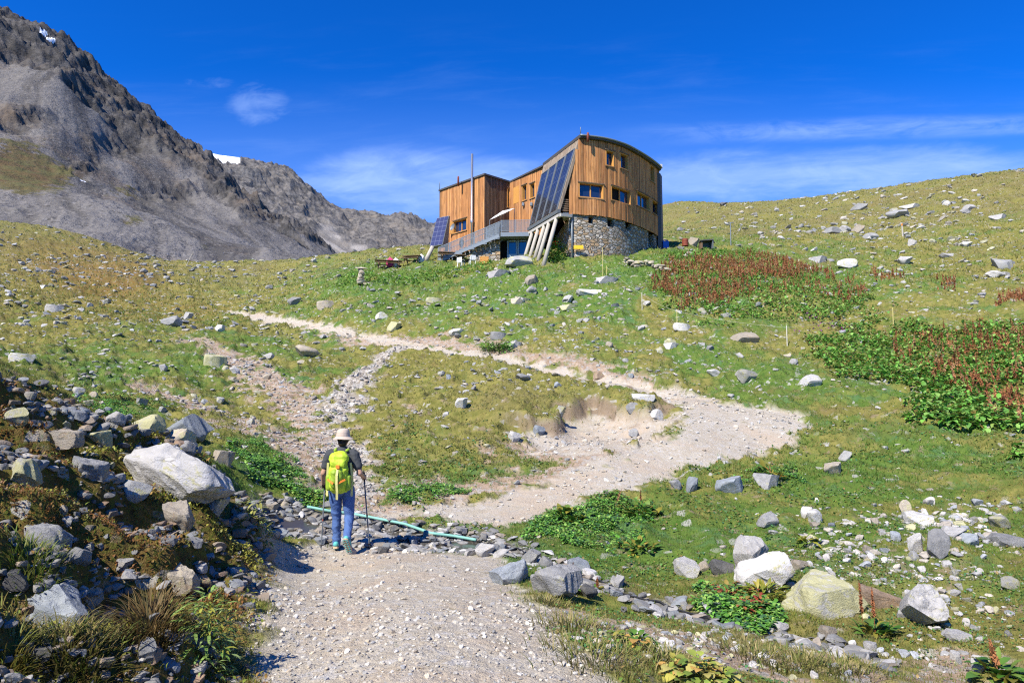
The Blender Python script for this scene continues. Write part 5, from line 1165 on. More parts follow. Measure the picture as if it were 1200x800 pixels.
# ---- cairn and the low dry stone row
p = P(423, 334); v, f = rock_verts(77, 3, 12, .05)
def stack(name, label, cat, items, base):
    VV = []; FF = []; n = 0
    for (x, y, z, a, b, c, rz, sd) in items:
        q, ff = rock_verts(sd, 2, 11, .05, 1, True); q = q * np.array([a, b, c]); cs, sn = math.cos(rz), math.sin(rz)
        q = np.column_stack([q[:, 0] * cs - q[:, 1] * sn + x, q[:, 0] * sn + q[:, 1] * cs + y, q[:, 2] + z]); VV.append(q); FF.append(ff + n); n += len(q)
    me = np_mesh(name, np.vstack(VV), np.vstack(FF), RM['tan'], True); me.set_sharp_from_angle(angle=R(35)); o = new_obj(name, me); o.location = base; return tag(o, label, cat)
it = [(rnd.uniform(-.9, .9), rnd.uniform(-.3, .3), .05, .6, .5, .28, rnd.random() * 3, 200 + i) for i in range(7)]
z = .1
for i in range(7): w = .85 - i * .05; it.append((rnd.uniform(-.06, .06), rnd.uniform(-.05, .05), z + .11, w, w * .8, .27, rnd.random() * 3, 220 + i)); z += .19
it.append((0, 0, z + .06, 1.15, .8, .13, .2, 240))
stack('cairn', 'stacked stone cairn with a flat slab on top, left of the hut', 'cairn', it, p)
a_, b_ = P(733, 309), P(782, 319); it = []
for i in range(46):
    t = (i + rnd.random()) / 46; q = a_.lerp(b_, t); hz = float(H(q.x, q.y)) - a_.z
    it.append((q.x - a_.x, q.y - a_.y + rnd.uniform(-.3, .3), hz + rnd.uniform(.05, .42) * (1 - .4 * t), rnd.uniform(.35, .75), rnd.uniform(.3, .5), rnd.uniform(.15, .3), rnd.uniform(-.4, .4), 300 + i))
stack('dry_stone_wall', 'low tumbled row of flat stones on the grass before the round end of the hut', 'stone wall', it, a_)

# ---- scattered stones: the ones that show largest are things, all the rest are rubble
def free(x, y, r):
    for a, b, c in TAKEN:
        if (x - a) ** 2 + (y - b) ** 2 < (r * .5 + c * .8) ** 2: return False
    return True
ZONES = [  # centre, spread in the picture, stones, size in px (lo, hi), rocks
 ('in the right stone scatter', (1080, 640), (75, 30), 44, (7, 15), 'pale white grey lichen blue'),
 ('below the oval boulder', (1000, 625), (45, 22), 30, (7, 13), 'blue grey pale white tan'),
 ('around the tilted pinkish slab', (1105, 690), (70, 35), 24, (7, 14), 'lichen pale white grey'),
 ('beside the lower stream bed', (1050, 770), (100, 22), 10, (8, 14), 'white pale grey'),
 ('in the stream bed below the hose', (810, 716), (45, 9), 22, (7, 15), 'blue grey pale dark'),
 ('at the path\'s right edge', (640, 680), (30, 18), 14, (8, 18), 'grey blue white brown'),
 ('on the near rim of the ford', (475, 648), (75, 5), 12, (7, 14), 'pale grey white'),
 ('left of the ford', (330, 605), (24, 18), 18, (8, 18), 'grey pale blue tan'),
 ('in the middle of the ford', (440, 624), (50, 8), 14, (6, 13), 'grey dark blue pale'),
 ('on the crest of the left bank', (80, 480), (60, 16), 34, (7, 15), 'grey pale lichen tan blue'),
 ('in the middle bank rubble', (80, 640), (60, 36), 44, (8, 17), 'grey blue tan pale brown'),
 ('low on the left bank', (140, 725), (80, 36), 26, (8, 18), 'dark grey blue brown'),
 ('in the brown heath on the bank', (120, 560), (70, 30), 12, (7, 13), 'grey lichen pale'),
 ('on the hairpin knoll', (600, 455), (75, 20), 22, (6, 12), 'grey lichen blue pale tan'),
 ('on the grass below the hut', (620, 365), (120, 32), 40, (6, 14), 'pale white lichen grey tan'),
 ('left of the dock patch', (750, 390), (70, 32), 22, (6, 13), 'pale white lichen grey'),
 ('on the grass above the hairpin', (880, 440), (90, 20), 14, (6, 12), 'white pale tan'),
 ('on the upper right hillside', (1050, 265), (110, 26), 24, (5, 12), 'pale grey white'),
 ('on the middle right hillside', (1090, 320), (90, 26), 14, (6, 14), 'pale grey white lichen'),
 ('by the left earth track', (260, 440), (80, 40), 18, (6, 12), 'grey pale white tan'),
 ('beside the old track above the ford', (310, 530), (50, 25), 14, (7, 13), 'grey pale tan'),
 ('in the far left meadow', (70, 350), (70, 32), 12, (5, 12), 'pale grey white'),
]
FORM = {'blocky': 'blocky', 'angular': 'angular', 'rounded': 'rounded', 'flat': 'flat'}
used = {}; scatter_n = 0; LIM = 300 - len(STONES)
cand = []
for zi, (where, c, s, n, (lo, hi), cols) in enumerate(ZONES):
    k = 0; tries = 0
    while k < n * .55 and tries < n * 30:
        tries += 1; px = RNG.normal(c[0], s[0] * .75); py = RNG.normal(c[1], s[1] * .75)
        if not (4 < px < 1196 and 230 < py < 792): continue
        p = P(px, py); w = lo + (hi - lo) * RNG.random() ** 2.0; r = w * p.y / 800 / 2
        if not free(p.x, p.y, r) : continue
        if hgrid(M_PATH, p.x, p.y) > .4 and zi not in (5, 6): continue
        cand.append((w, zi, px, py)); TAKEN.append((p.x, p.y, r)); k += 1
cand.sort(reverse=True); cand = cand[:LIM]
seen = {}
for w, zi, px, py in cand:
    where, c, s, n, (lo, hi), cols = ZONES[zi]; cols = cols.split(); mname = cols[int(RNG.random() * len(cols))]; kind = ('blocky', 'angular', 'rounded', 'flat', 'flat')[int(RNG.random() * 5)]
    size = 'larger' if w > lo + .55 * (hi - lo) else ('middling' if w > lo + .25 * (hi - lo) else 'small')
    hx = '' if abs(px - c[0]) < s[0] * .3 else (', left' if px < c[0] else ', right'); hy = '' if abs(py - c[1]) < s[1] * .35 else (' upper' if py < c[1] else ' lower')
    side = (hx + hy + ' side') if hx else ((',' + hy + ' side') if hy else ', centre')
    lab = f'{size} {WORD[mname]} {FORM[kind]} stone {where}{side}'
    h = w * {'flat': .38, 'rounded': .68, 'blocky': .62, 'angular': .7}[kind]
    TAKEN.pop() if False else None
    o = put_rock('stone', lab, 'stone', px, py, w, h, mname, kind, .75 + .3 * RNG.random(), RNG.random() * 6.28, (RNG.normal() * .14, RNG.normal() * .14), None, .26)
    seen.setdefault(lab, []).append(o)
    o['group'] = 'stones ' + where

# rubble: merged low-poly stones
LOW = [rock_verts(900 + i, 1, 9 + i % 5, .03, 1, i % 3 == 0) for i in range(6)] + [rock_verts(920 + i, 2, 7 + i % 4, .05, 1, i % 2 == 0) for i in range(10)] + [rock_verts(950 + i, 3, 8 + i % 4, .06, 1, i % 2 == 0) for i in range(8)]
def rubble(name, label, xs, ys, size, mat, flat=.55, sink=.25, grid=None, coln=None, pal=None):
    xs = np.asarray(xs); ys = np.asarray(ys); N = len(xs); zs = hgrid(GZ if grid is None else grid, xs, ys); VV = []; FF = []; CC = []; off = 0
    pxs = size * 800 / np.maximum(ys, 1); ks = np.where(pxs < 3.5, RNG.integers(0, 6, N), np.where(pxs < 11, RNG.integers(6, 16, N), RNG.integers(16, 24, N))); rz = RNG.random(N) * 6.283; fl = flat * (.6 + .8 * RNG.random(N)); el_ = .6 + .4 * RNG.random(N); tx = RNG.normal(0, .22, N); ty = RNG.normal(0, .22, N)
    pal = np.array(pal or [(.40, .39, .37), (.30, .30, .29), (.50, .485, .46), (.27, .29, .305), (.40, .35, .275), (.42, .405, .24)]); ci = RNG.integers(0, len(pal), N); bright = .75 + .5 * RNG.random(N)
    for k in range(len(LOW)):
        m = np.nonzero(ks == k)[0]
        if len(m) == 0: continue
        v, f = LOW[k]; s = size[m]
        q = v[None] * np.stack([s, s * el_[m], s * fl[m]], -1)[:, None, :]
        q[..., 2] += q[..., 0] * tx[m][:, None] + q[..., 1] * ty[m][:, None]
        c, sn = np.cos(rz[m])[:, None], np.sin(rz[m])[:, None]
        x = q[..., 0] * c - q[..., 1] * sn + xs[m][:, None]; y = q[..., 0] * sn + q[..., 1] * c + ys[m][:, None]; z = q[..., 2] + (zs[m] + s * fl[m] * (.5 - sink))[:, None]
        VV.append(np.stack([x, y, z], -1).reshape(-1, 3)); FF.append((f[None] + (np.arange(len(m)) * len(v))[:, None, None] + off).reshape(-1, 3)); off += len(m) * len(v)
        CC.append(np.repeat(pal[ci[m]] * bright[m][:, None], len(v), 0))
    o = new_obj(name, np_mesh(name, np.vstack(VV), np.vstack(FF), mat, False, {'tint': np.vstack(CC)})); return tag(o, label, None, None, 'stuff')
g = NT('loose_stone', .9, .15); c = g.attr('tint'); n1 = g.noise(12, 5, .7); c = g.mix(g.math('MULTIPLY', g.ramp(n1, .4, .65), .45), c, (.13, .125, .12)); c = g.mix(g.math('MULTIPLY', g.ramp(g.noise(6, 5, .7), .6, .7), .4), c, (.40, .39, .23)); g.base(c); g.bump(g.noise(40, 4), .6, .02); LOOSE = g.m
def pick(n, x0, x1, y0, y1, dens, rmin=2.0):
    """points of the ground, drawn evenly over the picture rectangle (wider than the frame), kept by a zone density"""
    th = np.arctan2(RNG.uniform(x0, x1, n) - 600, 800); j = RNG.integers(0, nR - 1, n)
    # even in picture height: weight rows by the height they cover
    lr = RNG.uniform(math.log(3.0), math.log(230), n); r = np.exp(lr); x = r * np.sin(th); y = r * np.cos(th); z = hgrid(GZ0, x, y)
    qx, qy = to_px(x, np.maximum(y, .5), z); ok = (qy > y0) & (qy < y1) & (y > 1); k = dens(x, y, qx, qy); ok &= RNG.random(n) < k
    return x[ok], y[ok]
mg = lambda g_, x, y: hgrid(g_, x, y)
def lod(y, lo, hi, e=2.2):
    return (lo + (hi - lo) * RNG.random(len(y)) ** e)
# gravel of the path
x, y = pick(230000, -150, 1150, 360, 840, lambda x, y, a, b: mg(M_PATH, x, y) * np.clip(.55 - .0 * y, 0, 1) * (.7 + .3 * (y < 26)) * np.clip(.22 + 1.3 * sstep(fbm(x * .6, y * .6, 180, 3), .42, .6), 0, 1))
x, y = x[:52000], y[:52000]; sz = lod(y, .008, .055, 3.7) * np.clip(y / 6.5, .6, 3.4) ** .95
rubble('path_gravel', 'loose gravel and small stones lying on the footpath', x, y, sz, LOOSE, .5, .3, None, None, [(.49, .455, .385), (.42, .385, .33), (.54, .515, .455), (.37, .365, .35), (.49, .415, .315), (.51, .47, .39)])
# bank rubble
x, y = pick(120000, -260, 330, 425, 860, lambda x, y, a, b: mg(M_BANK, x, y) * np.clip(.02 + .95 * sstep(fbm(x * .9, y * .9, 5, 3), .49, .60) + .7 * np.exp(-((b - 462 - .32 * a) / 22) ** 2), 0, 1) * .8)
x, y = x[:15000], y[:15000]; sz = lod(y, .02, .20, 4.4) * np.clip(y / 8, .55, 1.3)
rubble('bank_rubble', 'broken rock rubble covering the left bank', x, y, sz, LOOSE, .5, .34, None, None, [(.24, .23, .21), (.16, .16, .155), (.32, .305, .28), (.18, .19, .20), (.25, .20, .15), (.22, .15, .10)])
# stream bed stones
x, y = pick(160000, 250, 1040, 580, 800, lambda x, y, a, b: (mg(GSTR, x, y) < .2) * np.where(a < 600, .9, .28)); x, y = x[:2600], y[:2600]; sz = lod(y, .03, .22, 3.0)
rubble('stream_stones', 'flat wet stones filling the small stream bed', x, y, sz, LOOSE, .4, .2, None, None, [(.26, .255, .24), (.17, .17, .165), (.34, .33, .31), (.19, .205, .215), (.28, .24, .19), (.42, .41, .39)])
# grey rubble strip and old track
x, y = pick(160000, 180, 520, 380, 610, lambda x, y, a, b: np.clip(.9 * mg(M_RUB, x, y) + .2 * mg(M_SOIL, x, y), 0, 1)); x, y = x[:5000], y[:5000]; sz = lod(y, .02, .17, 4) * np.clip(y / 20, .6, 1.4)
rubble('track_rubble', 'rubble and stones strewn along the old bare track', x, y, sz, LOOSE, .5, .3, None, None, [(.44, .41, .36), (.36, .33, .285), (.50, .475, .42), (.34, .335, .32), (.42, .35, .27)])
# the stone scatter on the right turf
def sc_d(x, y, a, b):
    sp = lambda cx, cy, rx, ry: np.exp(-(((a - cx) / rx) ** 2 + ((b - cy) / ry) ** 2))
    return np.clip(sp(1030, 630, 70, 24) + sp(1110, 625, 80, 26) + .55 * sp(1120, 690, 80, 45) + .4 * sp(985, 665, 50, 14) + .35 * sp(900, 690, 60, 12) + .3 * sp(1030, 770, 140, 20) + .55 * sp(780, 755, 130, 20), 0, 1) * (.15 + 1.1 * sstep(fbm(x * 1.2, y * 1.2, 190, 3), .42, .6)) * (mg(M_PATH, x, y) < .3)
x, y = pick(470000, 600, 1330, 560, 830, sc_d); x, y = x[:1500], y[:1500]; sz = (2.0 + 11 * RNG.random(len(y)) ** 2.6) * y / 800
rubble('scattered_stones', 'broad scatter of pale stones and lichened lumps on the right turf', x, y, sz, LOOSE, .5, .28, None, None, [(.46, .445, .42), (.37, .365, .35), (.55, .53, .50), (.34, .355, .365), (.46, .41, .34), (.45, .43, .24), (.52, .49, .44)])
# stones in the turf everywhere
def turf_d(x, y, a, b):
    sp = lambda cx, cy, rx, ry: np.exp(-(((a - cx) / rx) ** 2 + ((b - cy) / ry) ** 2))
    d = .10 + .9 * sp(1080, 640, 110, 45) + .6 * sp(1110, 690, 90, 45) + .55 * sp(640, 360, 190, 45) + .5 * sp(760, 400, 120, 45) + .4 * sp(600, 450, 110, 35) + .7 * sp(1040, 262, 150, 34) + .45 * sp(1120, 320, 120, 34) + .6 * sp(40, 350, 120, 55) + .5 * sp(200, 310, 160, 25) + .35 * sp(300, 420, 130, 50) + .5 * sp(720, 515, 70, 28) + .35 * sp(900, 445, 90, 20) + .35 * sp(750, 760, 150, 40) + .6 * sp(330, 370, 90, 20) + .4 * sp(500, 500, 60, 60) + .55 * sp(120, 460, 100, 30)
    cl_ = sstep(fbm(x * .22, y * .22, 31, 4), .40, .64) * (.12 + 1.4 * sstep(fbm(x * .8, y * .8, 32, 3), .44, .62))
    return np.clip(d * (.35 + 1.2 * cl_), 0, 1) * (mg(M_BANK, x, y) < .3) * (mg(M_PATH, x, y) < .3) * (mg(GSTR, x, y) > .1) * .55 * np.clip(y / 14, .5, 1)
x, y = pick(230000, -140, 1440, 195, 830, turf_d); x, y = x[:50000], y[:50000]; px1, py1 = to_px(x, y, hgrid(GZ0, x, y)); sz = (1.0 + 8.5 * RNG.random(len(y)) ** 5.5) * y / 800 * np.clip(1.15 - y / 400, .5, 1)
rubble('field_stones', 'countless small pale stones half sunk in the turf of the slopes', x, y, sz, LOOSE, .45, .3, None, None, [(.38, .37, .345), (.31, .305, .29), (.46, .445, .415), (.29, .30, .305), (.40, .36, .30), (.38, .365, .25)])
# ------------------------------------------------------------------ turf blades, leaf cover, dock plants
def leaf_material(name, trans=.3, rough=.6):
    g = NT(name, rough, .25); c = g.attr('tint'); g.base(c)
    tr = g.n('ShaderNodeBsdfTranslucent'); g.l(c, tr.inputs[0]); mx = g.n('ShaderNodeMixShader'); mx.inputs[0].default_value = trans
    g.l(g.b.outputs[0], mx.inputs[1]); g.l(tr.outputs[0], mx.inputs[2]); g.l(mx.outputs[0], g.out.inputs[0]); return g.m
BLADE = leaf_material('grass_blade', .35); LEAF = leaf_material('broad_leaf', .25, .5); STALK = leaf_material('dry_seed_stalk', .1, .9)
def blades(name, label, x, y, h, w, cols, spread, per, mat=BLADE, lean=.5):
    """tufts of thin triangular blades"""
    n = len(x); X = np.repeat(x, per) + RNG.normal(0, 1, n * per) * np.repeat(spread, per); Y = np.repeat(y, per) + RNG.normal(0, 1, n * per) * np.repeat(spread, per)
    Z = hgrid(GZ, X, Y) - .008; hh = np.repeat(h, per) * (.5 + .8 * RNG.random(n * per)); ww = np.repeat(w, per) * (.6 + .8 * RNG.random(n * per)); a = RNG.random(n * per) * 6.283; b = RNG.random(n * per) * 6.283; ln = hh * lean * (.3 + RNG.random(n * per))
    dx, dy = np.cos(a) * ww / 2, np.sin(a) * ww / 2
    v = np.stack([np.stack([X - dx, Y - dy, Z], -1), np.stack([X + dx, Y + dy, Z], -1), np.stack([X + np.cos(b) * ln, Y + np.sin(b) * ln, Z + hh], -1)], 1).reshape(-1, 3)
    c = np.repeat(np.repeat(cols, per, 0) * (.7 + .6 * RNG.random((n * per, 1))), 3, 0)
    o = new_obj(name, np_mesh(name, v, np.arange(len(v)).reshape(-1, 3), mat, False, {'tint': c})); return tag(o, label, None, None, 'stuff')
def turf_cols(x, y):
    l = mg(M_LUSH, x, y) + RNG.normal(0, .25, len(x)); d = mg(M_DRY, x, y) + RNG.normal(0, .22, len(x)); bk = mg(M_BANK, x, y)
    G = np.array([.105, .21, .03]); O = np.array([.20, .195, .05]); ST = np.array([.31, .255, .11]); HB = np.array([.19, .115, .035])
    c = O + (G - O) * sstep(l, .15, .65)[:, None]; c = c + (ST - c) * (.75 * sstep(d, .35, .95))[:, None]; hb = (bk * (RNG.random(len(x)) < .6))[:, None]; return c + (HB - c) * hb
def turf_k(x, y, a, b):
    return np.clip(1 - mg(M_PATH, x, y) * 1.6 - mg(M_SOIL, x, y) * .85 - mg(M_RUB, x, y) * .9, 0, 1) * (mg(GSTR, x, y) > .08) * (1 - mg(M_BANK, x, y) * .55 * (fbm(x * .9, y * .9, 5, 3) > .5)) * np.clip(.35 + 1.1 * sstep(fbm(x * 1.1, y * 1.1, 77, 3), .35, .6), 0, 1)
x, y = pick(230000, -160, 1480, 420, 860, lambda x, y, a, b: turf_k(x, y, a, b) * (y < 17)); x, y = x[:56000], y[:56000]
blades('grass', 'short alpine grass on the near slopes', x, y, .028 + .022 * RNG.random(len(x)) + .012 * (y / 10), .0035 + .0006 * y, turf_cols(x, y), .03 + .006 * y, 6)
x, y = pick(200000, -160, 1420, 280, 640, lambda x, y, a, b: turf_k(x, y, a, b) * (y > 15) * (y < 70)); x, y = x[:44000], y[:44000]
blades('grass', 'short alpine grass covering the middle slopes', x, y, .05 + .05 * RNG.random(len(x)), .010 + .0009 * y, turf_cols(x, y), .006 * y, 4, BLADE, .7)
x, y = pick(150000, -160, 1400, 190, 480, lambda x, y, a, b: turf_k(x, y, a, b) * (y > 50) * (y < 190)); x, y = x[:27000], y[:27000]
blades('grass', 'alpine grass tufts on the far meadows', x, y, .10 + .10 * RNG.random(len(x)) + .0006 * y, .02 + .0011 * y, turf_cols(x, y), .004 * y, 4, BLADE, .6)
# longer tussocks at the path edge and on the bank
def tuss(cx, cy, n, hgt, cols, label, spread=.10, w=.006):
    p = P(cx, cy); X = p.x + RNG.normal(0, min(spread, .085) if spread <= .135 else spread, n); Y = p.y + RNG.normal(0, min(spread, .085) if spread <= .135 else spread, n); Z = hgrid(GZ, X, Y) - .02
    a = np.arctan2(Y - p.y, X - p.x) + RNG.normal(0, .6, n); out = hgt * (.25 + .75 * RNG.random(n)); hh = hgt * (.55 + .5 * RNG.random(n)); col = np.array(cols)[RNG.integers(0, len(cols), n)] * (.7 + .6 * RNG.random((n, 1)))
    VV = []; t = np.array([0, .4, .75, 1.0])
    px_ = X[:, None] + np.cos(a)[:, None] * out[:, None] * t ** 1.7; py_ = Y[:, None] + np.sin(a)[:, None] * out[:, None] * t ** 1.7; pz_ = Z[:, None] + hh[:, None] * (t * 1.25 - .42 * t ** 2.4)
    wd = w * (1 - .85 * t); dx = -np.sin(a)[:, None] * wd; dy = np.cos(a)[:, None] * wd
    v = np.stack([np.stack([px_ - dx, py_ - dy, pz_], -1), np.stack([px_ + dx, py_ + dy, pz_], -1)], 2).reshape(n, 8, 3)
    f = np.array([[0, 1, 3, 2], [2, 3, 5, 4], [4, 5, 7, 6]]); F_ = (f[None] + (np.arange(n) * 8)[:, None, None]).reshape(-1, 4)
    v = v.reshape(-1, 3) - np.array(p[:]); o = new_obj('grass_tussock' if spread <= .135 else 'dry_grass', np_mesh('grass_tussock', v, F_, BLADE, True, {'tint': np.repeat(col, 8, 0)})); o.location = p
    return tag(o, label, 'grass tussock', 'grass tussocks') if spread <= .135 else tag(o, label, None, None, 'stuff')
G1 = [(.10, .13, .025), (.16, .15, .04), (.24, .19, .07)]; G2 = [(.16, .10, .035), (.20, .14, .05), (.10, .085, .03)]; G3 = [(.34, .28, .12), (.24, .22, .07), (.13, .16, .035)]
for a in [(175, 742, 420, .26, G2, 'brownish drooping grass tussock in the middle of the lower bank', .13), (75, 760, 300, .18, G1, 'green grass tussock below the broad blue-grey slab', .11), (105, 765, 220, .16, G1, 'green tussock right of the one below the slab', .1), (35, 655, 260, .16, [(.13, .19, .03), (.20, .22, .05)], 'bright green tussock by the cracked grey block', .11), (10, 775, 260, .16, [(.2, .22, .05), (.16, .13, .03)], 'yellowish tussock in the bottom left corner', .05),
          (670, 735, 240, .16, G3, 'straw-coloured tussock on the path edge below the rugged rock mass', .16), (700, 775, 260, .15, G3, 'pale dry tussock on the lower right path edge', .18), (640, 705, 160, .12, G3, 'small dry tussock at the corner of the path by the slab', .12), (880, 770, 260, .15, G3, 'straw-coloured tussock right of the yellowing leafy plant', .2), (935, 780, 240, .14, G3, 'dry tussock on the bare strip near the lower stream', .2), (255, 770, 180, .12, G1, 'small green tussock at the left edge of the path', .12), (990, 785, 240, .13, G3, 'dry tussock at the bottom edge right of the middle', .2), (780, 775, 200, .14, G3, 'dry grassy tuft between the two yellowing leafy plants', .14), (825, 690, 240, .1, [(.10, .15, .02), (.18, .20, .03)], 'mossy green tuft on the stream edge below the pale slab', .16), (940, 730, 260, .09, [(.13, .17, .02), (.20, .20, .03)], 'bright mossy tuft under the lichened boulder', .2)]:
    tuss(*a)
# broad leaves: each a bent kite of four faces
def leaf_geo(X, Y, Z, L, Wd, az_, tilt):
    n = len(X); ca, sa = np.cos(az_), np.sin(az_); ct_, st_ = np.cos(tilt), np.sin(tilt)
    t = np.array([0, .35, .7, 1.0]); wv = np.array([.18, 1.0, .8, .04]); bend = np.array([0, .02, -.06, -.24])
    v = np.empty((n, 12, 3)); k = 0
    for i in range(4):
        for s, e in ((-1, .10), (0, 0), (1, .10)):
            lx = L * t[i]; ly = s * Wd / 2 * wv[i]; lz = L * bend[i] + e * Wd * wv[i]
            gx = lx * ct_ - lz * st_; gz = lx * st_ + lz * ct_; v[:, k, 0] = X + gx * ca - ly * sa; v[:, k, 1] = Y + gx * sa + ly * ca; v[:, k, 2] = Z + gz; k += 1
    f = np.array([[i * 3 + j, i * 3 + j + 1, i * 3 + j + 4, i * 3 + j + 3] for i in range(3) for j in range(2)])
    return v.reshape(-1, 3), (f[None] + (np.arange(n) * 12)[:, None, None]).reshape(-1, 4)
def leaf_cover(name, label, x, y, size, height, pal, tilt=(.12, .42)):
    n = len(x); z = hgrid(GZ, x, y) + height * RNG.random(n) ** .8; L = size * (.6 + .7 * RNG.random(n)); v, f = leaf_geo(x, y, z, L, L * (.5 + .25 * RNG.random(n)), RNG.random(n) * 6.283, RNG.normal(tilt[0], tilt[1], n))
    pal = np.array(pal); c = pal[(RNG.random(n) ** 1.0 * len(pal)).astype(int)] * (.7 + .6 * RNG.random((n, 1))); o = new_obj(name, np_mesh(name, v, f, LEAF, True, {'tint': np.repeat(c, 12, 0)})); return tag(o, label, None, None, 'stuff')
GP = [(.10, .27, .03), (.135, .33, .045), (.16, .36, .055), (.24, .42, .09), (.115, .28, .05), (.28, .41, .09)]
def in_polys(polys, fuzz):
    PW = [poly_world(p) for p in polys]
    def d(x, y, a, b):
        s = np.minimum.reduce([poly_sd(x, y, q) for q in PW]); return (s + (fbm(x * .5, y * .5, 55, 3) - .5) * fuzz < 0) * 1.0
    return d
DOCK_A = [(768, 332), (775, 311), (830, 304), (900, 303), (960, 320), (1012, 338), (1030, 372), (1000, 392), (950, 385), (890, 378), (830, 374), (785, 366)]
DOCK_B = [(955, 402), (985, 382), (1040, 388), (1100, 384), (1160, 378), (1260, 380), (1260, 560), (1200, 536), (1150, 512), (1090, 478), (1020, 448), (965, 424)]
dk0 = in_polys([DOCK_A, DOCK_B], 5.0)
dk = lambda x, y, a, b: dk0(x, y, a, b) * np.clip(.4 + 1.6 * sstep(fbm(x * .7, y * .7, 160, 4), .36, .58), 0, 1)
x, y = pick(500000, 740, 1270, 280, 580, lambda x, y, a, b: dk(x, y, a, b)); print('dock', len(x)); x, y = x[:26000], y[:26000]
leaf_cover('dock_leaves', 'dense bed of broad green dock leaves on the right slope', x, y, .20, .36, GP + [(.16, .12, .03)])
def stalks(x, y, hgt, rad, dens_lumps=20):
    n = len(x); z = hgrid(GZ, x, y); h = hgt * (.35 + .9 * RNG.random(n)); lx = RNG.normal(0, .12, n); ly = RNG.normal(0, .12, n); m = dens_lumps; t = .38 + .62 * np.linspace(0, 1, m)
    X = x[:, None] + lx[:, None] * h[:, None] * t; Y = y[:, None] + ly[:, None] * h[:, None] * t; Z = z[:, None] + h[:, None] * t; rr = rad * (1.15 - .9 * np.linspace(0, 1, m) ** 1.5)[None] * (.6 + .8 * RNG.random((n, m)))
    a = RNG.random((n, m)) * 6.283; b = a + 2.1 + RNG.random((n, m)); r1 = np.stack([X + np.cos(a) * rr, Y + np.sin(a) * rr, Z + rr * .8], -1); r2 = np.stack([X + np.cos(b) * rr, Y + np.sin(b) * rr, Z - rr * .6], -1); r3 = np.stack([X - np.cos(a + .6) * rr * .6, Y - np.sin(a + .6) * rr * .6, Z + rr * .9], -1)
    v = np.stack([r1, r2, r3], 2).reshape(-1, 3); f1 = np.arange(len(v)).reshape(-1, 3); w = np.full(n, rad * .22)
    s = np.stack([np.stack([x - w, y, z], -1), np.stack([x + w, y, z], -1), np.stack([X[:, -1], Y[:, -1], Z[:, -1]], -1)], 1).reshape(-1, 3)
    f2 = np.arange(len(s)).reshape(-1, 3) + len(v); pal = np.array([(.27, .105, .042), (.32, .14, .058), (.21, .08, .035), (.35, .19, .09)]); ci = RNG.integers(0, 4, n)
    return np.vstack([v, s]), np.vstack([f1, f2]), np.vstack([np.repeat(pal[ci], m * 3, 0) * (.7 + .6 * RNG.random((len(v), 1))), np.repeat(pal[ci], 3, 0)])
dA = in_polys([[(770, 334), (776, 309), (830, 302), (905, 301), (960, 316), (1012, 334), (1008, 352), (930, 344), (880, 352), (800, 362)]], 2.0)
dB = in_polys([[(1040, 392), (1100, 386), (1160, 382), (1260, 380), (1260, 540), (1200, 510), (1120, 460), (1060, 425)]], 2.5)
dC = in_polys([[(1020, 322), (1060, 322), (1062, 330), (1022, 331)], [(1098, 332), (1120, 330), (1120, 340), (1098, 342)], [(1165, 350), (1200, 348), (1200, 362), (1165, 362)]], .4)
x, y = pick(260000, 740, 1270, 270, 580, lambda x, y, a, b: np.clip(dA(x, y, a, b) * .42 + dB(x, y, a, b) * .055 + dC(x, y, a, b) * .35, 0, 1) * np.clip(.15 + 1.5 * sstep(fbm(x * .4, y * .4, 66, 3), .4, .62), 0, 1)); print('stalks', len(x)); x, y = x[:2600], y[:2600]
v, f, c = stalks(x, y, .72, .062); tag(new_obj('dock_stalks', np_mesh('dock_stalks', v, f, STALK, False, {'tint': c})), 'rust brown dock seed stalks standing over the leaf bed', None, None, 'stuff')
# other leafy ground cover
cv = in_polys([[(575, 628), (640, 592), (700, 590), (760, 588), (775, 605), (755, 640), (790, 672), (740, 678), (690, 655), (640, 640), (600, 640)], [(100, 462), (150, 470), (200, 480), (180, 486), (110, 478)], [(262, 520), (300, 522), (345, 560), (340, 575), (285, 560)], [(340, 572), (378, 575), (378, 595), (345, 592)], [(795, 668), (880, 690), (905, 712), (880, 728), (820, 705)], [(820, 565), (850, 560), (930, 545), (930, 570), (850, 572)], [(470, 572), (560, 570), (540, 582), (475, 585)]], 1.6)
x, y = pick(1400000, 80, 950, 455, 740, lambda x, y, a, b: cv(x, y, a, b) * (mg(M_PATH, x, y) < .3) * np.clip(.12 + 1.3 * sstep(fbm(x * 1.3, y * 1.3, 170, 4), .40, .56), 0, 1)); print('cover', len(x)); x, y = x[:24000], y[:24000]
leaf_cover('leafy_ground_cover', 'low leafy green ground cover beside the stream and path', x, y, .06, .09, GP + [(.06, .15, .05), (.05, .13, .05)], (.12, .32))
cv2 = in_polys([[(430, 326), (470, 322), (530, 312), (575, 308), (580, 318), (520, 326), (450, 334)], [(388, 338), (410, 322), (440, 320), (430, 336)], [(772, 304), (790, 297), (880, 294), (890, 299), (800, 307)], [(640, 304), (652, 296), (662, 300), (658, 306)], [(560, 405), (600, 402), (600, 412), (565, 412)]], .8)
x, y = pick(600000, 80, 900, 270, 500, cv2); print('cover2', len(x)); x, y = x[:9000], y[:9000]
leaf_cover('green_weeds', 'lush green weeds growing round the hut and in the hollows', x, y, .20, .38, GP + [(.20, .24, .03)], (.3, .45))
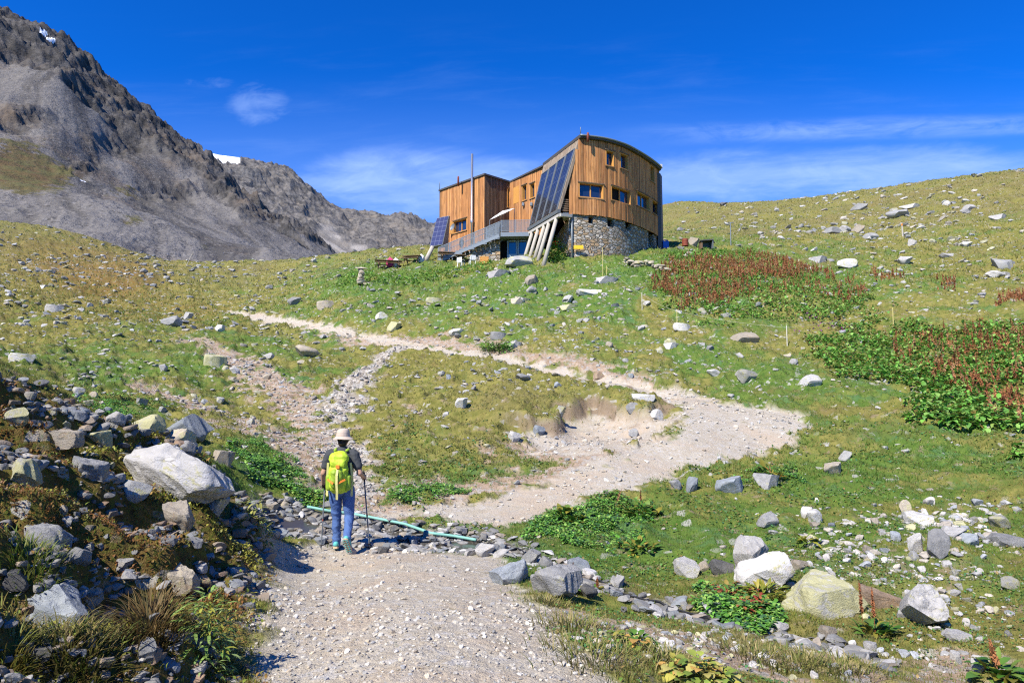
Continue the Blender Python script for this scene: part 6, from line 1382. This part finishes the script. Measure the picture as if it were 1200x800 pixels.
# heath and moss on the bank; small herbs in the near turf
x, y = pick(200000, -200, 330, 440, 860, lambda x, y, a, b: mg(M_BANK, x, y) * (1 - .93 * sstep(fbm(x * .9, y * .9, 5, 3), .49, .56))); x, y = x[:26000], y[:26000]
tn = fbm(x * 1.6, y * 1.6, 123, 3); n = len(x); HC = np.array([(.23, .105, .03), (.17, .085, .03), (.27, .165, .045), (.20, .19, .035), (.16, .20, .03), (.30, .29, .05)])
ci = np.clip((tn - .3) / .4 * 6 + RNG.normal(0, 1.1, n), 0, 5).astype(int); z = hgrid(GZ, x, y) + .06 * RNG.random(n); L = (.018 + .022 * RNG.random(n)) * np.clip(y / 6, .8, 1.6)
v, f = leaf_geo(x, y, z, L, L * .6, RNG.random(n) * 6.283, RNG.normal(.6, .5, n)); tag(new_obj('heath', np_mesh('heath', v, f, LEAF, True, {'tint': np.repeat(HC[ci] * (.7 + .6 * RNG.random((n, 1))), 12, 0)})), 'rusty brown heath and yellow-green moss between the rocks of the left bank', None, None, 'stuff')
x, y = pick(160000, 380, 1260, 480, 860, lambda x, y, a, b: turf_k(x, y, a, b) * (y < 22) * np.clip(.1 + 1.2 * sstep(fbm(x * .7, y * .7, 140, 4), .44, .62), 0, 1)); x, y = x[:20000], y[:20000]; n = len(x)
HC = np.array([(.10, .22, .05), (.07, .19, .07), (.13, .24, .04), (.22, .24, .05), (.28, .20, .07), (.09, .20, .06)]); z = hgrid(GZ, x, y) + .03 * RNG.random(n); L = (.022 + .02 * RNG.random(n)) * np.clip(y / 8, .9, 2.2)
v, f = leaf_geo(x, y, z, L, L * .7, RNG.random(n) * 6.283, RNG.normal(.3, .4, n)); tag(new_obj('turf_herbs', np_mesh('turf_herbs', v, f, LEAF, True, {'tint': np.repeat(HC[RNG.integers(0, 6, n)] * (.7 + .6 * RNG.random((n, 1))), 12, 0)})), 'small green and straw herbs mixed into the near turf', None, None, 'stuff')
# red-leaved plants by the white boulders
x, y = pick(500000, 800, 960, 660, 745, in_polys([[(830, 690), (880, 685), (905, 712), (885, 722), (845, 705)]], .3)); x, y = x[:230], y[:230]
leaf_cover('red_leaves', 'reddening leaves among the ground cover by the white boulders', x, y, .07, .13, [(.24, .05, .025), (.30, .11, .04), (.30, .22, .05), (.10, .22, .04)])
# juniper bush and thistles in bed at the hut
def leafy_plant(name, label, cat, px, py, n, spread, hgt, L, pal, group=None, stalk=None, narrow=.55, tilt=.5, stalk_h=.6, stalk_r=.03, lean=(0, 0)):
    p = P(px, py); t = thing(name, label, cat, p, group); r = RNG.random(n) ** .7; a = RNG.random(n) * 6.283; X = np.cos(a) * r * spread + lean[0] * 0; Y = np.sin(a) * r * spread; k = RNG.random(n) ** .8
    Z = k * hgt * (1 - .6 * r) + hgrid(GZ, X + p.x, Y + p.y) - p.z; X = X + lean[0] * k; Y = Y + lean[1] * k
    LL = L * (.55 + .7 * RNG.random(n)); v, f = leaf_geo(X, Y, Z, LL, LL * narrow * (.8 + .4 * RNG.random(n)), a + RNG.normal(0, .5, n), RNG.normal(tilt, .35, n)); pal = np.array(pal)
    c = pal[RNG.integers(0, len(pal), n)] * (.75 + .5 * RNG.random((n, 1))); new_obj('foliage', np_mesh('foliage', v, f, LEAF, True, {'tint': np.repeat(c, 12, 0)}), t)
    for dx, dy in (stalk or []):
        v, f, c = stalks(np.array([p.x + dx]), np.array([p.y + dy]), stalk_h, stalk_r, 60); new_obj('seed_stalk', np_mesh('seed_stalk', v - np.array(p[:]), f, STALK, False, {'tint': c}), t)
    return t
DG = [(.06, .16, .02), (.09, .19, .03), (.14, .22, .04), (.22, .20, .03)]; YG = [(.40, .36, .07), (.28, .33, .06), (.50, .30, .08), (.20, .28, .05), (.45, .40, .12)]
DKG = 'dock plants with rusty stalks'
leafy_plant('dock_plant', 'rusty dock stalk with green base leaves in front of the lichened boulder', 'dock plant', 1026, 745, 60, .16, .12, .13, DG, DKG, [(0, 0), (-.06, .12)], stalk_h=.46, stalk_r=.022)
leafy_plant('dock_plant', 'tall rusty dock stalk near the bottom right corner', 'dock plant', 1172, 795, 60, .2, .14, .15, DG, DKG, [(0, 0)], stalk_h=.40, stalk_r=.028)
leafy_plant('dock_plant', 'dock plant with yellowing leaves beside the flat grey rock below the hairpin', 'dock plant', 903, 558, 50, .28, .22, .2, DG + [(.4, .22, .04)], DKG, [(0, 0)], stalk_h=.52, stalk_r=.022)
leafy_plant('dock_plant', 'dock plant with a rusty stalk on the rugged rock mass at the path edge', 'dock plant', 667, 692, 40, .12, .1, .1, DG, DKG, [(0, 0)], stalk_h=.42, stalk_r=.026)
leafy_plant('dock_plant', 'short rusty dock by the hose in the stream', 'dock plant', 700, 694, 26, .1, .08, .1, DG, DKG, [(0, 0)], stalk_h=.2, stalk_r=.02)
leafy_plant('dock_plant', 'thin dock plant in the turf above the rounded grey rock', 'dock plant', 945, 640, 36, .14, .22, .14, [(.3, .3, .04), (.16, .24, .04)], DKG)
leafy_plant('dock_plant', 'bright green dock rosette with rusty stalks at the path side below the hairpin', 'dock plant', 752, 600, 90, .36, .16, .17, DG, DKG, [(-.5, .15), (.05, .3)], stalk_h=.5, stalk_r=.02)
leafy_plant('dock_plant', 'green dock rosette in the ground cover right beside the pale path', 'dock plant', 668, 606, 90, .36, .16, .17, DG, DKG)
leafy_plant('dock_plant', 'green dock rosette with yellowed leaves in the ground cover above the stream', 'dock plant', 748, 645, 80, .3, .14, .14, DG + [(.4, .3, .05)], DKG)
leafy_plant('lady_mantle', 'yellowing round-leaved plant at the lower right path edge', 'leafy plant', 745, 757, 80, .16, .12, .065, YG + DG, 'yellowing leafy plants', narrow=.95, tilt=.15)
leafy_plant('lady_mantle', 'larger yellow and orange leafy plant at the bottom edge', 'leafy plant', 822, 795, 170, .24, .15, .065, YG + [(.14, .22, .04)], 'yellowing leafy plants', narrow=.95, tilt=.15)
leafy_plant('thistle', 'pale green spiny thistle leaning at the foot of the left bank', 'thistle', 238, 770, 330, .15, .40, .075, [(.20, .30, .07), (.26, .34, .12), (.14, .24, .05), (.32, .32, .05)], None, None, .22, .1, lean=(.02, .05))
leafy_plant('thistle', 'small pale thistle on the bank edge above the ford', 'thistle', 300, 612, 110, .2, .3, .12, [(.22, .30, .08), (.3, .3, .08)], None, None, .24, .2)
leafy_plant('fern', 'yellow-green fern in front of the wedge-shaped white boulder', 'fern', 893, 702, 90, .2, .16, .15, [(.22, .24, .03), (.16, .22, .03), (.3, .26, .05)], None, None, .3, .5)
leafy_plant('juniper_bush', 'dark low juniper bush above the upper path', 'bush', 582, 412, 420, .85, .5, .16, [(.035, .07, .02), (.05, .085, .025), (.07, .075, .03)], None, None, .35, .5)
leafy_plant('shrub', 'green shrub growing between the log columns under the hut', 'shrub', 652, 303, 420, .9, 2.0, .28, [(.03, .09, .015), (.05, .13, .02), (.07, .15, .03)], None, None, .5, .2)
leafy_plant('geranium', 'red flowering plant hanging beside the shrub under the hut', 'flower', 650, 287, 70, .35, .3, .13, [(.5, .04, .02), (.45, .09, .05), (.08, .16, .03)], None, None, .8, .3).location = A(651, 287, 58.8)
# purple thistle heads between the dock patches
x, y = pick(300000, 900, 1010, 370, 410, in_polys([[(930, 374), (1000, 384), (985, 400), (930, 398)]], .5)); x, y = x[:90], y[:90]
z = hgrid(GZ, x, y) + .35 + .3 * RNG.random(len(x)); v, f = leaf_geo(x, y, z, np.full(len(x), .1), np.full(len(x), .09), RNG.random(len(x)) * 6.28, RNG.normal(.8, .3, len(x))); tag(new_obj('thistle_heads', np_mesh('thistle_heads', v, f, LEAF, True, {'tint': np.tile([(.24, .06, .22)], (len(v), 1))})), 'purple thistle heads between the two dock patches', None, None, 'stuff')
# ------------------------------------------------------------------ the hiker
def organic(name, caps, mat, parent, voxel=.012, smooth=6, ells=(), fold=0, fs=9):
    """tapered limbs and ellipsoids fused into one continuous skin"""
    bm = bmesh.new()
    for (a, b, ra, rb, *sq) in caps:
        a = Vector(a); b = Vector(b); d = b - a; L = max(d.length, 1e-4); q = d.to_track_quat('Z', 'Y').to_matrix().to_4x4() if L > 1e-3 else Matrix.Identity(4); n = 7
        sqx, sqy = (sq[0] if sq else (1, 1)); prev = None; rings = []
        prof = [(-ra * math.cos(t), ra * math.sin(t)) for t in np.linspace(.05, math.pi / 2, 5)] + [(L * k / n, ra + (rb - ra) * k / n) for k in range(1, n)] + [(L + rb * math.sin(t), rb * math.cos(t)) for t in np.linspace(0, math.pi / 2 - .05, 5)]
        if sq and not sqx == 1: M = Matrix.Translation(a)      # flattened pieces keep world axes
        else: M = Matrix.Translation(a) @ q
        if sq:
            M = Matrix.Translation(a)
            def at(h, r, t): c = a.lerp(b, h / L); return c + Vector((math.cos(t) * r * sqx, math.sin(t) * r * sqy, (h - L * min(max(h / L, 0), 1)) if 0 <= h <= L else 0))
        for h, r in prof:
            if sq:
                hh = min(max(h, 0), L); c = a.lerp(b, hh / L) + d.normalized() * (h - hh) * .6; rings.append([bm.verts.new(c + Vector((math.cos(t) * r * sqx, math.sin(t) * r * sqy, 0))) for t in np.linspace(0, 2 * math.pi, 20, endpoint=False)])
            else: rings.append([bm.verts.new(M @ Vector((math.cos(t) * r, math.sin(t) * r, h))) for t in np.linspace(0, 2 * math.pi, 16, endpoint=False)])
        for r0, r1 in zip(rings[:-1], rings[1:]):
            for k in range(len(r0)): bm.faces.new([r0[k], r0[(k + 1) % len(r0)], r1[(k + 1) % len(r0)], r1[k]])
        bm.faces.new(rings[0][::-1]); bm.faces.new(rings[-1])
    for c, r in ells:
        v = bmesh.ops.create_icosphere(bm, subdivisions=3, radius=1)['verts']
        for x in v: x.co = Vector((x.co.x * r[0], x.co.y * r[1], x.co.z * r[2])) + Vector(c)
    me = bpy.data.meshes.new(name); bm.to_mesh(me); bm.free(); o = new_obj(name, me, parent)
    m = o.modifiers.new('r', 'REMESH'); m.mode = 'VOXEL'; m.voxel_size = voxel
    s = o.modifiers.new('s', 'SMOOTH'); s.iterations = smooth; s.factor = .5
    dg = bpy.context.evaluated_depsgraph_get(); me2 = bpy.data.meshes.new_from_object(o.evaluated_get(dg)); o.modifiers.clear(); o.data = me2; me2.materials.clear(); me2.materials.append(mat)
    if fold:
        c = np.empty(len(me2.vertices) * 3, np.float32); me2.vertices.foreach_get('co', c); c = c.reshape(-1, 3); nn = np.array([v.normal[:] for v in me2.vertices])
        d = (ridged(c[:, 0] * fs + c[:, 1] * 4 + 3, c[:, 2] * fs * 1.3 + c[:, 0] * 3, 5, 3) - .55) * fold; c = c + nn * d[:, None]; me2.vertices.foreach_set('co', c.astype(np.float32).ravel()); me2.update()
    for f in me2.polygons: f.use_smooth = True
    return o
SKIN = simple('hiker_skin', (.46, .27, .18), .6, .3, .08, 8)  # one even skin colour, slightly varied by noise
JEANS = simple('blue_denim', (.075, .135, .31), .85, .15, .25, 14, 0, .01); SHIRT = simple('dark_grey_shirt', (.06, .064, .068), .9, .15, .15, 12); HATM = simple('beige_sun_hat', (.52, .42, .33), .85, .15, .08, 10); HAIR = simple('dark_brown_hair', (.03, .018, .012), .7, .3, .2, 20)
LIME = simple('lime_pack_fabric', (.42, .58, .035), .6, .3, .12, 9, 0, .01); LIMED = simple('lime_pack_fabric_darker', (.27, .40, .035), .6, .3, .12, 9); STRAPY = simple('pale_yellow_strap', (.62, .58, .22), .7, .2, .08, 9); ORNG = simple('orange_webbing', (.80, .22, .03), .6, .3, .05, 9); TEAL = simple('teal_shoe_fabric', (.10, .42, .40), .6, .3, .1, 12); SOLE = simple('tan_shoe_sole', (.60, .40, .25), .7, .2, .1, 12); GLOVE = simple('black_glove', (.03, .022, .022), .8, .2, .1, 10)
hp = P(399, 646); hk = thing('person', 'hiker in blue jeans, grey T-shirt and beige sun hat walking up the path', 'person', hp)
gz = lambda x, y: float(H(hp.x + x, hp.y + y)) - hp.z
LA, RA = (-.085, .10, .10 + gz(-.085, .1)), (.165, -.30, .255 + gz(.165, -.25))
LK, RK = (-.095, .10, .50), (.115, .03, .50); LH, RH = (-.095, 0, .90), (.095, 0, .90)
SHL, SHR = (-.185, -.01, 1.40), (.185, -.01, 1.40); ELL, ELR = (-.262, -.03, 1.14), (.275, -.04, 1.14); WRL, WRR = (-.305, .13, .96), (.265, .19, 1.07)
body = organic('body', [(LH, LK, .085, .058), (LK, LA, .056, .036), (RH, RK, .085, .058), (RK, RA, .056, .036), ((0, 0, .92), (0, .01, 1.12), .145, .135, (1, .68)), ((0, .01, 1.12), (0, .02, 1.34), .14, .165, (1, .66)), ((0, .02, 1.36), (0, .035, 1.52), .08, .056),
    (SHL, ELL, .052, .042), (ELL, WRL, .042, .029), (SHR, ELR, .052, .042), (ELR, WRR, .042, .029), ((-.17, 0, 1.41), (.17, 0, 1.41), .055, .055)], SKIN, hk, .011, 4,
    [((0, .055, 1.63), (.076, .095, .115)), ((0, .12, 1.585), (.05, .05, .055)), ((0, .155, 1.625), (.014, .025, .022)), ((-.078, .05, 1.625), (.014, .026, .034)), ((.078, .05, 1.625), (.014, .026, .034))])
fm = MB()
def eye(x): v = MB(); v.tube([(x, .138, 1.645), (x, .148, 1.645)], [.012, .008], 10); return v
for x in (-.032, .032): eye(x).build('eye', HAIR, hk, base=(0, 0, 0))
m_ = MB(); m_.tube([(-.022, .158, 1.575), (0, .166, 1.572), (.022, .158, 1.575)], [.003, .006, .003], 8); m_.build('mouth', SKIN, hk, base=(0, 0, 0))
organic('hair', [], HAIR, hk, .011, 3, [((0, .035, 1.64), (.084, .092, .105)), ((0, -.005, 1.575), (.066, .06, .06))])
# hands: palm, four fingers wrapped round the grip, thumb
def hand(w, side):
    w = Vector(w); c = [(w, w + Vector((0, .05, -.02)), .030, .036)]; g0 = w + Vector((0, .075, -.03))
    for i in range(4):
        b = g0 + Vector((side * .034, -.01, .032 - i * .021)); l = (1.0, 1.08, 1.0, .82)[i]
        c += [(b, b + Vector((side * -.006, .034 * l, -.002)), .0105, .010), (b + Vector((side * -.006, .034 * l, -.002)), b + Vector((side * -.036, .038 * l, -.003)), .010, .009), (b + Vector((side * -.036, .038 * l, -.003)), b + Vector((side * -.05, .012, -.004)), .009, .0085)]
    t = w + Vector((-side * .02, .03, .01)); c += [(t, t + Vector((-side * .012, .03, .022)), .013, .011), (t + Vector((-side * .012, .03, .022)), t + Vector((side * .012, .052, .028)), .011, .009)]
    return c
organic('glove', hand(WRL, -1), GLOVE, hk, .006, 2); hr = organic('hand', hand(WRR, 1), SKIN, hk, .006, 2)
organic('trousers', [(LH, LK, .102, .070), (LK, (LA[0], LA[1], LA[2] - .02), .070, .060), (RH, RK, .102, .070), (RK, (RA[0], RA[1] + .01, RA[2] - .01), .070, .060), ((-.02, 0, .90), (0, 0, 1.08), .165, .158, (1, .72)), ((-.05, -.05, .93), (-.055, -.04, .98), .095, .09), ((.05, -.05, .93), (.055, -.04, .98), .095, .09)], JEANS, hk, .010, 4, (), .022, 8)
organic('t_shirt', [((0, 0, 1.02), (0, .01, 1.16), .168, .165, (1, .72)), ((0, .01, 1.16), (0, .02, 1.37), .165, .19, (1, .66)), ((-.17, 0, 1.42), (.17, 0, 1.42), .072, .072), ((0, .01, 1.42), (0, .02, 1.475), .09, .072), (SHL, tuple(Vector(SHL).lerp(Vector(ELL), .62)), .076, .068), (SHR, tuple(Vector(SHR).lerp(Vector(ELR), .62)), .076, .068)], SHIRT, hk, .010, 4, (), .016, 9)
def lathe(name, prof, cx, cy, mat, parent, n=28, sqy=1.0, wob=0.0, dip=0.0):
    mb = MB(); R_ = []
    for r, z in prof: R_.append([(cx + math.cos(t) * r, cy + math.sin(t) * r * sqy, z + wob * math.sin(3 * t + 1) * (r > .11) - dip * abs(math.cos(t)) ** 2 * (r > .11)) for t in np.linspace(0, 2 * math.pi, n, endpoint=False)])
    for a, b in zip(R_[:-1], R_[1:]):
        for k in range(n): mb.quad([a[k], a[(k + 1) % n], b[(k + 1) % n], b[k]])
    o = mb.build(name, mat, parent, smooth=True, base=(0, 0, 0)); return o
hat = lathe('sun_hat', [(.004, 1.785), (.05, 1.782), (.082, 1.768), (.094, 1.735), (.099, 1.69), (.102, 1.675), (.122, 1.660), (.150, 1.638), (.148, 1.633), (.118, 1.652), (.098, 1.668)], 0, .035, HATM, hk, 28, 1.1, .004, .006)
lathe('hat_band', [(.1005, 1.680), (.1035, 1.690), (.1005, 1.708), (.098, 1.70)], 0, .035, HATM, hat, 28, 1.1)
def shoe(ank, toe, name='shoe'):
    ank = Vector(ank); toe = Vector(toe); d = (toe - ank); heel = ank + Vector((0, -.03, 0)) - d.normalized() * .04; up = Vector((1, 0, 0)).cross(d.normalized()) * 1
    if up.z < 0 and abs(up.z) > .3: up = -up
    if abs(d.normalized().z) > .5: up = Vector((0, 1, .3)).normalized()
    s0 = heel - up * .02; s1 = toe - up * .0
    o = organic(name, [(heel + up * .03, ank + up * .03, .042, .045), (ank + up * .02, toe + up * .022, .046, .036), (ank + up * .03, ank + up * .075, .043, .045)], TEAL, hk, .009, 3)
    mb = MB(); L = (toe - heel); sd = Vector((1, 0, 0)); nd = L.normalized(); pts = []
    for t, w in ((-.12, .018), (-.06, .035), (.1, .041), (.4, .036), (.7, .046), (.92, .042), (1.05, .026), (1.12, .01)): pts.append((t, w))
    lo = [heel + L * t - up * .030 for t, w in pts]; hi = [heel + L * t - up * .002 for t, w in pts]
    for i in range(len(pts) - 1):
        a, b = pts[i][1], pts[i + 1][1]; mb.box8([lo[i] - sd * a, lo[i] + sd * a, lo[i + 1] + sd * b, lo[i + 1] - sd * b, hi[i] - sd * a, hi[i] + sd * a, hi[i + 1] + sd * b, hi[i + 1] - sd * b])
    sl = mb.build('sole', SOLE, o, base=(0, 0, 0))
    mb = MB()
    for i in range(7):
        t = -.03 + i * .165; w = .03 if i not in (2,) else .022; c = heel + L * t - up * .034
        for s in (-1, 1): mb.bar(c + sd * s * .006 - nd * .008, c + sd * s * (w + .006) + nd * .012, .012, .009)
    mb.build('tread', TEAL, sl, base=(0, 0, 0)); return o
shoe((LA[0], .10, .062 + gz(-.085, .1)), (LA[0] - .03, .27, .04 + gz(-.085, .27))); shoe((RA[0] + .002, -.315, .20 + gz(.165, -.28)), (RA[0] + .03, -.25, .055 + gz(.18, -.25)))
# rucksack, carried: a thing of its own
bk = thing('rucksack', 'lime green hiking rucksack with orange webbing on the hiker\'s back', 'rucksack', hp)
main = organic('main_pack', [((0, -.20, .96), (0, -.21, 1.20), .125, .135, (1.08, .82)), ((0, -.21, 1.20), (0, -.18, 1.36), .135, .118, (1.08, .80)), ((-.05, -.17, .95), (.05, -.17, .95), .09, .09)], LIME, bk, .010, 4, (), .026, 7)
organic('lid', [((-.06, -.20, 1.37), (.06, -.20, 1.37), .085, .085), ((-.055, -.25, 1.30), (.055, -.25, 1.30), .068, .068), ((-.05, -.14, 1.41), (.05, -.14, 1.41), .06, .06)], LIME, bk, .010, 3, (), .022, 8)
organic('front_pocket', [((-.035, -.295, 1.00), (-.03, -.31, 1.17), .06, .058), ((.035, -.295, 1.00), (.03, -.31, 1.17), .06, .058)], LIMED, bk, .010, 4, (), .018, 9)
for s in (-1, 1): organic('side_pocket', [((s * .135, -.20, .95), (s * .14, -.20, 1.10), .048, .045)], LIMED, bk, .010, 3)
mb = MB(); pts_ = [(.02, -.345, 1.22), (.02, -.385, 1.14), (.02, -.385, 1.02), (.025, -.37, .92), (.018, -.34, .80)]
for a, b in zip(pts_[:-1], pts_[1:]): mb.bar(a, b, .032, .006, (0, 1, .1))
mb.build('strap', STRAPY, bk, base=(0, 0, 0))
for s in (-1, 1):
    mb = MB(); mb.bar((s * .165, -.16, 1.30), (s * .185, -.12, 1.05), .03, .006, (0, 1, 0)); mb.bar((s * .185, -.12, 1.05), (s * .178, -.13, .82), .03, .006, (0, 1, 0)); mb.build('strap', STRAPY, bk, base=(0, 0, 0))
    mb = MB(); mb.tube([(s * .10, .085, 1.02), (s * .115, .145, 1.2), (s * .11, .135, 1.36), (s * .10, .05, 1.485), (s * .085, -.09, 1.47)], .022, 8); mb.build('shoulder_strap', LIMED, bk, smooth=True, base=(0, 0, 0))
    mb = MB(); mb.bar((s * .125, -.315, 1.08), (s * .03, -.375, 1.03), .026, .008, (0, 1, 0)); mb.build('webbing', ORNG, bk, base=(0, 0, 0))
mb = MB(); mb.box(-.005, .045, -.345, -.325, 1.235, 1.285); mb.build('buckle', ORNG, bk, base=(0, 0, 0))
mb = MB(); pr = [(math.cos(t) * .172, math.sin(t) * .126 + .0, .985 + .01 * math.sin(t)) for t in np.linspace(-.5, math.pi + .5, 22)]; mb.tube(pr, .018, 8); mb.build('hip_belt', LIMED, bk, smooth=True, base=(0, 0, 0))
# walking poles
def pole(top, tip, label, grip):
    top = Vector(top); tip = Vector(tip); t = thing('trekking_pole', label, 'trekking pole', hp, 'trekking poles'); d = (tip - top).normalized(); L = (tip - top).length
    mb = MB(); mb.tube([top - d * .03, top - d * .02, top + d * .02, top + d * .10, top + d * .125], [.012, .018, .016, .014, .011], 10); mb.build('grip', GLOVE, t, smooth=True, base=(0, 0, 0))
    mb = MB(); mb.tube([top + d * .12, top + d * L * .5, top + d * (L - .06), tip], [.011, .010, .009, .004], 8); sh = mb.build('shaft', STEELD, t, smooth=True, base=(0, 0, 0))
    mb = MB(); mb.tube([top + d * L * .55, top + d * (L * .55 + .03)], .0115, 8); mb.build('lock', REDB if grip else GLOVE, sh, base=(0, 0, 0))
    mb = MB(); mb.tube([tip - d * .075, tip - d * .062], [.028, .022], 12); mb.build('basket', GLOVE, t, base=(0, 0, 0))
pole(Vector(WRL) + Vector((-.0, .085, .02)), (-.285, .0, .01 + gz(-.285, .0)), 'grey trekking pole with a red lock in the gloved hand left of the hiker', True)
pole(Vector(WRR) + Vector((.0, .085, .02)), (.40, .12, .0 + gz(.40, .12)), 'dark trekking pole on the right side of the hiker', False)
